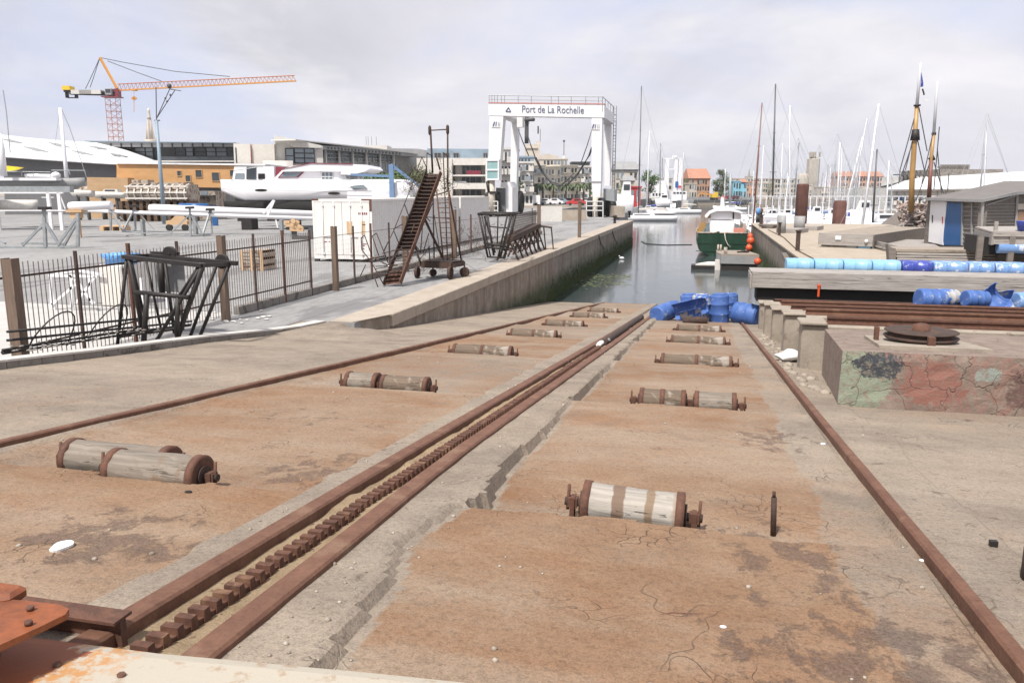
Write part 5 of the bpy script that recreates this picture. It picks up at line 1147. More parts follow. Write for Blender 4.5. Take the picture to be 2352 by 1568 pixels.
a = B.pl.p(*Z2(1503, 425)); b = B.pl.p(*Z2(1503, 650)); part('post', MB().beam((a.x, 0, 0), a, .34), 'craneblue', B.r); part('jib', MB().beam(B.pl.p(*Z2(1500, 425)), B.pl.p(*Z2(1670, 555)), .16, .2).tube(B.pl.p(*Z2(1670, 555)), B.pl.p(*Z2(1715, 590)), .1), 'craneblue', B.r); part('arm', MB().beam(B.pl.p(*Z2(1205, 500)), B.pl.p(*Z2(1500, 512)), .14, .18), 'craneblue', B.r)
# -- palms and cars of the street
def palm(px, label, D=185, topy=417, base=462):
    a = gp(px, D); hh = H + (440 - topy) * D / f; root = thing('palm_tree', label, 'palm', (a.x, a.y, 0), 0, 'palms on the street'); part('trunk', MB().path([(0, 0, 0), (.1, 0, hh * .5), (0, 0, hh * .85)], [.28, .2, .22], 7), 'bark', root); m = MB()
    for k in range(22):
        an = k * 2.4; L = 2.1 * R.uniform(.8, 1.1); pts = []
        for j in range(5): t = j / 4; pts.append(Vector((math.cos(an) * L * t, math.sin(an) * L * t, hh * .85 + (.9 - .3 * (k % 3)) * t * 1.6 - 1.9 * t * t)))
        for p, q in zip(pts, pts[1:]):
            s_ = Vector((-math.sin(an), math.cos(an), 0)) * .22; m.add([p - s_, p + s_, q + s_ * .7, q - s_ * .7], [(0, 1, 2, 3)])
    part('fronds', m, 'leafd', root)
for i, (x, lab) in enumerate([(1233, 'leftmost palm before the cream street row'), (1246, 'second palm from the left, close beside the first'), (1270, 'third palm before the cream street row'), (1299, 'fourth palm, in the middle of the street row'), (1324, 'fifth and widest palm before the street row'), (1340, 'sixth palm beside the lift right leg')]): palm(x, lab)
tree('small green street tree at the right end of the cream row', 1356, 452, 416, 190, 14, nleaf=400); tree('small green tree between the white flats and the cream row', 1192, 440, 410, 150, 22, nleaf=500)
def car(name, label, px, D, mat, L=4.2, rz=0, group='vehicles parked along the far street', cat='car', h=1.45, z=0., py=None):
    a = gp(px, D); root = thing(name, label, cat, (a.x, a.y, z), PSI + rz, group); w = .85
    prof = [(-L / 2, .3), (-L / 2, .75), (-L / 2 + .15, .9), (-L * .28, .98), (-L * .14, h), (L * .2, h), (L * .36, .98), (L / 2 - .05, .88), (L / 2, .6), (L / 2, .3)] if cat == 'car' else [(-L / 2, .3), (-L / 2, h * .6), (-L * .42, h), (L / 2, h), (L / 2, .3)]
    part('body', MB().prism([(x, -w, zz_) for x, zz_ in prof], (0, 2 * w, 0)), mat, root)
    part('side_window', MB().box(-L * .12, L * .17, -w - .01, -w + .02, 1.0, h - .1) if cat == 'car' else MB().box(-L * .4, -L * .2, -w - .01, -w + .02, h * .6, h - .2), 'glass', root)
    for x in (-L * .32, L * .32): part('wheel', MB().lathe([(-.1, .31), (.1, .31)], (x, -w + .08, .31), 'y', 12), 'tyre', root)
for px, D, mt, cat, lab in ((1212, 170, 'white', 'van', 'white van parked left of the lift left rear leg'), (1232, 176, 'galv', 'car', 'grey car parked right of the white van'), (1250, 178, 'white', 'car', 'white car parked under the second palm'), (1272, 182, 'white', 'car', 'white car in the middle of the row'), (1287, 184, 'bluegrey', 'car', 'blue-grey car near the middle of the row'), (1306, 188, 'galv', 'car', 'silver car under the fourth palm'), (1324, 172, 'red', 'car', 'dark red car standing nearer than the others'), (1345, 190, 'white', 'car', 'white car at the right end of the row')):
    car('parked_' + cat, lab, px, D, mt, 4.2 if cat == 'car' else 5.2, cat=cat, h=1.45 if cat == 'car' else 2.2)
m = MB(); m.box(-60, 60, 0, .3, 0, .35); 
P0 = gp(1270, 150); m.v = [Matrix.Translation(P0) @ Matrix.Rotation(PSI, 4, 'Z') @ Vector((v.x * .25, v.y, v.z)) for v in m.v]; solo('low_wall', m, 'conc_lt', 'low pale kerb wall before the street in front of the cream houses', 'wall')
# dock slot seen through the lift
B = Bld('dock_coping', 'pale concrete edge of the lift dock in the yard between the lift legs', 'dock', cam_pl(1190, 1360, 80), conv=ZF)
B.box('coping', (960, 1310, 1200, 1330), 0, 1.0, 'pale', base=.0); B.box('coping', (1200, 1345, 1470, 1362), 3, 3.6, 'conc_lt', base=0)
# ---- boat lift
YF, YB = 92., 102.4
root = thing('boat_lift', 'tall white straddling boat lift with PORT lettering across its front beam', 'boat lift', (-17.5, 92, 0)); root['label'] = 'tall white straddle boat lift with navy lettering across its front beam'
def hx(pts0, pts1): return MB().hexa(pts0 + pts1)
tl, tr, bl, br = [atY(*p, YF) for p in ((1122, 237.5), (1388, 240.5), (1122, 265.5), (1388, 270.5))]; dY = Vector((0, 1.5, 0))
part('front_beam', MB().hexa([bl, br, br + dY, bl + dY, tl, tr, tr + dY, tl + dY]), 'white', root, world=True)
part('red_trim', MB().hexa([tl + Vector((0, -.04, .0)), tr + Vector((0, -.04, 0)), tr + dY, tl + dY, tl + Vector((0, -.04, .12)), tr + Vector((0, -.04, .12)), tr + dY + Vector((0, 0, .12)), tl + dY + Vector((0, 0, .12))]), M('red_trim', (.45, .2, .18), bump=0, fine=0), root, world=True)
b3, t3 = Vector((br.x, YB, br.z)), Vector((tr.x, YB, tr.z)); part('side_beam', MB().hexa([br + Vector((-1.4, 1.5, .1)), br + Vector((-.05, 1.5, .1)), b3 + Vector((-.05, 0, .1)), b3 + Vector((-1.4, 0, .1)), tr + Vector((-1.4, 1.5, -.1)), tr + Vector((-.05, 1.5, -.1)), t3 + Vector((-.05, 0, -.1)), t3 + Vector((-1.4, 0, -.1))]), 'white', root, world=True)
b4, t4 = Vector((bl.x, YB, bl.z)), Vector((tl.x, YB, tl.z)); part('side_beam', MB().hexa([bl + Vector((.2, 1.5, .1)), bl + Vector((1.5, 1.5, .1)), b4 + Vector((1.5, 0, .1)), b4 + Vector((.2, 0, .1)), tl + Vector((.2, 1.5, -.1)), tl + Vector((1.5, 1.5, -.1)), t4 + Vector((1.5, 0, -.1)), t4 + Vector((.2, 0, -.1))]), 'white', root, world=True)
def leg(pts, Y, dep, nm='leg', mat='white', base=None):
    P = [atY(*ZF(*p), Y) for p in pts]
    if base is not None: P[2].z = base; P[3].z = base
    return part(nm, MB().prism(P, (0, dep, 0)), mat, root, world=True)
leg([(400, 300), (552, 302), (515, 800), (385, 800)], YF + .05, 1.3)
leg([(385, 800), (515, 800), (505, 1020), (375, 1020)], YF + .8, .6)
leg([(1525, 320), (1640, 322), (1628, 1030), (1525, 1030)], YF + .05, 1.3); leg([(1525, 1030), (1628, 1030), (1620, 1200), (1540, 1210)], YF + .2, 1.0)
leg([(640, 300), (715, 300), (695, 1090), (625, 1090)], YB, 1.1); leg([(1665, 300), (1740, 300), (1725, 1080), (1665, 1080)], YB, 1.1)
leg([(625, 1090), (700, 1090), (690, 1340), (640, 1340)], YB - .1, 1.0, base=.4)
# cab, boxes
a = atY(*ZF(366, 797), YF - .6); b = atY(*ZF(495, 1008), YF - .6); cab = part('cab', MB().box(a.x, b.x, YF - .5, YF + .75, b.z, a.z), 'teal', root, world=True)
m = MB()
for x in (a.x, b.x): m.box(x - .07, x + .07, YF - .58, YF + .8, b.z, a.z)
for z in (a.z, (a.z + b.z) / 2, b.z): m.box(a.x - .1, b.x + .1, YF - .6, YF + .8, z - .09, z + .09)
part('cab_frame', m, 'white', cab); mmv = bpy.data.objects[cab.name]
for c_ in cab.children:
    c_.data.transform(Matrix.Translation(-root.location))
leg([(470, 1100), (572, 1110), (572, 1350), (470, 1350)], YF + 1.2, 2.5, 'engine_box', 'greyclad', .5); leg([(570, 1095), (650, 1095), (650, 1355), (570, 1355)], YF + 1.4, 3, 'engine_box', 'white', .5); leg([(530, 1040), (620, 1035), (640, 1095), (520, 1095)], YF + 1.4, 3, 'tank', 'white')
leg([(1655, 1110), (1775, 1120), (1775, 1250), (1655, 1235)], YF + 1.4, 3, 'engine_box', 'galv')
# wheels: pairs of tall tyres with guards
def lw(x0, x1, y0, Y, nm='wheel'):
    a = atY(*ZF(x0, y0), Y); b = atY(*ZF(x1, y0), Y); r = a.z / 2; w = b.x - a.x
    part(nm, MB().lathe([(0, r * .72), (w * .08, r * .93), (w * .3, r), (w * .7, r), (w * .92, r * .93), (w, r * .72), (w, .1), (0, .1)], (a.x, Y + r, r), 'x', 22), 'tyre', root, world=True)
lw(326, 405, 1140, YF); lw(420, 492, 1140, YF); lw(495, 560, 1180, YF + 3); lw(1465, 1545, 1200, YF); lw(1580, 1660, 1210, YF); lw(650, 735, 1130, YB); lw(1680, 1785, 1240, YB - 2); lw(1660, 1720, 1200, YF + 3)
m = MB()
for x0, x1 in ((325, 490), (1468, 1650)):
    for y in (1250, 1300, 1350, 1430 if x0 > 1000 else 1380): m.beam(atY(*ZF(x0, y), YF - .35), atY(*ZF(x1, y), YF - .35), .09)
    for x in (x0, x1, (x0 + x1) / 2): m.beam(atY(*ZF(x, 1250), YF - .35), atY(*ZF(x, 1435 if x0 > 1000 else 1390), YF - .35), .09)
part('guard_rail', m, 'white', root, world=True)
m = MB(); m.tube(atY(*ZF(415, 1020), YF + .1), atY(*ZF(432, 1380), YF - .2), .45, .35, 10); m.tube(atY(*ZF(1565, 1200), YF - .1), atY(*ZF(1562, 1420), YF - .1), .3, .3, 8); part('steering_leg', m, 'stone', root, world=True)
m = MB(); m.tube(atY(*ZF(380, 1030), YF - .2), atY(*ZF(400, 1150), YF - .2), .25, n=6); m.box(*[v for v in (atY(*ZF(410, 1140), YF).x, atY(*ZF(490, 1140), YF).x)], YF - .5, YF, atY(*ZF(410, 1165), YF).z, atY(*ZF(410, 1140), YF).z); part('steering_arm', m, 'black', root, world=True)
# rail on top
m = MB(); pts = [(395, 80), (565, 83), (1090, 92), (1600, 98), (1645, 98)]
ptsB = [(395, 172), (565, 174), (1090, 182), (1600, 190), (1645, 192)]
for (p, q), (r_, s_) in zip(zip(pts, pts[1:]), zip(ptsB, ptsB[1:])): m.tube(atY(*ZF(*p), YF), atY(*ZF(*q), YF), .05, n=5); m.tube(atY(*ZF(p[0], (p[1] + r_[1]) / 2), YF), atY(*ZF(q[0], (q[1] + s_[1]) / 2), YF), .03, n=4)
for x in (395, 425, 455, 485, 530, 565, 715, 860, 1080, 1160, 1300, 1460, 1600, 1645): m.tube(atY(*ZF(x, 82 + (x - 395) * .013), YF), atY(*ZF(x, 173 + (x - 395) * .015), YF), .035, n=4)
A_ = atY(*ZF(1645, 98), YF); A2 = Vector((A_.x, YB, A_.z)); m.tube(A_, A2, .05, n=5)
for k in range(5): p = A_.lerp(A2, k / 4); m.tube(p, p - Vector((0, 0, 1.6)), .04, n=4)
part('walkway_rail', m, 'galv', root, world=True)
m = MB(); a = atY(*ZF(1770, 200), YB); b = atY(*ZF(1800, 200), YB)
for x in (a.x, b.x): m.tube((x, YB, 1), (x, YB, a.z), .05, n=4)
z = 1.
while z < a.z: m.tube((a.x, YB, z), (b.x, YB, z), .03, n=4); z += .4
for k in range(6): z = 2.5 + k * 1.8; m.path([(a.x, YB, z), (a.x + .1, YB - .7, z), (b.x - .1, YB - .7, z), (b.x, YB, z)], .03, 4)
m.tube(atY(*ZF(1740, 290), YB), atY(*ZF(1800, 292), YB), .06, n=4); part('access_ladder', m, 'galv', root, world=True)
# winches and slings
m = MB(); m.tube(atY(*ZF(555, 305), YF + 1), atY(*ZF(700, 350), YB - 4), .3, n=6); a = atY(*ZF(700, 315), YF + 4); b = atY(*ZF(815, 430), YF + 4); m.box(a.x, a.x + .7, YF + 4, YF + 5, b.z, a.z).box(a.x + .9, b.x, YF + 4.2, YF + 5.2, b.z + .4, a.z); part('winch', m, 'white', root, world=True)
m = MB(); a = atY(*ZF(790, 310), YF + 3.9); m.box(a.x, a.x + .45, YF + 3.7, YF + 3.95, a.z - 3.2, a.z); c = atY(*ZF(840, 350), YF + 3.5); m.lathe([(-.6, .15), (-.5, .22), (.55, .22), (.65, .12)], c, 'x', 10); part('floodlight', m, 'dkgrey', root, world=True)
for pts, w, Y in (([(715, 455), (760, 580), (832, 750)], .12, YF + 4), ([(795, 440), (850, 620), (905, 770)], .12, YF + 7), ([(905, 770), (985, 930), (1080, 1040), (1180, 1078)], .3, YF + 7), ([(1528, 460), (1480, 620), (1410, 820)], .1, YF + 4), ([(1528, 655), (1500, 740), (1440, 840), (1370, 950), (1240, 1085)], .22, YF + 4), ([(1330, 930), (1270, 1000), (1185, 1078)], .2, YF + 7), ([(1080, 1050), (1130, 1068), (1240, 1083)], .14, YF + 4)):
    part('sling', MB().path([atY(*ZF(*p), Y) for p in pts], w * .55, 6), 'dkgrey', root, world=True)
part('pendant', MB().box(*(lambda q: (q.x - .06, q.x + .06, YF + 5, YF + 5.2, q.z, q.z + .9))(atY(*ZF(933, 505), YF + 5))), 'black', root, world=True)
# lettering
def text(body, size, root, p, ang, mat='letter', ext=.02, name='lettering', sx=1.):
    cu = bpy.data.curves.new(name, 'FONT'); cu.body = body; cu.size = size; cu.extrude = ext; o = bpy.data.objects.new('tmp', cu); COL.objects.link(o)
    bpy.context.view_layer.update(); dg = bpy.context.evaluated_depsgraph_get(); me = bpy.data.meshes.new_from_object(o.evaluated_get(dg)); bpy.data.objects.remove(o); me.name = name
    me.transform(Matrix.Translation(Vector(p) - root.location) @ Matrix.Rotation(ang, 4, 'Z') @ Matrix.Rotation(math.pi / 2, 4, 'X') @ Matrix.Diagonal((sx, 1, 1, 1))); me.materials.clear(); me.materials.append(MT[mat]); o = bpy.data.objects.new(name, me); COL.objects.link(o); o.parent = root
    return o
a = atY(*ZF(752, 270), YF - .03); b = atY(*ZF(1432, 283), YF - .03)
t_ = text('Port de La Rochelle', 1.0, root, (a.x, YF - .03, a.z), 0, sx=1)
w_ = max(v.co.x for v in t_.data.vertices) - min(v.co.x for v in t_.data.vertices); hx_ = (b.x - a.x) / w_; x0_ = min(v.co.x for v in t_.data.vertices); z0_ = min(v.co.z for v in t_.data.vertices); slope = (b.z - a.z) / (b.x - a.x)
for v in t_.data.vertices: u = (v.co.x - x0_) * hx_; v.co.x = x0_ + u; v.co.z = z0_ + (v.co.z - z0_) * 1.12 + slope * u
m = MB(); tri = [atY(*ZF(*p), YF - .04) for p in ((578, 258), (608, 216), (632, 262))]
for i in range(3): m.tube(tri[i], tri[(i + 1) % 3], .055, n=4)
part('emblem', m, 'letter', root, world=True)
for x0 in (430, 1525):
    m = MB(); y0 = 372 if x0 < 1000 else 397
    for dx, w, sl in ((0, 16, 14), (32, 10, 6), (62, 5, 0), (78, 5, 0)): m.prism([atY(*ZF(x0 + dx, y0 + 46), YF - .01), atY(*ZF(x0 + dx + w, y0 + 46), YF - .01), atY(*ZF(x0 + dx + w + sl, y0), YF - .01), atY(*ZF(x0 + dx + sl + 4, y0), YF - .01)], (0, .04, 0))
    part('stripe_mark', m, 'letter', root, world=True)
    P = [atY(*ZF(x0 - 10, y0 + 60), YF - .005), atY(*ZF(x0 + 88, y0 + 62), YF - .005)]; part('plate_edge', MB().beam(P[0], P[1], .04), 'galv', root, world=True)
# ================================================================== YARD BOATS AND STANDS
def loft(secs, mb=None):
    """secs: list of (x, [(y, z), ...]) cross-section rings"""
    mb = mb or MB(); return mb.rings([[Vector((x, y, z)) for y, z in r] for x, r in secs])
def hull_secs(x0, x1, w, zk, zd, bow=1, n=12, sheer=.12, fine=.9, y0=0., flare=.82, tr=.8):
    """boat hull from bow x0 to stern x1; ring = keel-bilge-gunwale loop"""
    o = []
    for i in range(n + 1):
        t = i / n; b = w * min(1, (1 - (1 - t) ** 2.2) * 1.05) * (1 - (1 - tr) * max(0, t - .6) / .4); b = max(b, .03)
        k = zk + (zd - zk) * (.55 * max(0, 1 - t / .12) if fine else 0); d = zd + sheer * (1 - t) ** 2; x = x0 + (x1 - x0) * t
        o.append((x, [(y0, k), (y0 + b * flare * .75, k + (d - k) * .14), (y0 + b * .95, k + (d - k) * .5), (y0 + b, d), (y0 - b, d), (y0 - b * .95, k + (d - k) * .5), (y0 - b * flare * .75, k + (d - k) * .14)]))
    return o
pl = cam_pl(495, 900, 62); B = Bld('catamaran', 'big white motor catamaran stored ashore with dark red window trims', 'catamaran', pl, conv=Z2)
q = B.q; xb, zd = q(212, 548); xs, _ = q(1640, 600); zk = q(300, 790)[1]; zw = q(300, 702)[1]; U = 62 / f * .3125
for y0, nm in ((1.1, 'near'), (6.6, 'far')):
    secs = hull_secs(xb, xs, 1.1, zw, zd - .1, sheer=.25, y0=y0, flare=1.05, n=16); h_ = part('hull', loft(secs), 'gelcoat', B.r)
    part('antifouling', loft(hull_secs(xb + .15, xs - .3, 1.06, zk, zw + .06, sheer=0, y0=y0, flare=1.25, n=14)), 'dark', B.r)
part('bridge_deck', MB().bbox(xb + 3.2, xs - .5, .8, 6.9, zd - .75, zd + .15, .15), 'gelcoat', B.r)
part('stripe', MB().beam((xb + .3, -.02, q(300, 567)[1]), (xs - 3, -.02, q(1170, 600)[1]), .03, .025).beam((xb + .3, -.04, q(300, 605)[1]), (xs - 3, -.04, q(1170, 632)[1]), .03, .02), 'midgrey', B.r)
for x, y in ((545, 615), (1082, 638)):
    c = B.pl.p(*Z2(x, y), -.03); part('porthole', MB().rings([[(c.x + .46 * math.cos(a), yy_, c.z + .11 * math.sin(a)) for a in [k * math.pi / 10 for k in range(20)]] for yy_ in (-.06, .1)]), 'dark', B.r)
yc0, yc1 = 1.0, 6.7
def cpoly(nm, pts, y0, y1, mat, parent=None): P = [B.pl.p(*Z2(*p), y0) for p in pts]; return part(nm, MB().prism(P, (0, y1 - y0, 0)), mat, parent or B.r)
cpoly('cabin', [(560, 560), (640, 530), (690, 478), (1150, 478), (1190, 560)], yc0, yc1, 'gelcoat')
cpoly('windscreen', [(668, 524), (712, 476), (862, 480), (820, 522)], yc0 - .08, yc1 + .05, 'maroon'); cpoly('side_glass', [(682, 518), (722, 481), (845, 484), (808, 516)], yc0 - .12, yc1 + .09, 'glassl')
w_ = cpoly('saloon_window', [(992, 480), (1072, 478), (1076, 550), (994, 548)], yc0 - .06, yc0 + .1, 'glassl')
mm = MB(); 
for x in (992, 1018, 1046, 1074): mm.tube(B.pl.p(*Z2(x, 480), yc0 - .09), B.pl.p(*Z2(x, 549), yc0 - .09), .025, n=4)
for y in (480, 515, 549): mm.tube(B.pl.p(*Z2(992, y), yc0 - .09), B.pl.p(*Z2(1076, y), yc0 - .09), .025, n=4)
part('frame', mm, 'white', w_)
P = [(692, 472), (760, 440), (912, 416), (1220, 424), (1325, 428), (1350, 455), (1300, 480), (1200, 502), (1130, 498), (1140, 478), (980, 476), (700, 478)]; cpoly('hardtop', P, yc0 - .3, yc1 + .3, 'gelcoat')
cpoly('trim', [(700, 458), (912, 412), (1220, 420), (1218, 426), (914, 419), (760, 448)], yc0 - .36, yc0 - .2, 'maroon')
cpoly('pillar', [(1080, 478), (1118, 474), (1122, 552), (1080, 552)], yc0 - .05, yc0 + .4, 'gelcoat'); cpoly('stern_step', [(1180, 555), (1240, 560), (1380, 612), (1480, 655), (1640, 655), (1640, 700), (1180, 700)], .1, 2.2, 'gelcoat')
cpoly('stern_window', [(1200, 582), (1300, 572), (1325, 600), (1230, 610)], .02, .2, 'glassl')
m = MB(); 
for pts in ([(330, 540), (345, 470), (520, 445)], [(560, 440), (350, 440)], [(1130, 508), (1200, 510), (1205, 555)], [(1130, 530), (1200, 535)], [(1300, 430), (1298, 560)], [(1350, 515), (1385, 560), (1370, 590)]): m.path([B.pl.p(*Z2(*p), .9) for p in pts], .035, 5)
part('guard_rail', m, 'galv', B.r)
for x in (q(420, 700)[0], q(750, 700)[0], q(1100, 700)[0]): part('keel_block', MB().box(x - .4, x + .4, .3, 1.9, 0, zk + .12), 'black', B.r)
pl = cam_pl(510, 650, 80); B = Bld('motor_cruiser', 'white motor boat with a glazed wheelhouse behind the catamaran bow', 'boat', pl, conv=Z2)
B.poly('hull', [(320, 545), (700, 545), (680, 640), (330, 640)], 0, 3.4, 'gelcoat'); B.poly('cabin', [(335, 540), (350, 440), (640, 440), (645, 540)], .3, 2.6, 'gelcoat')
B.poly('cabin_window', [(352, 535), (360, 490), (420, 490), (420, 535)], .2, .2, 'glassl'); B.poly('cabin_window', [(438, 535), (440, 442), (508, 442), (508, 535)], .2, .2, 'glass'); B.poly('cabin_window', [(525, 533), (525, 492), (572, 492), (572, 533)], .2, .2, 'dark'); B.poly('red_side', [(652, 524), (652, 440), (730, 445), (690, 480), (665, 524)], .25, .2, 'maroon')
part('keel_block', MB().box(1, 2, 1, 2, 0, 1), 'black', B.r); part('keel_block', MB().box(4, 5, 1, 2, 0, 1), 'black', B.r)
# metal boat cradles
def cradle(name, label, pl, conv, fr, bk, pads, r=.05, dep=2.2):
    B = Bld(name, label, 'boat cradle', pl, 'steel boat cradles in the yard', conv); m = MB()
    for x1, y1, d1, x2, y2, d2, *rr in fr: m.beam(B.pl.p(*conv(x1, y1), d1), B.pl.p(*conv(x2, y2), d2), (rr[0] if rr else r) * 2)
    part('frame', m, 'galv', B.r)
    for x, y, d in pads: c = B.pl.p(*conv(x, y), d); part('pad', MB().box(c.x - .2, c.x + .2, c.y - .3, c.y + .3, c.z - .05, c.z + .1), 'black', B.r)
    return B
cradle('boat_cradle', 'large grey steel boat cradle at the left edge of the yard', cam_pl(40, 190, 42), ZD, [(322, 1235, 0, 335, 1525, 0, .075), (572, 1275, 0, 572, 1515, 0, .075), (165, 1510, 0, 312, 1360, 0, .06), (335, 1345, 0, 438, 1510, 0, .07), (430, 1500, 0, 570, 1300, 0, .06), (470, 1515, .6, 560, 1350, .3, .05),
    (-40, 1520, 0, 335, 1530, 0, .06), (335, 1528, 0, 582, 1512, 0, .05), (160, 1494, 1.2, 470, 1500, 1.2, .06), (-60, 1440, 1, 40, 1495, .5, .05)], None, [(330, 1240, 0)])
cradle('boat_cradle', 'light grey steel boat cradle with four upright arms in the middle of the yard', cam_pl(245, 490, 53), ZD, [(812, 1225, 1, 815, 1400, 1, .06), (815, 1245, 1, 905, 1408, 0, .05), (905, 1408, 0, 985, 1245, 1, .05), (990, 1245, 1, 994, 1400, 1, .06), (1395, 1240, 0, 1402, 1440, 0, .05), (1402, 1280, 0, 1490, 1430, 0, .05), (1490, 1430, 0, 1545, 1255, 1, .05), (1552, 1255, 1, 1557, 1425, 1, .045),
    (905, 1408, 0, 1402, 1442, 0, .035), (1402, 1442, 0, 1557, 1428, 1, .04), (900, 1400, 1, 1250, 1412, 2, .03), (1250, 1425, 0, 1390, 1285, 0, .04), (1010, 1262, 1, 1135, 1395, 1, .02), (880, 1300, 2, 990, 1400, 1, .02)], None, [(812, 1222, 1), (985, 1222, 1), (1395, 1235, 0), (1545, 1248, 1)])
m = MB(); P = cam_pl(0, 200, 52); mp = P.root('stored_mast', 'white mast laid on the left-hand cradle, round end towards the left', 'mast', 'white masts stored on trestles'); part('tube', MB().path([P.p(*ZD(510, 1222)), P.p(*ZD(540, 1222)), P.p(*ZD(820, 1215))], [.25, .29, .27], 16), 'gelcoat', mp); part('end_pad', MB().box(*(lambda c: (c.x - .3, c.x + .7, -.4, .4, c.z - .15, c.z))(P.p(*ZD(540, 1248)))), 'tan', mp)
c = P.p(*ZD(570, 1275)); part('trestle', MB().box(c.x - .35, c.x + .2, -.3, .3, c.z - .3, c.z + .1).box(c.x - .1, c.x + .1, -.1, .1, 0, c.z), 'tan', mp)
P = cam_pl(340, 760, 56); mp = P.root('stored_mast', 'long white mast running from the rusty hull to behind the container', 'mast', 'white masts stored on trestles'); part('tube', MB().path([P.p(*ZD(1100, 1235)), P.p(*ZD(1130, 1238)), P.p(*ZD(2300, 1278))], [.25, .30, .22], 14), 'gelcoat', mp)
part('trestle', MB().box(3, 3.2, -.2, .2, 0, 1.2), 'galv', mp); part('trestle', MB().box(9.0, 9.2, -.2, .2, 0, 1), 'galv', mp)
P = cam_pl(250, 760, 54); mp = P.root('stored_mast', 'thin white boom lying below the long mast across the yard', 'mast', 'white masts stored on trestles'); part('tube', MB().path([P.p(*ZD(610, 1252)), P.p(*ZD(1100, 1272)), P.p(*ZD(2300, 1312))], .13, 10), 'gelcoat', mp)
m = MB(); m.beam(P.p(*ZD(1935, 1275)), P.p(*ZD(2010, 1180)), .12).beam(P.p(*ZD(1960, 1305)), P.p(*ZD(2015, 1178)), .14).beam(P.p(*ZD(2025, 1310)), P.p(*ZD(2042, 1380)), .08); part('strut', m, 'gelcoat', mp)
part('trestle', MB().box(2, 2.15, -.2, .2, 0, 1.1), 'galv', mp); part('trestle', MB().box(12, 12.15, -.2, .2, 0, .9), 'galv', mp)
# skeleton hull
pl = cam_pl(275, 430, 80); B = Bld('skeleton_hull', 'brown wooden hull frame with open ribs resting on blocks in the yard', 'hull', pl, conv=ZE)
x0, zt = B.q(1215, 500); x1, _ = B.q(1825, 500); zb = B.q(1300, 690)[1]; L = x1 - x0
M('old_hull', (.30, .24, .19), (.52, .46, .39), 1.5, .85, bump=.3, spot=2.5, spotc=(.16, .11, .08), spots=.52); MT['oldhull'] = MC['old_hull']
part('planking', MB().rings([[(x0 + L * t, y, zt - (zt - zb) * v) for y, v in ((1.5, 0), (.35, .12), (-.1 + .3 * abs(t - .5), .45), (.3, .8), (1.2, 1), (3, 1), (3.4, .5), (3, 0))] for t in [k / 8 for k in range(9)]]), 'oldhull', B.r)
m = MB()
for k in range(9):
    x = x0 + L * (.04 + .92 * k / 8); m.path([(x, 1.3, zt + .05), (x, .2, zt - (zt - zb) * .12), (x, -.25 + .25 * abs(k / 8 - .5), zt - (zt - zb) * .45), (x, .15, zt - (zt - zb) * .8)], .07, 5)
for v in (.1, .42, .72): m.beam((x0, .0 - .1 * (v == .42), zt - (zt - zb) * v), (x1, 0 - .1 * (v == .42), zt - (zt - zb) * v), .08, .14)
part('ribs', m, 'offwhite', B.r)
part('deckhouse', MB().box(x0 + .3, x0 + 1.9, 1, 2.5, zt, zt + .45).box(x0 + 2.2, x1 - .3, 1, 2.6, zt - .1, zt + .2), 'oldhull', B.r)
m = MB()
for k in range(11): x = x0 - .8 + L * 1.1 * k / 10; m.box(x, x + .35, .2, 2.4, 0, zb + .25)
m.box(x0 - .8, x1, .4, .6, zb - .4, zb - .2); part('blocks', m, 'weedy', B.r)
B = Bld('work_cabin', 'small pale blue-windowed cabin right of the skeleton hull', 'cabin', cam_pl(430, 520, 86), conv=ZE)
B.box('wall', (1828, 565, 2110, 690), 0, 3, 'oldhull', base=0); B.box('canopy', (1840, 605, 2085, 615), -1, 0, 'dkgrey'); 
for x in (1830, 1880, 1965): B.box('window', (x, 568, x + 68, 604), -.08, 0, 'glassl')
m = MB(); p = B.pl.p(*ZE(1740, 708)); p2 = B.pl.p(*ZE(2040, 712)); 
solo_ = Bld('tarp_roll', 'bright blue tarpaulin roll lying before the small cabin', 'tarpaulin', cam_pl(430, 520, 70), conv=ZE); part('roll', MB().path([solo_.pl.p(*ZE(1755, 710)), solo_.pl.p(*ZE(2045, 712))], .22, 8).box(2, 2.4, .0, .3, 0, solo_.pl.p(*ZE(1755, 710)).z), 'panelblue', solo_.r)
# small boats in the middle left
def small_boat(name, label, x0, x1, yt, yb, D, conv, mat='offwhite', group=None, cab=True, base=0., cabmat='offwhite'):
    a = conv(x0, yt); b = conv(x1, yt); pl = cam_pl(a[0], b[0], D); B = Bld(name, label, 'boat', pl, group, conv); xa, za = B.q(x0, yt); xb_, _ = B.q(x1, yt); zb_ = B.q(x0, yb)[1]
    w = min(1.3, (xb_ - xa) * .2); part('hull', loft(hull_secs(xa, xb_, w, zb_, za, y0=w, n=10, sheer=.15)), mat, B.r)
    if cab: c0 = xa + (xb_ - xa) * .35; c1 = xa + (xb_ - xa) * .8; h = (za - zb_) * .55; o = part('cabin', MB().prism([(c0, w * .4, za), (c1, w * .4, za), (c1 - .05, w * .4, za + h), (c0 + h * .8, w * .4, za + h)], (0, w * 1.2, 0)), cabmat, B.r); part('window', MB().box(c0 + h, c1 - .3, w * .4 - .03, w * .4 + .02, za + h * .35, za + h * .8), 'glass', o)
    if base is not None and zb_ > .3: part('stand', MB().box(xa + (xb_ - xa) * .3, xa + (xb_ - xa) * .35, w * .5, w * 1.5, base, zb_ + .25).box(xa + (xb_ - xa) * .7, xa + (xb_ - xa) * .75, w * .5, w * 1.5, base, zb_ + .25), 'dkgrey', B.r)
    return B
small_boat('stored_boat', 'beige cabin boat behind the rusty hull on the left of the yard', 700, 1060, 530, 600, 92, ZE, 'oldhull')
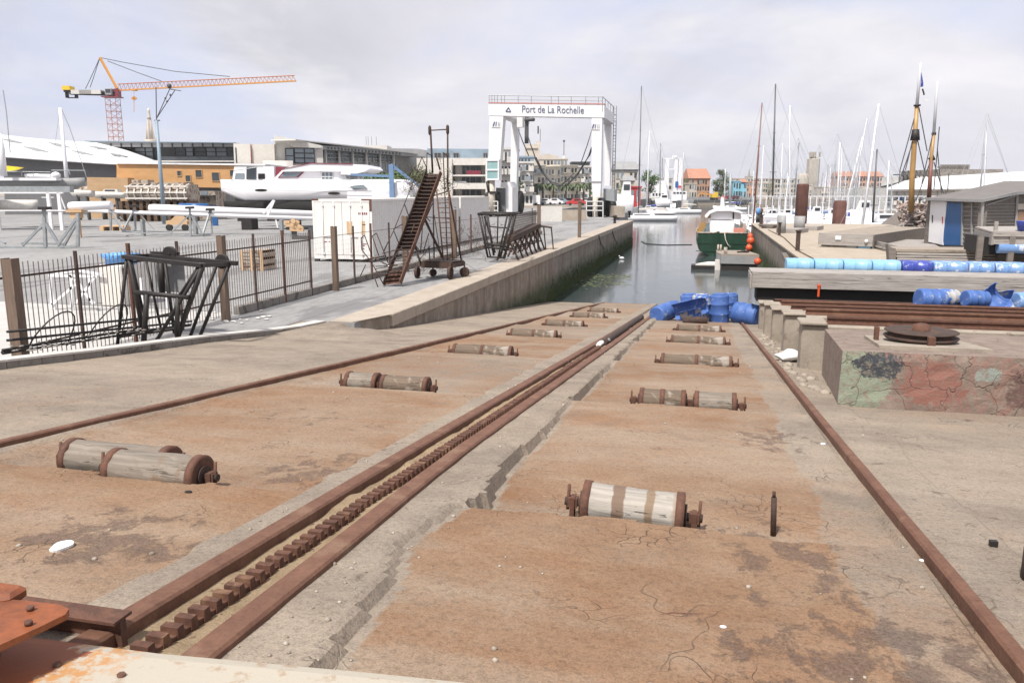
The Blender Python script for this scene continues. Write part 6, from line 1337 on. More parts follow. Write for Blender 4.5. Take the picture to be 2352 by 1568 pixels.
small_boat('stored_boat', 'cream low boat stored between the trimaran and the skeleton hull', 860, 1210, 580, 640, 86, ZE, 'offwhite'); small_boat('stored_boat', 'grey flat boat below the beige cabin boat', 660, 890, 560, 625, 84, ZE, 'pale', cab=False)
# trimaran at far left
pl = cam_pl(-90, 220, 64); B = Bld('trimaran', 'grey and white trimaran on a white cradle at the left edge of the yard', 'trimaran', pl, conv=ZE); q = B.q
xa, z1 = q(-260, 455); xb_, _ = q(700, 455); part('main_hull', loft(hull_secs(xb_, xa, 1.2, q(0, 560)[1], q(0, 455)[1], y0=2, n=14, sheer=.2)), 'midgrey', B.r)
part('deck', MB().box(xa, q(500, 450)[0], .7, 3.3, q(0, 462)[1], q(0, 435)[1]), 'gelcoat', B.r); part('crossbeam', MB().box(xa, q(690, 0)[0], -.9, -.3, q(0, 578)[1], q(0, 520)[1]), 'galv', B.r)
part('float', loft(hull_secs(q(462, 700)[0], xa, .55, q(0, 748)[1], q(0, 650)[1], y0=-1.2, n=12, sheer=0)), 'pale', B.r)
m = MB()
for x in (45, 552, 655, 1): m.box(q(x, 0)[0] - .12, q(x, 0)[0] + .12, -2.1, -1.9, 0, q(0, 580)[1])
m.box(xa, q(700, 0)[0], -2.1, -1.9, q(0, 590)[1], q(0, 576)[1]).box(xa, q(720, 0)[0], -2.15, -1.95, q(0, 756)[1], q(0, 745)[1]).box(q(485, 0)[0], q(600, 0)[0], -2.0, -1.9, q(0, 630)[1], q(0, 622)[1]); m.beam(B.pl.p(*ZE(595, 622), -2), B.pl.p(*ZE(640, 740), -2), .08).beam(B.pl.p(*ZE(488, 622), -2), B.pl.p(*ZE(485, 740), -2), .08)
part('cradle', m, 'white', B.r); part('wing_mast', MB().path([B.pl.p(*ZE(440, 500), 2) - Vector((0, 0, -.0)), B.pl.p(*ZE(650, 445), 2)], .1, 8) if 0 else MB().path([B.pl.p(*ZD(492, 1022), 2), B.pl.p(*ZD(478, 880), 2), B.pl.p(*ZD(442, 500), 2)], [.17, .15, .13], 8), 'mastw', B.r)
m = MB(); 
for pts, r in (([(450, 505), (510, 640), (600, 900), (632, 1000)], .03), ([(440, 505), (405, 770), (470, 900)], .015), ([(480, 900), (515, 990)], .05)): m.path([B.pl.p(*ZD(*p), 2) for p in pts], r, 4)
for pts in ([(372, 1005), (378, 958), (625, 960), (634, 1010)], [(0, 965), (370, 972)], [(160, 965), (160, 1000)], [(245, 963), (245, 1000)], [(500, 958), (500, 1010)]): m.path([B.pl.p(*ZD(*p), 1) for p in pts], .03, 4)
part('rigging', m, 'galv', B.r)
part('coachroof', loft(hull_secs(q(400, 0)[0], q(90, 0)[0], .8, q(0, 440)[1], q(0, 395)[1], y0=2, n=8, sheer=0)), 'gelcoat', B.r); part('sail_cover', MB().prism([B.pl.p(*ZE(40, 318), 2), B.pl.p(*ZE(200, 335), 2), B.pl.p(*ZE(130, 362), 2), B.pl.p(*ZE(50, 368), 2)], (0, .5, 0)), 'yellow', B.r)
part('near_mast', MB().path([B.pl.p(*ZE(-5, 0), 0), B.pl.p(*ZE(20, 150), 0), B.pl.p(*ZE(38, 420), 0)], [.12, .2, .25], 8), 'mastw', B.r); part('radar', MB().sph(B.pl.p(*ZE(548, 412), 1), .35, 10, 6, (1, 1, .8)), 'gelcoat', B.r)
B = Bld('thin_mast', 'thin dark mast standing far behind the white-roofed hall at the left edge', 'mast', cam_pl(0, 40, 66), conv=ZD); part('mast', MB().path([B.pl.p(*ZD(75, 830)), B.pl.p(*ZD(45, 520)), B.pl.p(*ZD(22, 370))], .045, 5), 'mastg', B.r)
# things just behind the fence
pl = Pl((-18, 17.5), (-10, 17.5)); B = Bld('white_cabinet', 'white cabinet with a light blue cover behind the picket fence', 'cabinet', pl, conv=ZA)
a = B.q(815, 640); b = B.q(1010, 640); m = MB().bbox(a[0], b[0], 0, .9, 0, a[1] - .05, .03); part('body', m, 'offwhite', B.r)
part('cover', MB().lathe([(0, .85 * (b[0] - a[0]) / 1.55), (.12, .82 * (b[0] - a[0]) / 1.55), (.24, .5), (.28, .1)], ((a[0] + b[0]) / 2, .45, a[1] - .04), 'z', 20), 'tarp', B.r); part('vent', MB().box(a[0] + .75, a[0] + 1.1, -.03, 0, .85, 1.0), 'dark', B.r)
pl = Pl((-20, 16.6), (-10, 16.6)); B = Bld('white_trestle', 'white painted trestle with crossed braces behind the picket fence', 'trestle', pl, conv=ZA); m = MB(); PZ = lambda x, y, d=0: B.pl.p(*ZA(x, y), d)
for a, b in (((415, 745), (820, 755)), ((430, 755), (440, 1050)), ((440, 990), (640, 820)), ((640, 790), (790, 985)), ((800, 760), (640, 980)), ((590, 740), (640, 800)), ((755, 760), (760, 960)), ((600, 760), (605, 1010))): p = PZ(*a); q_ = PZ(*b); p.z = max(p.z, .05); q_.z = max(q_.z, .05); m.beam(p, q_, .06)
for a, b in (((455, 735), (640, 700)), ((640, 700), (860, 740))): m.beam(PZ(*a, .8), PZ(*b, .8), .06)
p = PZ(415, 745); m.box(p.x, p.x + .06, 0, .06, 0, p.z).box(p.x + 2.6, p.x + 2.66, 0, .06, 0, p.z).box(p.x, p.x + .06, .9, .96, 0, p.z).box(p.x + 2.6, p.x + 2.66, .9, .96, 0, p.z); part('frame', m, 'white', B.r)
def box_pile(name, label, cat, x0, x1, yt, yb, conv, mat, Y=None):
    a = onz(*conv((x0 + x1) / 2, yb)); Y = a.y; pl = Pl((a.x - 1, Y), (a.x + 1, Y)); B = Bld(name, label, cat, pl, conv=conv); u0, u1, z0, z1 = B.rect(x0, yt, x1, yb); m = MB(); z = .0; k = 0
    while z < z1 - .05:
        m.bbox(u0 + .02 * (k % 3), u1 - .03 * (k % 2), 0, .9, z + .012, min(z + .12, z1), .01); z += .13; k += 1
    part('boards', m, mat, B.r); m = MB()
    for u in (u0 + .08, (u0 + u1) / 2, u1 - .08): m.box(u - .05, u + .05, -.02, .92, 0, z1 - .02)
    part('bearers', m, 'tan', B.r); return B
box_pile('pallet_stack', 'stack of weathered pallets behind the fence left of the container', 'pallets', 385, 560, 1050, 1205, Z2, 'oldhull')
m = MB(); m.add([(-19, 11, .005), (-11.2, 11, .005), (-11.2, 17.2, .005), (-19, 17.6, .005)], [(0, 1, 2, 3)])
struct('paved_strip', m, M('pale_paving', (.42, .41, .39), (.52, .5, .48), 2, .9, bump=.3, spot=3, spotc=(.3, .29, .27), spots=.6, world=True), recalc=False)
B = Bld('yellow_trolley', 'small yellow-topped trolley standing in the yard between the cradle arms', 'trolley', cam_pl(640 * .3, 800 * .3, 61), conv=ZD); c = B.q(1305, 1330); part('body', MB().box(c[0] - .9, c[0] + .7, 0, 1, .45, .75).prism([(c[0] - .6, 0, .75), (c[0] + .5, 0, .75), (c[0], 0, 1.25)], (0, .8, 0)), 'tan', B.r)
for x in (-.7, .5): part('wheel', MB().lathe([(-.1, .25), (.1, .25)], (c[0] + x, .1, .25), 'y', 12), 'tyre', B.r)
B = Bld('pallet', 'flat wooden pallet lying in the yard behind the cradle', 'pallet', cam_pl(200, 280, 61), conv=ZD); c = B.q(815, 1345); part('slats', MB().box(c[0] - .9, c[0] + .9, 0, 1.2, .3, .38).box(c[0] - .9, c[0] - .6, 0, 1.2, 0, .3).box(c[0] + .6, c[0] + .9, 0, 1.2, 0, .3).box(c[0] - .1, c[0] + .1, 0, 1.2, 0, .3), 'tan', B.r)
B = Bld('timber_props', 'pile of yellowish wooden props beside the container under the catamaran', 'timber', cam_pl(630, 710, 50), conv=Z2); m = MB()
for a, b in (((720, 850), (760, 850)), ((770, 830), (850, 900)), ((790, 900), (820, 840)), ((730, 870), (800, 870)), ((760, 900), (860, 905))): p = B.pl.p(*Z2(*a)); r_ = B.pl.p(*Z2(*b)); p.z = max(.1, p.z); r_.z = max(.1, r_.z); m.beam(p, r_, .22)
part('props', m, 'tan', B.r); m = MB(); p = B.pl.p(*Z2(770, 930)); m.box(p.x, p.x + 1.3, 0, .4, 0, .2).box(p.x, p.x + .25, 0, .4, .2, .7).box(p.x + 1.05, p.x + 1.3, 0, .4, .2, .7); part('base', m, 'dkgrey', B.r)
# ================================================================== RIGHT SIDE AND FAR HARBOUR
ZG = zc(2300, 550, 2.24); ZH = zc(2640, 200, 1.96); ZI = zc(2440, 560, 2.94); ZJ = zc(3200, 600, 3.4094)
root = thing('pier', 'concrete pier with tan paved top right of the channel', 'pier', (4.2, 60, 0)); m = MB(); m.box(4.2, 16, 27.5, 79, -5.5, -.09)
part('wall', m, 'wall', root, world=True); m = MB(); y = 27.5
while y < 79:
    x = 4.15; 
    for w in (1.2, 3.5, 3.5, 3.7): m.bbox(x, x + w - .008, y, min(79, y + 3.4) - .01, -.09, .008 * nz(x, y, 1, 3), .012); x += w
    y += 3.4
part('paving', m, M('pier_slab', (.34, .285, .225), (.44, .375, .30), 1.1, .9, bump=.4, spot=2.5, spotc=(.24, .2, .16), spots=.6, world=True), root, world=True)
m = MB()
for i in range(700):
    y = R.uniform(30, 79); z = WL + abs(R.gauss(0, .25)); m.add([(4.19, y - .1, z), (4.15, y, z - .12), (4.19, y + .1, z), (4.14, y, z + .05)], [(0, 1, 2), (0, 1, 3), (1, 2, 3)])
part('weed', m, 'leafd', root, world=True)
m = MB(); m.beam((4.1, 30, -1.9), (4.1, 44, -.3), .3, .2).beam((4.08, 37, -2.4), (4.08, 37, -.15), .3); part('fender', m, 'shed_wood', root, world=True)
for px, py, hh, w, lab in ((1832, 576, .95, .2, 'dark steel bollard post on the pier edge nearest the floats'), (1790, 541, .8, .18, 'dark short bollard beside the curved grey plates'), (1748, 521, .9, .28, 'rusty bollard with coiled rope at the far end of the pier edge')):
    p = onz(px, py); solo('bollard_post', MB().bbox(p.x - w / 2, p.x + w / 2, p.y, p.y + w, 0, hh, .02).bbox(p.x - w * .7, p.x + w * .7, p.y - .05, p.y + w + .05, hh, hh + .08, .02), 'rustdark', lab, 'bollard', 'bollards on the pier')
p = onz(1766, 524); m = MB()
for k in range(5): m.path([(p.x + (.5 + .08 * k) * math.cos(a) + R.uniform(-.05, .05), p.y + .8 * math.sin(a), .05 + .05 * k) for a in [j * .5 for j in range(13)]], .04, 5)
solo('rope_coil', m, 'shed_wood', 'coil of dark rope on the far end of the pier', 'rope')
m = MB().path([onz(1765, 528, .03), onz(1800, 545, .03), onz(1832, 575, .03), onz(1880, 600, .03)], .03, 5); solo('mooring_rope', m, 'weedy', 'thin dark rope trailing along the pier top past the bollards', 'rope')
# floating pontoon units on the pier
def block(B, nm, r, y0, y1, mat, base=None): return B.box(nm, r, y0, y1, mat, base)
pl = Pl(tuple(onz(1862, 566))[:2], tuple(onz(2003, 572))[:2]); B = Bld('pontoon_section', 'grey timber pontoon section with round floats beneath, lying on the pier', 'pontoon', pl, conv=ZH)
ua, zt_ = B.q(845, 1330); ub, _ = B.q(1243, 1345); zb_ = B.q(900, 1408)[1]; Bd = 11.5
part('side_board', MB().bbox(ua, ub, 0, .08, zb_, zt_ + .08, .01), 'grey_wood', B.r)
m = MB()
for k in range(75): m.bbox(ua + .02, ub - .02, .1 + k * .152, .1 + k * .152 + .145, zt_ - .02, zt_ + .06 + .006 * R.random(), .006)
part('deck', m, 'deck_wood', B.r)
for k, mt in enumerate(('kerb', 'kerb', 'galv', 'lblue')):
    u = ua + .5 + k * (ub - ua - .8) / 3.3; part('float', MB().path([(u, .1, zb_ - .08), (u, Bd - .3, zb_ - .08)], .36, 14), mt, B.r)
for k in range(5): part('float', MB().path([(ua - .12, 1.2 + 2.3 * k, zb_ + .05), (ua + .25, 1.2 + 2.3 * k, zb_ + .05)], .36, 12), 'black', B.r)
part('side_board', MB().bbox(ua - .04, ua + .04, .08, Bd, zb_, zt_ + .06, .01), 'shed_wood', B.r); part('side_board', MB().bbox(ub - .04, ub + .04, .08, Bd, zb_ - .35, zt_ + .06, .01), 'shed_wood', B.r); part('hook', MB().sph((ub - .3, -.05, (zb_ + zt_) / 2), .1, 8, 6).box((ua + ub) / 2 - .5, (ua + ub) / 2 - .2, -.05, 0, zt_ - .25, zt_ - .05), 'plasticw', B.r)
part('skid', MB().box(ua, ub, .5, .7, 0, zb_ - .1).box(ua, ub, 4.5, 4.7, 0, zb_ - .1), 'shed_wood', B.r)
for i, (x0, x1, yt, yb, off, lab) in enumerate([(540, 605, 1190, 1320, 0, 'left curved grey plate standing upright on the pier'), (665, 745, 1195, 1300, .4, 'right curved grey plate standing upright on the pier')]):
    pl = Pl(tuple(onz(*ZH(x0, yb)))[:2], tuple(onz(*ZH(x1, yb + 2)))[:2]); B = Bld('curved_plate', lab, 'plate', pl, 'curved grey plates on the pier', ZH); ua, zt_ = B.q(x0, yt); ub, _ = B.q(x1, yt); pts = []
    for k in range(9): a = math.pi * k / 8; pts.append((ua + (ub - ua) * (.5 - .5 * math.cos(a)), -.25 * math.sin(a)))
    m = MB(); ring = [(x, y) for x, y in pts] + [(x, y + .08) for x, y in pts[::-1]]; m.rings([[(x, y, 0.) for x, y in ring], [(x, y, zt_ * .9 if j in (0, 17) else zt_ + .0) for j, (x, y) in enumerate(ring)]]); part('plate', m, 'midgrey', B.r)
    part('base', MB().box(ua, ub + .9, .1, 2.4, 0, .3), 'grey_wood', B.r)
# second deck, timber stack
pl = Pl(tuple(onz(2003, 575))[:2], tuple(onz(2140, 590))[:2]); B = Bld('pontoon_ramp', 'wide grey plank ramp between the pontoon section and the shed', 'ramp', pl, conv=ZJ)
P = [B.pl.p(*ZJ(260, 1000), 6), B.pl.p(*ZJ(920, 1020), 6), B.pl.p(*ZJ(1150, 1130), 1), B.pl.p(*ZJ(560, 1135), 0), B.pl.p(*ZJ(240, 1060), 1.5)]; zz_ = sum(v.z for v in P) / 5
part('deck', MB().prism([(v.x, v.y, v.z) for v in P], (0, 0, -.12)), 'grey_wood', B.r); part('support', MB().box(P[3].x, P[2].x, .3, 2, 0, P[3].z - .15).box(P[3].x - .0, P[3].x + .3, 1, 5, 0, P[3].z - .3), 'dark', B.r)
part('edge_beam', MB().beam(P[4], P[3], .1, .3).beam(B.pl.p(*ZJ(240, 1090), 1.2), B.pl.p(*ZJ(430, 1140), .1), .08, .08), 'grey_wood', B.r)
pl = Pl(tuple(atY(2048, 600, 33))[:2], tuple(atY(2352, 606, 33))[:2]); B = Bld('timber_stack', 'stack of long grey pontoon beams lying in front of the shed', 'timber', pl, conv=ZJ)
for k, (y0, y1) in enumerate(((1135, 1180), (1186, 1215), (1222, 1245), (1252, 1290))):
    u0, u1, z0, z1 = B.rect(555, y0, 1840, y1); part('beam', MB().bbox(u0 + .02 * (k % 2), u1, .0 + .05 * (3 - k), 1.6, z0, z1, .015), 'grey_wood' if k != 0 else 'deck_wood', B.r)
u0, u1, z0, z1 = B.rect(435, 1110, 553, 1310); part('end_post', MB().hexa([(u0 + .1, -.1, z0), (u1, -.1, z0), (u1, .4, z0), (u0 + .1, .4, z0), (u0, -.1, z1 + .1), (u1 - .03, -.1, z1 - .15), (u1 - .03, .4, z1 - .15), (u0, .4, z1 + .1)]), 'shed_wood', B.r)
u0, u1, z0, z1 = B.rect(560, 1290, 2300, 1330); part('float_row', MB().box(u0, u1, .1, 1.6, z0, z1), 'dblue', B.r); part('bearer', MB().box(u0, u1, .2, 1.5, -.3, z0), 'shed_wood', B.r)
u0, u1, z0, z1 = B.rect(1840, 1180, 2400, 1330); part('side_box', MB().bbox(u0, u1 + 2, -.05, 2, z0, z1, .02), 'shed_wood', B.r)
# raised grey pontoon at right edge
pl = Pl(tuple(atY(2270, 560, 31))[:2], tuple(atY(2352, 566, 31))[:2]); B = Bld('raised_pontoon', 'grey timber pontoon with blue floats raised on trestles at the right edge', 'pontoon', pl, conv=ZJ)
A_ = [B.pl.p(*ZJ(1555, 850), 2.2), B.pl.p(*ZJ(1790, 920), 0)]
part('side_board', MB().beam(B.pl.p(*ZJ(1555, 950), 2.2), B.pl.p(*ZJ(1785, 1020), 0), .08, .38).beam(B.pl.p(*ZJ(1785, 945)), B.pl.p(*ZJ(2600, 955)), .08, .16).beam(B.pl.p(*ZJ(1785, 1050)), B.pl.p(*ZJ(2600, 1050)), .08, .14).beam(B.pl.p(*ZJ(1785, 1000), .05), B.pl.p(*ZJ(2600, 1005), .05), .06, .12), 'grey_wood', B.r)
P = [A_[0], A_[1], B.pl.p(*ZJ(2600, 925), 0), B.pl.p(*ZJ(2600, 840), 2.2)]; part('deck', MB().prism(P, (0, 0, -.05)), 'grey_wood', B.r)
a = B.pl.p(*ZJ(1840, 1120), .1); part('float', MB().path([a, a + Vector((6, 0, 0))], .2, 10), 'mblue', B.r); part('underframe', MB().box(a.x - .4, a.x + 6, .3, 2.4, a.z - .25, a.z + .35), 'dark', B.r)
for x in (1600, 2000): a = B.pl.p(*ZJ(x, 1060), .1); part('trestle', MB().box(a.x - .06, a.x + .12, -.05, .1, -.3, a.z + .25), 'shed_wood', B.r)
for x, y0, y1 in ((1815, 785, 910),): u0, u1, z0, z1 = B.rect(x, y0, x + 45, y1, .3); part('upright', MB().box(u0, u1, .3, .4, z0, z1), 'grey_wood', B.r)
p = B.pl.p(*ZJ(2160, 830), .3); part('bucket', MB().lathe([(-.2, .12), (.12, .2), (.14, .2)], p, 'z', 14), 'dblue', B.r)
# ---- grey shed
pl = Pl(tuple(onz(2118, 572))[:2], tuple(onz(2292, 592))[:2]); D0 = 0
Yl = 46.; a = atY(*ZJ(905, 1020), Yl); b = atY(*ZJ(1620, 1110), 40.5); c = atY(*ZJ(2350, 1000), 44.5)
P1 = Pl((a.x, a.y), (b.x, b.y)); B = Bld('grey_shed', 'dark grey board shed with a low sloping roof, a white panel and a blue door', 'shed', P1, conv=ZJ)
u1 = P1.L; e0 = B.q(905, 515)[1]; e1 = B.q(1640, 530)[1]; g0 = B.q(905, 1030)[1]; g1 = B.q(1620, 1115)[1]
part('front_wall', MB().hexa([(0, 0, -.1), (u1, 0, -.1), (u1, .15, -.1), (0, .15, -.1), (0, 0, e0), (u1, 0, e1), (u1, .15, e1), (0, .15, e0)]), 'shed_wood', B.r)
def swall(nm, r, y, th, mat, par=None):
    x0, y0, x1, y1 = r; p = [B.pl.p(*ZJ(x0, y1), y), B.pl.p(*ZJ(x1, y1), y), B.pl.p(*ZJ(x1, y0), y), B.pl.p(*ZJ(x0, y0), y)]; return part(nm, MB().prism(p, (0, th, 0)), mat, par or B.r)
part('white_panel', MB().prism([B.pl.p(*ZJ(*p), -.06) for p in ((988, 520), (1192, 535), (1178, 700), (1150, 900), (1142, 1040), (1148, 1088), (958, 1045))], (0, .05, 0)), 'gelcoat', B.r)
swall('slot', (1002, 705, 1014, 800), -.08, .03, 'dkgrey'); swall('red_mark', (1132, 725, 1142, 810), -.08, .03, 'red')
part('blue_door', MB().prism([B.pl.p(*ZJ(*p), -.04) for p in ((1200, 545), (1398, 548), (1375, 1090), (1150, 1088), (1146, 1000))], (0, .04, 0)), 'panelblue', B.r)
m = MB()
for x in (1402, 1525, 1625): m.beam(B.pl.p(*ZJ(x, 550), -.03), B.pl.p(*ZJ(x - 12, 1092), -.03), .09, .09)
for k in range(9): m.beam(B.pl.p(*ZJ(1400, 600 + 56 * k), -.02), B.pl.p(*ZJ(1620, 602 + 57 * k), -.02), .03, .03)
part('door_frame', m, 'midgrey', B.r)
# side wall running right
cc = Vector((c.x, c.y, 0)); inv = (Matrix.Translation(B.r.location) @ Matrix.Rotation(P1.ang, 4, 'Z')).inverted(); cl_ = inv @ cc; bl_ = Vector((u1, 0, 0))
P2 = Pl((b.x, b.y), (c.x, c.y)); w2 = lambda x, y, d=0: inv @ (P2.A + P2.d * P2.q(*ZJ(x, y), d)[0] + P2.n * d + Vector((0, 0, P2.q(*ZJ(x, y), d)[1])))
tp = [w2(1650, 530), w2(1900, 470), w2(2100, 432), w2(2350, 410)]; bt = [Vector((v.x, v.y, -.1)) for v in tp]
m = MB(); 
for i in range(3): m.prism([bt[i], bt[i + 1], tp[i + 1], tp[i]], inv.to_3x3() @ (P2.n * .12))
part('side_wall', m, 'shed_wood', B.r); m = MB()
for k in range(11):
    y = 560 + k * 42; m.beam(w2(1665, y + 4, -.02), w2(2080, y, -.02), .02, .025)
m.beam(w2(1655, 540, -.04), w2(1635, 860, -.04), .1).beam(w2(2095, 435, -.04), w2(2070, 860, -.04), .1).beam(w2(1690, 580, -.04), w2(2090, 450, -.04), .07); part('battens', m, 'midgrey', B.r)
m = MB(); m.prism([w2(2110, 665, -.06), w2(2350, 660, -.06), w2(2350, 785, -.06), w2(2095, 785, -.06)], inv.to_3x3() @ (P2.n * .05)); part('hatch', m, 'brick', B.r)
m = MB(); m.prism([w2(2105, 560, -.06), w2(2350, 560, -.06), w2(2350, 635, -.06), w2(2100, 635, -.06)], inv.to_3x3() @ (P2.n * .05)); part('shelf_board', m, 'stone', B.r)
# roof: eave front, ridge behind
Rp = [B.pl.p(*ZJ(885, 500), -.35), B.pl.p(*ZJ(1635, 522), -.35)]; e2 = w2(2350, 405, -.3)
rl = B.pl.p(*ZJ(1930, 270), 7.5); r2 = w2(2600, 268, 5)
m = MB(); th = Vector((0, 0, -.08)); e25 = w2(2090, 425, -.3); e21 = w2(1850, 475, -.3)
pts = [Rp[0], Rp[1], e21, e25, e2, r2, rl]; m.add(pts + [p + th for p in pts], [(0, 1, 6), (1, 2, 6), (2, 3, 6), (3, 4, 5, 6), (7, 8, 13), (8, 9, 13), (9, 10, 13), (10, 11, 12, 13), (0, 7, 8, 1), (1, 8, 9, 2), (2, 9, 10, 3), (3, 10, 11, 4), (0, 6, 13, 7), (6, 5, 12, 13)])
part('roof', m, M('roof_felt', (.15, .135, .13), (.19, .175, .165), 1.2, .85, bump=.15), B.r); part('fascia', MB().beam(Rp[0], Rp[1], .05, .12).beam(Rp[1], e21, .05, .14).beam(e21, e25, .05, .14).beam(e25, e2, .05, .14), 'midgrey', B.r)
B2_ = inv; part('left_wall', MB().box(-.02, .12, .15, 5.5, -.1, e0), 'dkgrey', B.r)
solo('porthole_lamp', MB().sph(atY(*ZJ(910, 530), Yl - .6), .11, 10, 6), 'galv', 'small round lamp under the left eave of the grey shed', 'lamp')
# ---- green boat
wl0 = onz(*ZG(690, 870), WL); wl1 = onz(*ZG(1130, 870), WL); Yb = 70.; pl = Pl((atY(*ZG(690, 800), Yb).x, Yb), (atY(*ZG(1150, 800), Yb).x, Yb)); B = Bld('green_workboat', 'green hulled wooden work boat with a white cabin moored against the pier', 'boat', pl, conv=ZG); q = B.q
ul, zt_ = q(690, 722); ur, zr = q(1160, 735); cx_ = (ul + ur) / 2; W2 = (ur - ul) / 2; zb_ = WL - .4; secs = []
for i in range(13):
    t = i / 12; y = 15.5 * t; b = W2 * (.84 + .16 * math.sin(math.pi * min(1, t * 1.3 + .1))) * (1 - max(0, t - .6) ** 2 * 4.6); b = max(b, .08); d = zt_ + .15 * (t - .3) ** 2 * 6 * (t > .3) ; k = zb_ + .5 * (1 - t) * .3
    secs.append([(cx_ + s_ * b * w_, y, k + (d - k) * v) for s_, w_, v in ((-1, 1, 1), (-1, .99, .62), (-1, .9, .3), (-1, .3, 0), (1, .3, 0), (1, .9, .3), (1, .99, .62), (1, 1, 1))])
part('hull', MB().rings(secs), 'green', B.r); m = MB()
for j in (0, 7): m.path([secs[i][j] for i in range(13)], .07, 6)
m.path([secs[0][0], secs[0][7]], .07, 6); part('gunwale', m, 'oldhull', B.r)
part('rudder_post', MB().box(*(lambda a, b: (a, b, -.18, .02))(q(868, 720)[0], q(892, 720)[0]), zb_, zt_ + .12), 'green', B.r); m = MB()
for v in (.62, .34): z = zb_ + (zt_ - zb_) * v; m.box(ul + .1, ur - .1, -.04, 0, z - .03, z + .03)
part('rubbing_strake', m, 'green', B.r)
def gp_(nm, pts, y0, th, mat, par=None): return part(nm, MB().prism([B.pl.p(*ZG(*p), y0) for p in pts], (0, th, 0)), mat, par or B.r)
gp_('deckhouse', [(808, 618), (1018, 622), (1010, 740), (812, 740)], 1.2, 2.2, 'gelcoat'); gp_('wheelhouse', [(815, 560), (868, 532), (1000, 532), (1068, 560), (1072, 612), (818, 612)], 1.6, 4, 'gelcoat')
gp_('roof', [(768, 590), (805, 552), (868, 528), (980, 526), (1085, 552), (1088, 562), (980, 540), (868, 542), (815, 562), (785, 600)], 1.1, 5.5, 'gelcoat'); gp_('door_slot', [(1002, 553), (1014, 553), (1014, 608), (1002, 608)], 1.56, .1, 'dark')
gp_('funnel', [(898, 530), (905, 425), (925, 425), (932, 530)], 3.5, .8, 'gelcoat'); gp_('timber_side', [(695, 718), (735, 640), (772, 628), (776, 672), (745, 718)], .6, .12, 'masty'); gp_('timber_side', [(1085, 720), (1088, 650), (1115, 640), (1118, 715)], 1, .12, 'oldhull'); gp_('hatch_box', [(1012, 686), (1100, 686), (1100, 728), (1012, 728)], .5, .8, 'salmonbox')
gp_('awning_side', [(772, 600), (815, 560), (818, 600)], 1.5, .1, 'masty')
m = MB()
for pts in ([(780, 640), (785, 600), (815, 612)], [(770, 720), (776, 640), (810, 625)], [(1020, 680), (1030, 625), (1075, 625), (1080, 690)], [(1040, 650), (1075, 650)], [(720, 635), (760, 605)], [(1065, 560), (1068, 700)], [(1110, 700), (1150, 590)], [(1150, 590), (1075, 560)]): m.path([B.pl.p(*ZG(*p), 1.1) for p in pts], .03, 4)
part('guard_rail', m, 'galv', B.r); m = MB(); m.path([B.pl.p(*ZG(*p), -.3) for p in ((935, 725), (942, 780), (960, 820), (985, 845))], .04, 6); part('stern_line', m, 'rope', B.r)
m = MB(); m.box(q(1125, 0)[0], q(1160, 0)[0], 2, 6, zt_, zt_ + .7); part('bulwark', m, 'pale', B.r)
for i, (x, y, r, lab, Y) in enumerate([(1150, 752, .23, 'upper orange-red buoy hanging between the green boat and the pier', 67.5), (1153, 792, .31, 'large orange-red buoy below the upper one against the pier', 67), (1140, 850, .26, 'orange-red buoy low behind the grey raft', 65), (1212, 965, .24, 'bright orange buoy at the corner of the grey raft', 56.6)]):
    c = atY(*ZG(x, y), Y); rt = thing('mooring_buoy', lab, 'buoy', c, 0, 'orange-red mooring buoys'); part('ball', MB().sph((0, 0, 0), r, 16, 10, (1, 1, 1.05)), 'buoy', rt); part('eye', MB().tube((0, 0, r * .95), (0, 0, r * 1.25), r * .2, n=8), 'buoy', rt)
# grey raft
Yr = 57.; pl = Pl((atY(*ZG(885, 960), Yr).x, Yr), (atY(*ZG(1225, 960), Yr).x, Yr)); B = Bld('grey_raft', 'flat grey work raft moored behind the green boat stern', 'raft', pl, conv=ZG)
P = [B.pl.p(*ZG(865, 845), 3.8), B.pl.p(*ZG(1120, 862), 3.8), B.pl.p(*ZG(1225, 925), 0), B.pl.p(*ZG(905, 922), 0), B.pl.p(*ZG(870, 880), 1.5)]; za = sum(v.z for v in P) / 5
P = [Vector((v.x, v.y, za)) for v in P]; part('deck', MB().prism(P, (0, 0, -.12)), 'deck_wood', B.r); part('side', MB().prism([v * 1 + Vector((0, 0, -.12)) for v in P], (0, 0, -.55)), 'midgrey', B.r); part('float', MB().prism([v.lerp(sum(P, Vector()) / 5, .05) + Vector((0, 0, -.67)) for v in P], (0, 0, WL - .3 - za + .67)), 'black', B.r)
for x, y in ((880, 850), (902, 865), (935, 910), (945, 950)): c = B.pl.p(*ZG(x, y), .2 if y > 900 else 3); part('mooring_post', MB().tube((c.x, c.y, za - .1), (c.x, c.y, za + .45), .07, n=8), 'oldhull', B.r)
m = MB(); c = B.pl.p(*ZG(1090, 885), 1.5); m.beam((c.x - .4, c.y - .2, za + .06), (c.x + .4, c.y + .2, za + .06), .12, .1).beam((c.x - .1, c.y + .3, za + .1), (c.x + .3, c.y - .3, za + .15), .08, .05); part('cleat', m, 'rustdark', B.r)
B = Bld('low_float', 'low black and white floating stage left of the grey raft', 'float', Pl((atY(*ZG(655, 960), 57.5).x, 57.5), (atY(*ZG(880, 960), 57.5).x, 57.5)), conv=ZG); u0, u1, z0, z1 = B.rect(655, 955, 880, 978); part('base', MB().box(u0, u1, 0, 1.3, WL - .2, WL + .28), 'black', B.r); part('deck', MB().prism([(u0 + .3, 0, WL + .285), (u1 - .1, 0, WL + .285), (u1, 1.3, WL + .34), (u0 + 1.2, 1.3, WL + .34)], (0, 0, .12)), 'offwhite', B.r); part('fender', MB().box(u1 - .2, u1 + .45, -.1, .3, WL, WL + .7), 'offwhite', B.r)
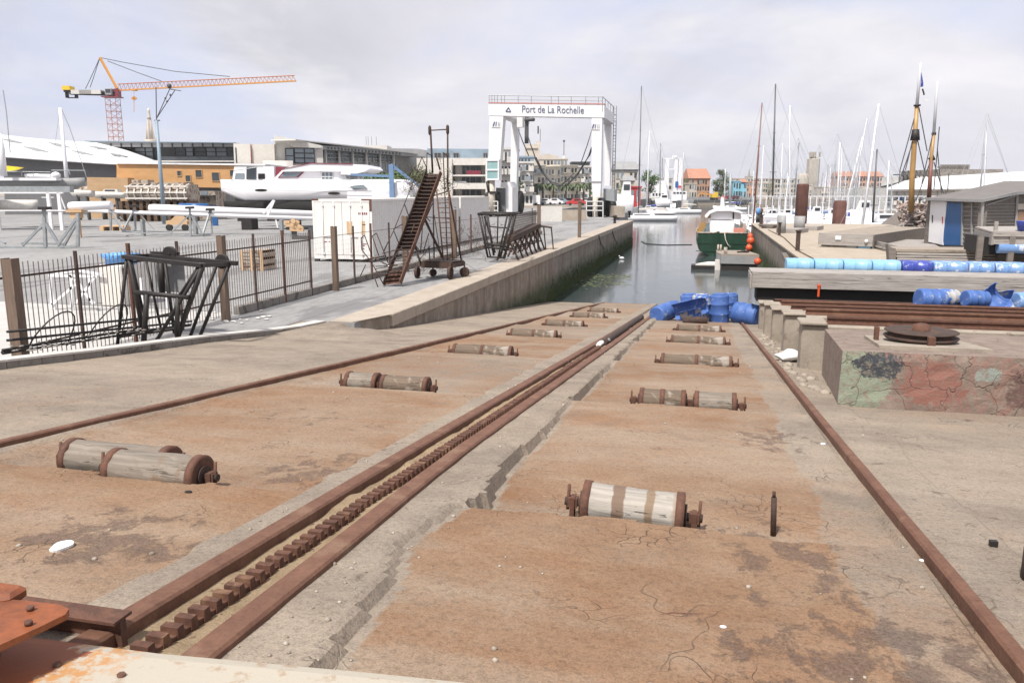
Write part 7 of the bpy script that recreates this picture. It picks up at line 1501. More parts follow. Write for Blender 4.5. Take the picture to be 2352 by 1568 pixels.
p = onz(*ZG(250, 800), WL); m = MB().path([onz(*ZG(235, 795), WL + .03), onz(*ZG(275, 815), WL + .03), onz(*ZG(440, 825), WL + .03), onz(*ZG(660, 822), WL + .03)], .04, 5); solo('floating_line', m, 'black', 'thin floating line across the channel water to the green boat', 'rope')
# ---- piles
for x0, x1, yt, lab in ((1642, 1760, 380, 'tall rusty brown steel pile with a rounded top beyond the pier'), (2053, 2178, 566, 'shorter square brown steel pile beyond the pier')):
    D = 84.; pl = cam_pl(ZI(x0, 0)[0], ZI(x1, 0)[0], D); B = Bld('mooring_pile', lab, 'pile', pl, 'brown steel piles', ZI); ua, zt_ = B.q(x0, yt); ub, _ = B.q(x1, yt); w = (ub - ua) / 2
    part('pile', MB().rings([[(ua + w + w * r_ * math.copysign(abs(math.cos(a)) ** .5, math.cos(a)), w + w * r_ * math.copysign(abs(math.sin(a)) ** .5, math.sin(a)), z) for a in [k * math.pi / 10 for k in range(20)]] for z, r_ in ((-6, 1), (zt_ - .25, 1), (zt_ - (.05 if yt < 500 else .25) + .02, .95), (zt_, .78 if yt < 500 else .95))]), MT['rustpile'] if 'rustpile' in MT else M('pile_rust', (.085, .03, .022), (.14, .06, .045), 1.2, .8, bump=.3), B.r)
# ---- marina: sailing boats defined by their masts (base x, top x, top y, width px, distance, colour)
def rr_(v): return v
MI = 0
def sailboat(label, xb, yb, xt, yt, D, r, mat='mastw', L=9., ang=0., hull='gelcoat', spread=True, name='sailing_boat', group='sailing boats in the marina', conv=None, furl=None, hz=None, hullon=True, boom=True):
    """mast from photo point (xb,yb) up to (xt,yt); hull on the water below it"""
    if conv: xb, yb = conv(xb, yb); xt, yt = conv(xt, yt)
    pl = cam_pl(xb - 10, xb + 10, D); u, z = pl.q(xt, yt); u0, _ = pl.q(xb, yb); p = pl.A + pl.d * u0; g = random.Random(int(xb * 7 + D))
    rt = thing(name, label, 'sailing boat', (p.x, p.y, WL), PSI + ang, group); ca, sa = math.cos(-ang), math.sin(-ang); dx = u - u0; hm = z - WL; deck = .95
    top = Vector((dx * ca, dx * sa, hm)); 
    if hullon:
        w = L * .155; part('hull', loft([(x, [(y, z_) for y, z_ in rg]) for x, rg in hull_secs(-L * .42, L * .58, w, -.35, deck, n=9, sheer=.3)]), hull, rt)
        c = part('cabin', MB().prism([(-L * .2, -w * .55, deck), (L * .25, -w * .55, deck), (L * .22, -w * .45, deck + .5), (-L * .1, -w * .45, deck + .42)], (0, w * 1.1, 0)), hull, rt); part('cabin_window', MB().box(-L * .08, L * .17, -w * .53, -w * .5, deck + .15, deck + .34), 'glass', c)
    part('mast', MB().path([(0, 0, deck * .5), top * .5 + Vector((0, 0, .2)), top], [r, r * .95, r * .6], 6), mat, rt)
    for t in (.42, .68): c = top * t; part('spreader', MB().tube(c - Vector((ca * 0, .9 - t, .0)), c + Vector((0, .9 - t, 0)), .03, n=4).tube(c + Vector((-.9 + t, 0, 0)), c + Vector((.9 - t, 0, 0)), .03, n=4), mat, rt)
    if hullon:
        m = MB(); sr = .012 * D / 100 + .006
        m.tube(top, (-L * .41, 0, deck + .3), sr, n=3); m.tube(top, (L * .57, 0, deck), sr, n=3)
        for s_ in (-1, 1): m.path([top, top * .68 + Vector((0, s_ * .25, 0)), (0, s_ * w * .95, deck)], sr, 3)
        part('stays', m, 'mastg', rt)
        if boom: part('boom', MB().tube((0, 0, deck + 1.1), (L * .45, 0, deck + 1.2), .09, n=5).path([(0.05, 0, deck + 1.25), (L * .2, 0, deck + 1.35), (L * .44, 0, deck + 1.3)], [.14, .17, .1], 6), furl or g.choice(['dblue', 'offwhite', 'craneblue', 'gelcoat', 'offwhite']), rt)
    return rt
H_ = lambda *a, **k: sailboat(*a, conv=ZH, **k)
H_('tall brown mast leaning right, left of the tallest black one in the marina', 368, 1120, 427, 365, 100, .11, 'mastb')
H_('tallest black-topped mast standing left of the big brown pile', 508, 1120, 526, 225, 104, .13, 'mastd', L=12)
H_('thin white mast between the brown and the black masts', 418, 1080, 438, 680, 112, .09, 'mastw')
H_('slender pale mast with a dark tip right of the black mast', 640, 1120, 631, 385, 108, .10, 'mastw', L=11)
H_('short white mast right of the tallest black mast', 566, 1080, 578, 665, 118, .09, 'mastw')
H_('grey mast with a twin line just left of the brown pile', 682, 1080, 694, 620, 110, .08, 'mastg')
H_('white thin mast directly left of the big pile', 655, 1080, 700, 655, 122, .07, 'mastd')
H_('stout white mast, short, near the row of white pontoons', 600, 1060, 620, 905, 126, .14, 'mastw')
H_('mast with a grey tip rising behind the stone tower on its right', 945, 1100, 982, 585, 112, .10, 'mastg')
H_('white mast with brown foot right of the stone tower', 985, 1080, 1000, 655, 116, .10, 'mastw')
H_('thin pale mast close behind the white and brown one', 1003, 1080, 1016, 680, 124, .07, 'mastw')
H_('thin dark mast over the red roofs', 1110, 1100, 1120, 740, 118, .07, 'mastg')
H_('grey mast beside the leaning white masts', 1110, 1090, 1150, 700, 112, .08, 'mastg')
H_('white mast leaning strongly to the right over the red roofs', 1030, 1000, 1165, 615, 130, .13, 'mastw')
H_('faint white mast beside the strongly leaning one', 1075, 1020, 1198, 480, 138, .08, 'mastw')
H_('big bright white mast leaning right before the red roofs', 1155, 1290, 1285, 372, 78, .13, 'mastw', L=10)
H_('dark mast with a thin top before the white-roofed hall', 1243, 1240, 1272, 705, 82, .11, 'mastd', L=9)
H_('thin short mast left of the white-roofed hall', 1290, 1080, 1295, 860, 120, .06, 'mastg')
H_('pale mast right of the big white leaning mast', 1350, 1080, 1360, 790, 110, .10, 'mastw')
H_('thin grey mast in front of the white-roofed hall', 1375, 1180, 1388, 825, 86, .07, 'mastg')
H_('short thin mast at the right behind the hall roof', 2040, 960, 2083, 435, 88, .10, 'mastg', L=10)
H_('white mast just right of the thin one above the hall roof', 2080, 960, 2080, 480, 100, .09, 'mastw', L=10)
H_('small mast before the stone tower, dark', 820, 1080, 848, 675, 125, .05, 'mastg')
g_ = random.Random(5)
words = ['left', 'second', 'third', 'fourth', 'fifth', 'sixth', 'seventh', 'eighth', 'ninth', 'tenth', 'eleventh', 'rightmost']
for i in range(12):
    x = 845 + i * 26 + g_.uniform(-6, 6); H_(f'thin leaning mast in the cluster before the red roofs, {words[i]} of the cluster', x, 1060, x + g_.uniform(8, 34), g_.uniform(790, 900), g_.uniform(125, 160), .06, g_.choice(['mastw', 'mastg', 'mastb']), L=8, ang=g_.uniform(-.5, .5))
for i, (x, D) in enumerate(((1728, 130), (1745, 150), (1806, 140), (1830, 155), (1905, 135))):
    sailboat(['short mast at the left end of the marina beside the pier', 'small distant mast right of the first marina boats', 'mast half hidden behind the big pile', 'faint mast between the two piles, left one', 'faint mast between the two piles, right one'][i], x, 470, x + 3, [392, 405, 398, 372, 386][i], D, .07, 'mastw', L=8)
# left channel boats with masts
ZC2 = ZC
sailboat('white yacht with the very tall dark mast beside the boat lift', 1755, 880, 1775, 45, 150, .12, 'mastd', L=12, conv=ZC, group='yachts along the left bank')
sailboat('white yacht with a tall white mast right of the dark one', 1815, 880, 1835, 375, 185, .15, 'mastw', L=11, conv=ZC, group='yachts along the left bank')
sailboat('small yacht with a thin dark mast before the distant white lift', 1912, 880, 1916, 465, 215, .08, 'mastd', L=9, conv=ZC, group='yachts along the left bank')
sailboat('small sailing boat right of the distant white lift', 2075, 870, 2083, 535, 200, .12, 'mastw', L=8, conv=ZC, group='yachts along the left bank')
sailboat('distant boat with a pale mast in front of the big tree', 818, 470, 825, 215, 240, .14, 'mastw', L=8, conv=ZI, group='yachts along the left bank'); sailboat('distant stout grey mast right of the big tree', 878, 560, 880, 265, 230, .4, 'mastg', L=8, conv=ZI, group='yachts along the left bank')
def motor(label, x0, x1, yw, yd, D, conv, group='white motor boats', name='motor_boat', hull='gelcoat', top=.9, base=WL):
    a = conv(x0, yd); b = conv(x1, yd); pl = cam_pl(a[0], b[0], D); B = Bld(name, label, 'boat', pl, group, conv); u0, zd = B.q(x0, yd); u1, _ = B.q(x1, yd); L = u1 - u0; w = min(1.6, L * .2); zd = max(zd, base + .7)
    part('hull', loft(hull_secs(u0, u1, w, base - .3, zd, y0=w, n=9, sheer=.3)), hull, B.r); h = top
    c = part('cabin', MB().prism([(u0 + L * .25, w * .4, zd), (u0 + L * .85, w * .4, zd), (u0 + L * .8, w * .5, zd + h), (u0 + L * .42, w * .5, zd + h)], (0, w * 1.1, 0)), 'gelcoat', B.r); part('cabin_window', MB().box(u0 + L * .42, u0 + L * .76, w * .36, w * .4, zd + h * .4, zd + h * .8), 'glass', c); return B
motor('white motor cruiser with square windows before the grey hall wall', 1090, 1260, 1230, 1165, 92, ZH, top=1.3); motor('white cruiser with a dark window band in front of the wreck', 1185, 1455, 1260, 1235, 84, ZH, top=.8); motor('white boat left of the shorter brown pile', 900, 985, 1230, 1195, 96, ZH)
motor('small white boat by the left end of the marina', 430, 560, 1220, 1190, 100, ZH, top=.7); motor('white boat with a pink cover beside the curved plates', 560, 660, 1220, 1185, 92, ZH, top=.6); motor('white boat between the piles', 770, 880, 1230, 1180, 98, ZH, top=.9)
motor('white catamaran-like cruiser on the left bank with a grey hull side', 1860, 1958, 980, 945, 195, ZC, group='boats along the left bank', hull='offwhite'); motor('small white cruiser at the left bank nearest the quay corner', 1775, 1862, 990, 955, 178, ZC, group='boats along the left bank'); motor('white motor boat moored beyond the left bank yachts', 1960, 2060, 945, 915, 230, ZC, group='boats along the left bank', top=1.2)
motor('white boat high on the left bank behind the lift leg', 1590, 1720, 900, 850, 118, ZC, group='boats along the left bank', top=2.0, base=-.2); motor('red-topped boat in the distance left of the distant lift', 1880, 1990, 900, 880, 180, ZC, group='boats along the left bank', top=1.2, base=-.3)
m = MB(); B = Bld('floating_pontoon', 'pale grey floating pontoon with a slanting side at the corner of the left quay', 'pontoon', cam_pl(1410, 1480, 160), conv=ZC); 
u0, u1, z0, z1 = B.rect(1650, 955, 1778, 1000); part('hull', MB().prism([(u0, 0, WL - .2), (u1, 0, WL - .2), (u1 + .2, 0, B.q(1778, 928)[1]), (u0 + 1, 0, B.q(1680, 950)[1]), (u0, 0, B.q(1650, 950)[1])], (0, 3.5, 0)), 'bluegrey' if 0 else 'galv', B.r); part('rail', MB().beam(B.pl.p(*ZC(1715, 850)), B.pl.p(*ZC(1695, 950)), .15).beam(B.pl.p(*ZC(1745, 860)), B.pl.p(*ZC(1745, 935)), .12), 'white', B.r)
B = Bld('left_bank_stage', 'pale concrete landing stage behind the quay corner', 'stage', cam_pl(1400, 1430, 90), conv=ZC); 
B.box('body', (1580, 930, 1655, 1010), 0, 5, 'conc_lt')
m = MB()   # white pontoon walkways of the marina
B = Bld('marina_walkway', 'white-railed floating walkway along the marina boats beyond the pier', 'walkway', cam_pl(1745, 2100, 100), conv=ZI); u0, _ = B.q(1130, 600); u1, _ = B.q(2300, 600); part('deck', MB().box(u0, u1 + 20, 0, 2, WL, WL + .5), 'offwhite', B.r); m = MB(); u = u0
for k in range(44): m.box(u, u + .1, 0, .1, WL + .5, 2.4); m.box(u, u + .1, 1.9, 2, WL + .5, 1.2); u += .78
for z in (-.6, .6, 2.3): m.box(u0, u, 0, .06, z, z + .1)
part('railing', m, 'mastw', B.r)
# ---- wreck with the two big spars
pl = cam_pl(2060, 2180, 72); B = Bld('old_sailing_ship', 'old wooden sailing ship with a varnished yellow mast topped white and a blue flag', 'sailing ship', pl, conv=ZH); p_ = lambda x, y, d=0: B.pl.p(*ZH(x, y), d)
part('mast', MB().path([p_(1522, 1170), p_(1530, 900), p_(1548, 640), p_(1565, 385)], [.24, .23, .21, .17], 10), 'masty', B.r); part('topmast', MB().path([p_(1565, 385), p_(1588, 120), p_(1594, 72)], [.15, .1, .06], 8), 'mastw', B.r); part('mast_band', MB().path([p_(1550, 640), p_(1556, 560)], [.42, .3], 8).path([p_(1566, 390), p_(1567, 378)], .3, 8), 'black', B.r)
part('flag', MB().prism([p_(1598, 140), p_(1612, 215), p_(1612, 245), p_(1592, 250)], (0, .03, 0)), 'dblue', B.r); part('pennant', MB().path([p_(1605, 262), p_(1614, 290), p_(1618, 308)], .07, 5), 'black', B.r); part('pennant', MB().prism([p_(1612, 330), p_(1655, 345), p_(1658, 356), p_(1625, 350)], (0, .03, 0)), 'plasticw', B.r)
part('mizzen_mast', MB().path([p_(1655, 1060, 3), p_(1668, 780, 3), p_(1690, 590, 3)], [.19, .17, .14], 8), 'masty', B.r); part('mizzen_topmast', MB().path([p_(1688, 600, 3), p_(1712, 260, 3), p_(1716, 205, 3)], [.15, .11, .05], 8), 'mastw', B.r); part('hounds', MB().path([p_(1655, 780, 3), p_(1675, 740, 3), p_(1692, 785, 3)], .13, 6).path([p_(1678, 592, 3), p_(1700, 592, 3)], .18, 6), 'black', B.r)
m = MB()
for a, b, c in (((1540, 640), (1430, 960), 0), ((1530, 650), (1480, 860), 0), ((1570, 640), (1620, 860), 0), ((1580, 400), (1640, 720), 0), ((1545, 480), (1440, 860), 0), ((1690, 800), (1760, 1030), 3), ((1680, 600), (1600, 960), 3), ((1730, 540), (1690, 1000), 3), ((1715, 700), (1745, 1030), 3), ((1665, 790), (1560, 1080), 3), ((1800, 880), (1790, 1020), 3)): m.tube(p_(*a, c), p_(*b, c), .05, n=4)
part('rigging', m, 'dkgrey', B.r); part('pole', MB().path([p_(1650, 1060, 2), p_(1672, 790, 2)], .16, 6), 'mastb', B.r)
m = MB(); tl_ = [(1370, 1330), (1450, 1290), (1560, 1215), (1620, 1170), (1680, 1150), (1680, 1330), (1500, 1370)]; part('hull', MB().prism([p_(*p, 1) for p in tl_], (0, 5, 0)), 'shed_wood', B.r); m = MB()
for k in range(40): x = g_.uniform(1380, 1640); y = 1340 - (x - 1380) * .72 * g_.uniform(.3, 1); a = p_(x, y, .7); m.beam(a, a + Vector((g_.uniform(.3, 1.6), g_.uniform(-.4, .1), g_.uniform(-.1, .9))), .12, .1)
part('loose_timber', m, 'shed_wood', B.r); m = MB()
for k in range(110): a = p_(g_.uniform(1440, 1640), g_.uniform(1110, 1260), .8 - .5 * g_.random()); m.beam(a, a + Vector((g_.uniform(-.7, .7), g_.uniform(-.3, .3), g_.uniform(-.3, .5))), g_.uniform(.08, .28), g_.uniform(.06, .2))
part('clutter', m, 'salmonbox' if 0 else M('clutter', (.22, .10, .07), (.55, .50, .46), 3, .9, bump=.2), B.r)
rt = Bld('wooden_gate', 'grey railing gate leaning before the wreck on the pier', 'gate', cam_pl(2040, 2090, 62), conv=ZH); m = MB()
for x, y0, y1 in ((1398, 1290, 1358), (1430, 1265, 1360), (1463, 1245, 1362), (1365, 1320, 1350)): m.beam(rt.pl.p(*ZH(x, y0)), rt.pl.p(*ZH(x, y1)), .12)
m.beam(rt.pl.p(*ZH(1365, 1320)), rt.pl.p(*ZH(1470, 1245)), .1).beam(rt.pl.p(*ZH(1365, 1350)), rt.pl.p(*ZH(1470, 1335)), .1); part('bars', m, 'grey_wood', rt.r)
p = onz(*ZH(1350, 1350)); solo('capstan', MB().lathe([(0, .3), (.1, .3), (.15, .2), (.5, .2), (.55, .34), (.7, .34), (.72, .1)], (p.x, p.y, 0), 'z', 14), 'rustdark', 'rusty mushroom bollard on the pier before the wreck', 'bollard')
# ---- white-roofed hall on the right
pl = cam_pl(2040, 2352, 125); B = Bld('white_hall', 'large low hall with a white sloping roof and pale walls across the marina', 'building', pl, conv=ZH)
m = MB(); tp = [B.pl.p(*ZH(*p), 14) for p in ((1470, 938), (1600, 912), (1900, 895), (2130, 880), (2500, 862))]; bt = [B.pl.p(*ZH(*p), -.8) for p in ((1345, 990), (1560, 988), (1900, 985), (2130, 980), (2500, 970))]; n = 5
m.add(bt + tp + [v + Vector((0, 20, -2)) for v in tp], [(i, i + 1, n + i + 1, n + i) for i in range(4)] + [(n + i, n + i + 1, 2 * n + i + 1, 2 * n + i) for i in range(4)]); part('roof', m, 'roofwhite', B.r); part('eave', MB().path([v - Vector((0, 0, .2)) for v in bt], .25, 5), 'roofwhite', B.r)
B.box('wall', (1350, 988, 2600, 1200), .2, 20, 'pale', base=-1); 
for k in range(9): B.box('column', (1360 + 60 * k, 990, 1364 + 60 * k, 1075), .1, .2, 'galv')
B.box('dark_band', (1350, 1075, 1620, 1120), 0, .2, 'dkgrey')
for k in range(6): B.box('door', (1395 + 40 * k, 1080, 1418 + 40 * k, 1115), -.1, 0, 'offwhite')
B.box('sign', (1425, 1058, 1468, 1076), -.2, .2, 'panelblue')
B.box('upper_block', (1720, 852, 2200, 900), 15, 28, 'kerb', base=-1); m = MB()
for k in range(12): p = B.pl.p(*ZH(1740 + 18 * k, 853), 16); m.box(p.x, p.x + .3, 16, 16.3, p.z, p.z + .8)
p = B.pl.p(*ZH(1720, 842), 16); p2 = B.pl.p(*ZH(1935, 842), 16); m.box(p.x, p2.x, 16, 16.3, p.z, p.z + .2); part('roof_rail', m, 'kerb', B.r)
B.box('scaffold_deck', (1430, 888, 1600, 896), 16, 18, 'dkgrey'); B.box('back_block', (1460, 905, 1740, 950), 18, 26, 'pale', base=-1); m = MB()
for k in range(10): p = B.pl.p(*ZH(1440 + 30 * k, 860), 17); m.tube((p.x, 17, p.z), (p.x, 17, p.z - 4.5), .08, n=4); p2 = B.pl.p(*ZH(1470 + 30 * k, 925), 17); m.tube(p, p2, .05, n=4)
part('scaffold', m, 'dkgrey', B.r)
# ---- land, quays and town beyond
for nm, x0, x1, D0, D1, zt in (('far_quay', 1560, 2900, 330, 900, .0), ('right_bank', 2020, 3400, 118, 340, .2)):
    a, b, c, d = gp(x0, D0), gp(x1, D0), gp(x1, D1), gp(x0, D1); m = MB().hexa([v + Vector((0, 0, -6)) for v in (a, b, c, d)] + [v + Vector((0, 0, zt - .05)) for v in (a, b, c, d)]); struct(nm, m, 'conc')
m = MB(); a, b, c, d = gp(600, 470), gp(1640, 470), gp(1640, 1500), gp(-2400, 1500); m.hexa([v + Vector((0, 0, -6)) for v in (a, b, c, d)] + [v + Vector((0, 0, -.1)) for v in (a, b, c, d)]); struct('far_land', m, 'conc')
B = Bld('lift_bridge', 'low dark road bridge across the far end of the channel', 'bridge', cam_pl(1575, 1720, 300), conv=ZI); u0, u1, z0, z1 = B.rect(100, 540, 1000, 570); part('deck', MB().box(u0, u1 + 6, 0, 7, -1.2, -.1), 'dkgrey', B.r); part('railing', MB().box(u0, u1 + 6, 0, .2, -.1, 1.0), 'midgrey', B.r); part('pier', MB().box(u0 + 2, u0 + 6, .5, 6, -6, -1.2).box(u0 + 30, u0 + 33, .5, 6, -6, -1.2), 'conc', B.r)
B = Bld('bridge_hut', 'small pale hut on the bridge fender, left of the bridge', 'hut', cam_pl(1560, 1582, 215), conv=ZI); B.box('body', (350, 565, 415, 660), 0, 3, 'pale', base=WL); B.box('base', (355, 625, 395, 662), -.2, 0, 'tan', base=WL); B.box('side_dark', (300, 570, 350, 655), .5, 3, 'dkgrey', base=WL)
# distant white lift and ship
B = Bld('distant_lift', 'white latticed boat lift and ship superstructure far down the channel', 'boat lift', cam_pl(1515, 1570, 260), conv=ZI)
for r_ in ((164, 108, 206, 560), (266, 90, 304, 560), (312, 110, 350, 560)): B.box('leg', r_, 0, 1.2, 'mastw', base=-1)
B.box('beam', (130, 95, 345, 108), 0, 1.4, 'mastw'); B.box('beam', (200, 212, 275, 226), 0, 1, 'mastw'); B.box('head', (248, 66, 292, 100), 0, 2, 'mastw'); B.poly('superstructure', [(0, 440), (60, 345), (175, 345), (180, 530), (0, 530)], -1, 8, 'gelcoat'); B.box('bridge_house', (230, 462, 400, 530), -4, 3, 'gelcoat', base=-1.5)
for k in range(4): B.box('ship_window', (250 + 36 * k, 472, 276 + 36 * k, 490), -4.1, -4, 'glass')
for k in range(4): B.box('ship_window', (22 + 34 * k, 485, 42 + 34 * k, 512), -1.1, -1, 'glass')
B.box('blue_panel', (275, 355, 305, 425), -.4, 0, 'panelblue'); B.poly('red_dome', [(305, 425), (312, 402), (330, 398), (345, 425)], -.5, 1, 'red'); m = MB()
for a, b in (((355, 290), (362, 40)), ((95, 300), (112, 0)), ((130, 95), (125, 440))): m.tube(B.pl.p(*ZI(*a), 0), B.pl.p(*ZI(*b), 0), .2, n=5)
part('mast', m, 'mastg', B.r)
m = MB(); a = B.q(130, 570)[0]; b = B.q(400, 570)[0]; m.prism([(a, -6, WL - .3), (b, -6, WL - .3), (b + 1, -6, .4), (a - 2, -6, .2)], (0, 6, 0)); part('ship_hull', m, 'galv', B.r)
# town behind
rw = lambda *a, **k: row(*a, conv=ZI, **k)
rw('red_roofed_building', 'brown building with a bright terracotta roof left of the big tree', 425, 330, 655, 340, 'brick', 3, 8, back=14, roof='redroof')
rw('yellow_house', 'small yellow-orange house in front of the red-roofed building', 425, 382, 510, 320, 'stone', 2, 3); rw('blue_house', 'bright sky blue house right of the big tree', 912, 358, 1000, 330, 'skyblue', 2, 3, back=8); rw('blue_house', 'lower light blue house with an orange roof, right of the bright blue one', 990, 372, 1062, 335, 'skyblue', 2, 2, roof='redroof', back=5)
rw('pink_house', 'salmon house with windows behind the leaning brown mast', 1062, 360, 1190, 345, 'salmon', 3, 5); rw('cream_block', 'cream terraced block behind the white walkway, left part', 1190, 380, 1370, 340, 'stone', 3, 7); rw('frame_building', 'pale open-framed building behind the black mast', 1370, 330, 1640, 330, 'stone', 4, 9)
rw('grey_house', 'grey-roofed house row behind the frame building', 1640, 400, 1780, 350, 'beige', 3, 5); rw('tiled_row', 'long row of red tiled buildings behind the mast cluster', 2060, 308, 2560, 360, 'salmon', 4, 16, roof='redroof')
rw('cream_row', 'pale low row of houses under the red tiled row', 1880, 420, 2500, 345, 'stone', 2, 16); rw('far_row', 'faint stone house row behind the blue houses', 940, 325, 1330, 420, 'beige', 5, 12)
rw('left_bank_house', 'cream house with a dark roof right of the boat lift', -375, 325, -180, 250, 'stone', 4, 5, roof='dkgrey'); rw('left_bank_block', 'white block behind the distant lift', -30, 320, 420, 360, 'pale', 3, 10)
row('mansard_house', 'grey mansard-roofed house just right of the boat lift leg', 1790, 915, 2035, 215, 'stone', 3, 5, conv=ZF, roof='midgrey'); row('tiled_cottage', 'small cottage with a grey roof on the left bank', 1880, 1040, 1990, 190, 'cream', 1, 2, conv=ZF, roof='midgrey', back=5)
row('red_shed', 'low red shed on the left bank', 1942, 1100, 2068, 175, 'red', 1, 2, conv=ZF, back=3)
tree('round dark green tree on the left bank right of the boat lift', 1490, 448, 392, 200, 52, 1.2, nleaf=1500); tree('pale green bush at the foot of the lift right leg', 1432, 455, 420, 170, 32, 1, 'leaf', nleaf=700); tree('big grey-green tree in the middle distance at the end of the channel', 1655, 455, 389, 330, 54, 1.6, 'leafd', nleaf=2600); tree('small dark tree left of the red-roofed building', 1573, 440, 408, 340, 22, 1, nleaf=500); tree('dark tree half hidden behind the black mast', 1766, 452, 418, 300, 26, nleaf=500); tree('grey-green shrub tree under the red tiled row', 2000, 458, 425, 280, 34, 1, 'leafd', nleaf=600)
# stone harbour tower
B = Bld('harbour_tower', 'tall pale medieval stone tower with a notched top behind the mast cluster', 'tower', cam_pl(1860, 1890, 360), conv=ZI); u0, u1, z0, z1 = B.rect(1762, 85, 1880, 560); part('shaft', MB().bbox(u0, u1, 0, u1 - u0, -1, z1, .8), M('tower_stone', (.36, .33, .29), (.52, .48, .42), .25, .9, bump=.4, spot=.4, spotc=(.25, .22, .19), spots=.58), B.r)
m = MB(); w = (u1 - u0) / 7
for k in (0, 1, 2, 3, 6): m.box(u0 + w * k + .1, u0 + w * (k + .8), 0, 2, z1, z1 + 2.2)
part('battlement', m, MC['tower_stone'], B.r)
B = Bld('round_tower', 'low round stone tower with a domed top left of the tall tower', 'tower', cam_pl(1840, 1860, 350), conv=ZI); u0, u1, z0, z1 = B.rect(1655, 290, 1790, 450); part('drum', MB().lathe([(0, (u1 - u0) / 2), (z1, (u1 - u0) / 2), (z1 + .8, (u1 - u0) * .4), (z1 + 1.2, (u1 - u0) * .1)], ((u0 + u1) / 2, 5, 0), 'z', 16), MC['tower_stone'], B.r)
B = Bld('distant_spire', 'thin dark church spire on the skyline right of the blue houses', 'spire', cam_pl(1715, 1725, 480), conv=ZI); c = B.q(1100, 300); zt_ = B.q(1100, 215)[1]; part('spire', MB().lathe([(0, 3), (c[1], 2.6), (zt_ - 4, .8), (zt_, .1)], (c[0], 3, 0), 'z', 8), 'kerb', B.r)
# machines on the far quay
B = Bld('yellow_excavator', 'yellow digger on the far quay below the big tree', 'digger', cam_pl(1640, 1660, 290), conv=ZI); u0, u1, z0, z1 = B.rect(680, 470, 745, 515); part('body', MB().box(u0, u1, 0, 3, .8, z1 - .8).box(u0 + (u1 - u0) * .5, u1, 0, 2, z1 - .8, z1), 'craney', B.r); part('tracks', MB().box(u0, u1, -.3, 3.2, 0, .8), 'dark', B.r); part('arm', MB().beam((u0, 1, z1 - 1), (u0 - 4, 1, z1 - .5), .5).beam((u0 - 4, 1, z1 - .5), (u0 - 5, 1, 1), .4), 'craneo', B.r)
for i, (x, mt, lab) in enumerate(((830, 'red', 'red car on the far quay below the stout grey mast'), (905, 'maroon', 'dark red van-like car on the far quay'), (955, 'galv', 'grey car on the far quay near the blue house'))): car('parked_car', lab, ZI(x, 540)[0], 296, mt, 7 if 0 else 4.6, group='vehicles on the far quay')
# people on the marina walkway: two small figures
def person(label, px, py_foot, D, h, shirt, zf=0.):
    a = gp(px, D); rt = thing('person', label, 'person', (a.x, a.y, zf), PSI); s_ = h / 1.75; m = MB()
    m.path([(-.1, 0, .0), (-.1, 0, .45), (-.07, 0, .85)], [.055, .07, .09], 8).path([(.1, .05, .0), (.1, .03, .45), (.07, 0, .85)], [.055, .07, .09], 8).path([(0, 0, .82), (0, 0, 1.1), (0, 0, 1.35), (0, 0, 1.47)], [.16, .14, .19, .07], 10).path([(0, 0, 1.45), (0, 0, 1.55)], [.055, .06], 8).sph((0, 0, 1.64), .11, 10, 8, (.85, .95, 1.15))
    for d in (-1, 1): m.path([(d * .18, 0, 1.4), (d * .24, .02, 1.15), (d * .2, -.12, .92)], [.055, .045, .035], 7)
    m.v = [v * s_ for v in m.v]; part('body', m, M('skin', (.45, .28, .2), bump=0), rt); part('shirt', MB().path([Vector((0, 0, .84)) * s_, Vector((0, 0, 1.1)) * s_, Vector((0, 0, 1.36)) * s_, Vector((0, 0, 1.46)) * s_], [.18 * s_, .17 * s_, .21 * s_, .08 * s_], 10), shirt, rt); part('trousers', MB().path([Vector((-.1, 0, .06)) * s_, Vector((-.07, 0, .86)) * s_], [.08, .12], 8).path([Vector((.1, .05, .06)) * s_, Vector((.07, 0, .86)) * s_], [.08, .12], 8), 'dkgrey', rt); part('hair', MB().sph((0, .02, 1.70 * s_), .11 * s_, 8, 6, (.9, 1, .8)), 'dark', rt)
person('person in a blue top standing at the far end of the pier', 1744, 512, 77, 1.7, 'tarp'); person('person in dark clothes on the pier beside the one in blue', 1750, 512, 78, 1.65, 'dkgrey')
# ================================================================== sky, sun, camera
hz_ = MB(); hz_.box(-700, 900, -20, 900, -7.5, 60); ho = struct('haze', hz_, 'white', 'stuff'); hm_ = bpy.data.materials.new('haze_air'); hm_.use_nodes = True; ho.data.materials[0] = hm_
hn = hm_.node_tree; hn.nodes.remove(hn.nodes['Principled BSDF']); hv = hn.nodes.new('ShaderNodeVolumePrincipled'); hv.inputs['Color'].default_value = (.93, .94, .97, 1); hv.inputs['Density'].default_value = .00016; hn.links.new(hv.outputs[0], hn.nodes['Material Output'].inputs['Volume'])
w = bpy.data.worlds.new('World'); scene.world = w; w.use_nodes = True; t = w.node_tree; bg = t.nodes['Background']; out = t.nodes['World Output']
SUN_EL, SUN_AZ = rad(58), rad(-162)      # azimuth of the sun measured from +Y towards +X
sky = t.nodes.new('ShaderNodeTexSky'); sky.sky_type = 'NISHITA'; sky.sun_disc = False; sky.sun_elevation = SUN_EL; sky.sun_rotation = SUN_AZ; sky.air_density = 1; sky.dust_density = 2.5
tc = t.nodes.new('ShaderNodeTexCoord')
def W(op, a, b=0.):
    n = t.nodes.new('ShaderNodeMath'); n.operation = op
    for s_, v_ in ((n.inputs[0], a), (n.inputs[1], b)):
        if isinstance(v_, (int, float)): s_.default_value = v_
        else: t.links.new(v_, s_)
    return n.outputs[0]
sep = t.nodes.new('ShaderNodeSeparateXYZ'); t.links.new(tc.outputs['Generated'], sep.inputs[0])
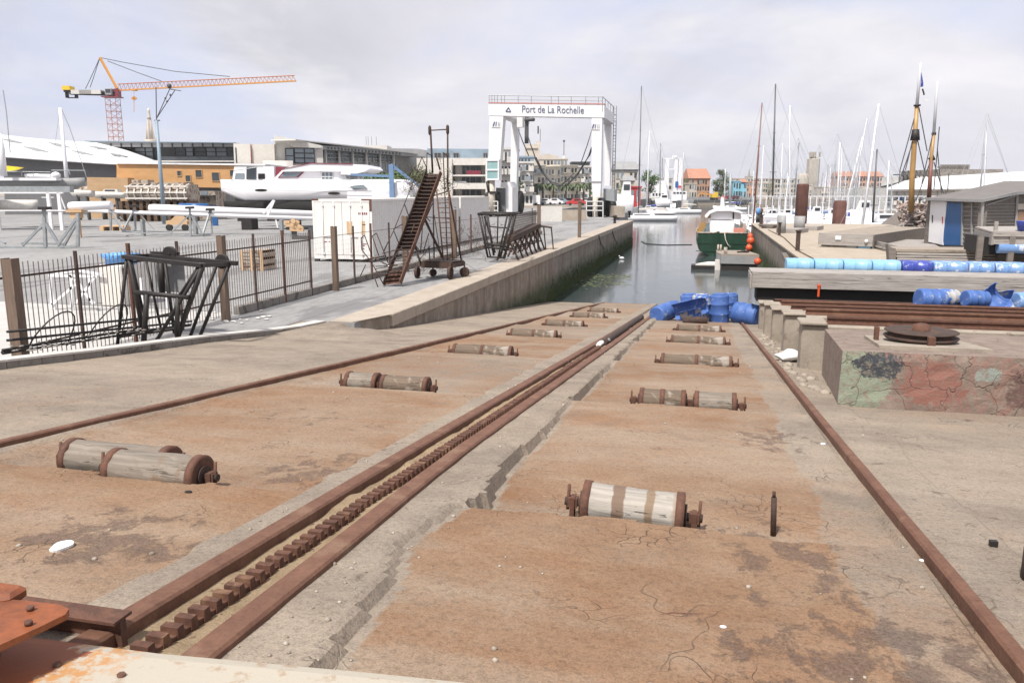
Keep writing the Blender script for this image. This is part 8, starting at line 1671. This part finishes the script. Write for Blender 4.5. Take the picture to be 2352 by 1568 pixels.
zz = W('MAXIMUM', W('ADD', sep.outputs[2], .28), .2)
cmb = t.nodes.new('ShaderNodeCombineXYZ'); t.links.new(W('DIVIDE', sep.outputs[0], zz), cmb.inputs[0]); t.links.new(W('DIVIDE', sep.outputs[1], zz), cmb.inputs[1])
def NZ(scale, det=6, dist=.3, off=0., rough=.5):
    n = t.nodes.new('ShaderNodeTexNoise'); n.inputs['Scale'].default_value = scale; n.inputs['Detail'].default_value = det; n.inputs['Distortion'].default_value = dist; n.inputs['Roughness'].default_value = rough
    mp = t.nodes.new('ShaderNodeMapping'); mp.inputs['Location'].default_value = (off, off * .7, off); t.links.new(cmb.outputs[0], mp.inputs[0]); t.links.new(mp.outputs[0], n.inputs['Vector']); return n.outputs['Fac']
def RP(fac, st):
    n = t.nodes.new('ShaderNodeValToRGB')
    while len(n.color_ramp.elements) < len(st): n.color_ramp.elements.new(.5)
    for e, (p_, c_) in zip(n.color_ramp.elements, st): e.position = p_; e.color = c_ if isinstance(c_, tuple) else (c_, c_, c_, 1)
    t.links.new(fac, n.inputs[0]); return n.outputs[0]
def MX(fac, a, b, bt='MIX'):
    n = t.nodes.new('ShaderNodeMix'); n.data_type = 'RGBA'; n.blend_type = bt
    for s_, v_ in ((n.inputs[0], fac), (n.inputs[6], a), (n.inputs[7], b)):
        if isinstance(v_, (int, float)): s_.default_value = v_
        elif isinstance(v_, tuple): s_.default_value = v_
        else: t.links.new(v_, s_)
    return n.outputs[2]
K = 5.4
cloud = RP(NZ(.9, 7, .5, 3.1, .55), [(.28, (.60 * K, .60 * K, .665 * K, 1)), (.5, (.76 * K, .755 * K, .83 * K, 1)), (.70, (.96 * K, .94 * K, .975 * K, 1))])
puff = RP(NZ(1.5, 8, .4, 7.7, .6), [(.50, 0.), (.66, .6)])
cloud = MX(puff, cloud, (.95 * K, .935 * K, .955 * K, 1))
blue = MX(.8, sky.outputs[0], (.66 * K, .71 * K, .95 * K, 1))
gap = RP(NZ(.8, 6, .6, 12.3, .55), [(.52, 0.), (.68, .75)])
t.links.new(MX(gap, cloud, blue), bg.inputs['Color']); bg.inputs['Strength'].default_value = .125
sd = bpy.data.lights.new('sun', 'SUN'); sd.energy = 3.9; sd.angle = rad(4); sd.color = (1, .955, .88)
so = bpy.data.objects.new('sun', sd); COL.objects.link(so)
dv = Vector((math.sin(SUN_AZ) * math.cos(SUN_EL), math.cos(SUN_AZ) * math.cos(SUN_EL), math.sin(SUN_EL)))
so.rotation_euler = dv.to_track_quat('Z', 'Y').to_euler(); so.location = dv * 60
cd = bpy.data.cameras.new('camera'); co = bpy.data.objects.new('camera', cd); COL.objects.link(co); scene.camera = co
cd.sensor_width = 36; cd.lens = f / 2352 * 36; cd.clip_start = .05; cd.clip_end = 6000
co.location = (0, 0, H); co.rotation_euler = (math.pi / 2 - PIT, 0, PSI)
vs_ = scene.view_settings; vs_.view_transform = 'Standard'; vs_.look = 'None'; vs_.exposure = .60; vs_.gamma = 1
scene.render.resolution_x = 1024; scene.render.resolution_y = 682
